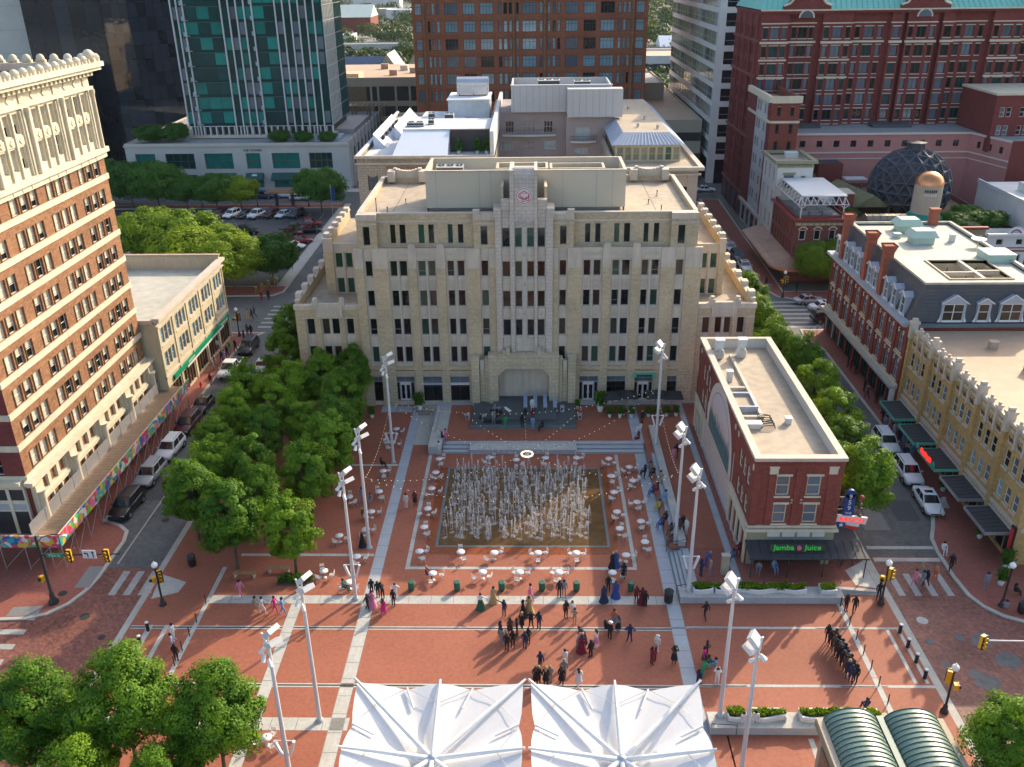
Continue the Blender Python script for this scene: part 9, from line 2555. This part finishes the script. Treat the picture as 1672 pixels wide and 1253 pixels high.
# ------------------------------------------------------------------ stage equipment
b = MB(); b.box(-.22,.22,-.22,.22,.42,.46, 'blue_metal'); s0 = b.mesh('seat'); b = MB(); b.box(-.22,.22,.19,.23,.46,.9, 'blue_metal'); s1 = b.mesh('backrest'); b = MB()
for x in (-.2,.2):
 for y in (-.2,.2): b.tube((x, y, 0),(x, y, .42),.015, 'steel', 4)
s2 = b.mesh('legs')
for i in range(13):
 x, y = -.9 + 1.15 * (i % 4) - (.0 if i < 12 else 3),94.6 - 1.15 * (i // 4)
 z = 1.25 if y > 90.1 else .95
 t_ = thing('stage_chair', ORD[i] + ' blue-grey chair on the stage counted from the back left', 'chair', (x, y, z),0, 'blue-grey chairs on the stage'); link('seat', s0, t_); link('backrest', s1, t_); link('legs', s2, t_)
dk_ = thing('drum_kit', 'black drum kit with cymbals at the left of the stage', 'drum kit', (-4.3,91.0,1.25))
for nm, (x, y, z, r_, h_) in {'bass_drum': (0,-.3,.05,.32,.5), 'floor_tom': (.55,.1,.2,.22,.4), 'snare_drum': (-.5,.2,.45,.2,.18), 'tom_drum': (.15,-.1,.62,.17,.22)}.items():
 b = MB(); b.lathe([(r_, 0),(r_, h_),(r_ * .95, h_ + .01),(.01, h_ + .012)],(x, y, z), 'black_paint', 14); b.build(nm, dk_)
for x, y in ((-.8,-.3),(.8,-.3)):
 b = MB(); b.tube((x, y, 0),(x, y, 1.05),.015, 'steel', 4); b.lathe([(.26,1.05),(.03,1.09)],(x, y, 0), 'bronze', 12); b.build('cymbal', dk_)
for i, (x, y) in enumerate([(-7.6,91.6),(5.4,91.6),(-5.6,90.4),(3.4,92.6)]):
 t_ = thing('loudspeaker', ['grey loudspeaker left of the stage', 'grey loudspeaker right of the stage', 'small grey loudspeaker on the stage left', 'small grey loudspeaker on the stage right'][i], 'loudspeaker', (x, y, TZ if i < 2 else (.95 if i == 2 else .95))); b = MB(); b.faces([(-.25,-.3,0),(.25,-.3,0),(.25,.25,0),(-.25,.25,0),(-.25,-.1,.7),(.25,-.1,.7),(.25,.2,.7),(-.25,.2,.7)],[(3,2,1,0),(4,5,6,7),(0,1,5,4),(1,2,6,5),(2,3,7,6),(3,0,4,7)], 'grey_frame'); b.build('cabinet', t_); b = MB(); b.tube((0,-.22,.32),(0,-.24,.33),.18, 'black_paint', 12); b.build('cone', t_)
for i, (x, y, sx) in enumerate([(-5.2,89.9,.9),(-3.9,89.7,.7),(-5.9,90.9,.5)]):
 t_ = thing('equipment_case', ['black case', 'low black case', 'small black case'][i] + ' at the front left of the stage', 'case', (x, y, .95)); b = MB(); b.box(-sx / 2, sx / 2,-.3,.3,0,.45, 'black_paint'); b.build('box', t_); b = MB(); b.box(-sx / 2 - .01, sx / 2 + .01,-.31,.31,.45,.5, 'grille_dark'); b.build('lid', t_)
kb = thing('keyboard', 'white keyboard on a stand beside the green-shirted performer', 'keyboard', (-2.95,90.6,1.25)); b = MB(); b.obox((0,0,.95),.35,1.2,.1, 'white_paint', .6); b.build('keys', kb); b = MB(); b.tube((-.3,0,0),(.3,0,.9),.02, 'grille_dark'); b.tube((.3,0,0),(-.3,0,.9),.02, 'grille_dark'); b.build('stand', kb)
# ------------------------------------------------------------------ people
PEOPLE_DATA = """#in the canopy-side crowd
-4.36 58.38 0.0 point 200 w e G
-3.33 59.24 0.0 stand 150 t a G
-2.61 54.92 0.0 stand 60 n n D
-2.48 54.08 0.0 stand 30 s T
-2.41 57.47 0.0 point 20 n n
-2.08 53.43 0.0 stand 20 k k
-1.87 55.35 0.0 stand 160 q q D
-1.61 53.88 0.0 stand 200 k K
-1.33 55.21 0.0 stand 90 k k
-0.95 56.0 0.0 stand 60 k k D
-0.86 57.48 0.0 stand 100 k k G
-0.69 53.68 0.0 stand 20 n n
-0.42 54.16 0.0 stand 340 k k
-0.37 57.86 0.0 stand 170 a a G
-0.27 59.5 0.0 walk 90 p w
-0.21 56.08 0.0 hips 180 k K
0.15 49.91 0.0 stand 20 k k D
0.36 50.04 0.0 stand 30 k q
0.42 55.97 0.0 stand 30 n n
0.48 51.45 0.0 walk 350 n N
0.88 49.89 0.0 stand 10 k k D
1.2 50.11 0.0 stand 340 s s
2.15 59.99 0.0 stand 180 k k
2.05 49.93 0.0 stand 20 k k D
2.25 50.62 0.0 stand 10 s s
2.56 60.07 0.0 stand 180 s s
2.34 51.83 0.0 walk 20 w r
2.62 57.35 0.0 stand 150 k K
3.15 57.51 0.0 photo 200 w k
3.29 56.56 0.0 hold 20 t t -
3.39 53.57 0.0 bend 60 s s
3.29 49.75 0.0 walk 350 w w D
3.7 53.37 0.0 stand 170 r r G
3.89 54.4 0.0 bend 300 n n G
4.36 52.77 0.0 stand 330 k k
4.84 53.92 0.0 stand 300 w p D
#right of the lit patch
5.68 55.61 0.0 sit 60 k k
5.97 54.83 0.0 stand 30 k d - W
6.42 56.41 0.0 stand 200 o s D
6.7 55.62 0.0 stand 320 s k D
7.5 54.56 0.0 hips 10 n K
8.92 52.07 0.0 hold 60 r K
9.26 52.47 0.0 stand 290 r R
9.47 53.41 0.0 stand 30 w r - W
10.6 52.09 0.0 photo 20 q k D
#near the rightmost bins
5.85 59.37 0.0 stand 160 n n G
6.31 60.73 0.0 stand 190 k k
6.95 64.04 0.0 stand 150 k k G
6.87 59.93 0.0 stand 200 u u G
7.22 64.13 0.0 stand 200 u u G
7.76 62.4 0.0 stand 10 k k D
8.52 59.3 0.0 stand 160 r k
8.98 59.15 0.0 stand 180 r r G
9.18 58.68 0.0 stand 20 k k
#by the right-hand mast
12.06 49.82 0.0 walk 30 n d
12.49 50.75 0.0 bend 60 g d
12.86 52.1 0.0 stand 120 m q D
13.19 52.89 0.0 hold 90 k d
13.13 51.78 0.0 sit 60 e k
13.63 51.52 0.0 sit 300 b k
13.43 49.95 0.0 photo 10 w k
#near the pavilion ledge
13.86 57.23 0.0 walk 340 k w
14.41 45.74 0.0 stand 350 w k
15.23 45.8 0.0 stand 10 w k
23.42 47.43 0.0 sit 0 n k
#near right lamp post
25.47 58.31 0.0 stand 160 k k
26.07 58.09 0.0 walk 200 k k
28.62 59.8 0.0 stand 190 k k
#in the right-hand queue
22.87 54.66 0.0 stand 200 k d
22.94 54.11 0.0 stand 240 k k
22.99 53.5 0.0 stand 30 q n
23.27 54.11 0.0 stand 60 q k
23.02 52.96 0.0 stand 240 k n
23.32 53.5 0.0 stand 240 k d
23.06 52.37 0.0 stand 30 k k
23.39 52.96 0.0 stand 30 s k
23.13 51.85 0.0 stand 30 k n
23.45 52.44 0.0 stand 30 n n
23.15 51.34 0.0 stand 240 q n
23.45 51.85 0.0 stand 240 s s
23.2 50.77 0.0 stand 200 n n
23.52 51.34 0.0 stand 60 q k
23.26 50.27 0.0 stand 30 n k
23.58 50.84 0.0 stand 240 q n
23.62 50.28 0.0 stand 240 k n
#on the right-hand crossing
32.3 61.63 0.0 walk 240 p W
33.13 62.51 0.0 walk 250 t d
32.87 61.51 0.0 walk 240 s d
33.18 61.51 0.0 walk 240 k d
34.13 62.01 0.0 walk 235 o o
#on the far right sidewalk
36.64 66.33 0.02 sit 180 w s
36.17 63.67 0.02 walk 200 k W
38.04 61.21 0.02 stand 180 s k
38.26 58.23 0.02 sit 30 s q
40.05 60.41 0.02 sit 90 k k
#at the paving band end
-24.76 59.89 0.0 walk 120 p t
-22.87 57.89 0.0 walk 90 t S
-22.24 57.67 0.0 walk 80 w k
-21.29 57.9 0.0 walk 100 m K
-20.55 57.6 0.0 walk 90 b N
#by the left-hand masts
-16.19 60.71 0.0 sit 100 e k
-13.67 58.17 0.0 walk 120 k w
-13.66 60.15 0.0 stand 160 k k
-13.39 58.64 0.0 stand 200 p p G
-13.1 59.91 0.0 stand 160 k t
-12.64 59.59 0.0 bend 330 k k
-12.26 57.57 0.0 walk 10 m m D
-11.62 58.73 0.0 stand 200 k k
-11.6 59.68 0.0 hips 180 w s
-9.27 62.5 0.0 sit 100 r k
#by the left plaza bollards
-28.14 53.36 0.0 stand 60 v k
-28.47 54.47 0.0 stand 100 w k
-27.4 52.15 0.0 stand 0 k k
#near the grove edge tables
-16.47 71.65 0.0 sit 80 k k
-16.97 74.57 0.0 stand 20 b n
-15.66 67.16 0.0 stand 100 k k G
-16.08 74.35 0.0 sit 200 s d
-16.11 81.25 0.0 sit 60 k k
-12.47 73.59 0.0 stand 200 w W
-11.64 73.92 0.0 stand 180 r k D
#by the left rear steps
-10.25 84.12 0.0 stand 170 w k
-10.15 86.36 0.48 sit 90 k k
-9.67 86.06 0.45 stand 20 p s
#along the granite seat wall
11.7 86.76 0.08 sit 250 r k
12.1 88.13 0.58 sit 270 w k
12.44 90.35 0.45 stand 200 k k
11.45 79.01 0.0 stand 90 k k
11.62 79.64 0.08 sit 260 k k
12.12 79.71 0.48 sit 270 s s
11.96 75.73 0.08 sit 250 u d
12.37 78.73 0.48 sit 240 k s
12.33 75.44 0.48 sit 260 r q
12.23 73.07 0.08 sit 250 y k
12.93 77.77 0.48 sit 200 t t
12.06 70.05 0.08 sit 250 u d
12.92 74.01 0.53 sit 250 b b
12.48 70.37 0.48 sit 230 k q
12.67 68.47 0.48 sit 220 q k
12.48 66.74 0.48 sit 240 q t
#on the mural terrace
14.87 81.99 0.45 stand 160 p K
13.15 68.43 0.45 stand 170 k k
15.2 82.51 0.45 stand 190 k k
13.38 68.53 0.45 stand 200 q Q
13.78 68.93 0.45 stand 190 k k
14.06 68.53 0.45 stand 230 w d
14.32 62.26 0.45 hold 60 n K
15.0 63.64 0.45 bend 60 u t
15.12 62.27 0.45 stand 300 s K
17.57 64.53 0.45 sit 240 d k
18.24 65.44 0.45 sit 200 r k
19.37 62.8 0.45 sit 200 s d
20.69 63.06 0.45 sit 160 b k
#performing on the stage
-4.5 89.6 0.95 stand 180 s d
-4.41 91.16 1.25 sit 190 s k
-3.14 88.41 0.95 hips 170 g k
-1.21 88.41 0.95 stand 180 k r
-0.88 90.38 1.25 sit 200 k k
-0.11 91.92 1.25 stand 160 w s
-0.07 90.22 1.25 sit 180 r k
-0.04 88.11 0.95 stand 20 b k
1.07 88.7 0.53 sit 240 k k
#on the left-hand brick sidewalk
-41.1 101.78 0.0 stand 10 r k
-42.3 106.15 0.0 walk 170 t T
-42.23 106.94 0.0 walk 180 s t
-42.03 109.16 0.0 walk 200 k k
-41.82 109.57 0.0 walk 200 v d
-41.8 110.82 0.0 walk 180 n k
-42.05 112.74 0.0 walk 170 g t
-41.23 112.73 0.0 walk 190 k d
-41.2 116.52 0.0 stand 90 k k
-41.35 118.84 0.0 stand 200 q k
-40.74 118.6 0.0 walk 160 k s
#at far left crossing
-43.16 125.29 0.0 walk 250 y d
-42.69 125.54 0.0 walk 250 k k
-42.49 126.32 0.0 walk 250 n k
-43.45 133.75 0.0 stand 180 r k
-42.4 134.03 0 stand 190 k k D
#under the right awnings
38.02 138.8 0.02 stand 240 k s
37.94 136.39 0.02 walk 350 s K
40.49 138.76 0.02 stand 40 r k
41.48 140.29 0.02 stand 20 w K
42.32 136.33 0.02 stand 120 k t
41.15 106.94 0.02 stand 300 k t
41.03 105.58 0.02 walk 180 r k
41.43 104.63 0.02 stand 220 k k
40.74 99.55 0.02 hold 90 k k
40.42 97.5 0.02 walk 270 n t
41.06 96.16 0.02 stand 20 k s
41.12 94.86 0.02 stand 340 s d
40.12 91.43 0.02 walk 350 k d
40.97 93.43 0.02 walk 300 k s
39.94 89.93 0.02 hold 250 b d
41.06 92.49 0.02 stand 0 b t
40.74 90.82 0.02 stand 300 w s
40.65 89.63 0.02 stand 90 n s
40.26 88.19 0.02 stand 170 w t
41.27 90.37 0.02 hold 0 w k
41.06 89.05 0.02 stand 20 b K
40.28 86.77 0.02 stand 20 n d
40.95 88.04 0.02 hold 270 k t
40.12 85.26 0.02 hold 190 b t
40.91 87.19 0.02 hold 80 b K
39.42 82.88 0.02 stand 200 n s
40.77 85.94 0.02 hold 130 w K
40.03 83.79 0.02 hold 140 w K
40.59 84.59 0.02 hold 220 y s
40.28 83.27 0.02 stand 170 b s
41.89 86.77 0.02 stand 130 w s"""
used = {}
for ln in PEOPLE_DATA.strip().split('\n'):
 if ln.startswith('#'):
  place = ln[1:].strip(); idx = 0; continue
 f = ln.split(); x, y, z = float(f[0]), float(f[1]), float(f[2]); pose, face, top, bot = f[3], float(f[4]), f[5], f[6]
 sk = {'G': 'gown', 'D': 'dress'}.get(f[7]) if len(f) > 7 and f[7] != '-' else None
 hr = {'W': 'hat_white', 'B': 'hair_blond', 'y': 'hair_grey'}.get(f[8]) if len(f) > 8 else None
 person(x, y, pose, face, top, bot, ORD[idx] + ' from left ' + place, z, hr, sk, None, 'people ' + place); idx += 1
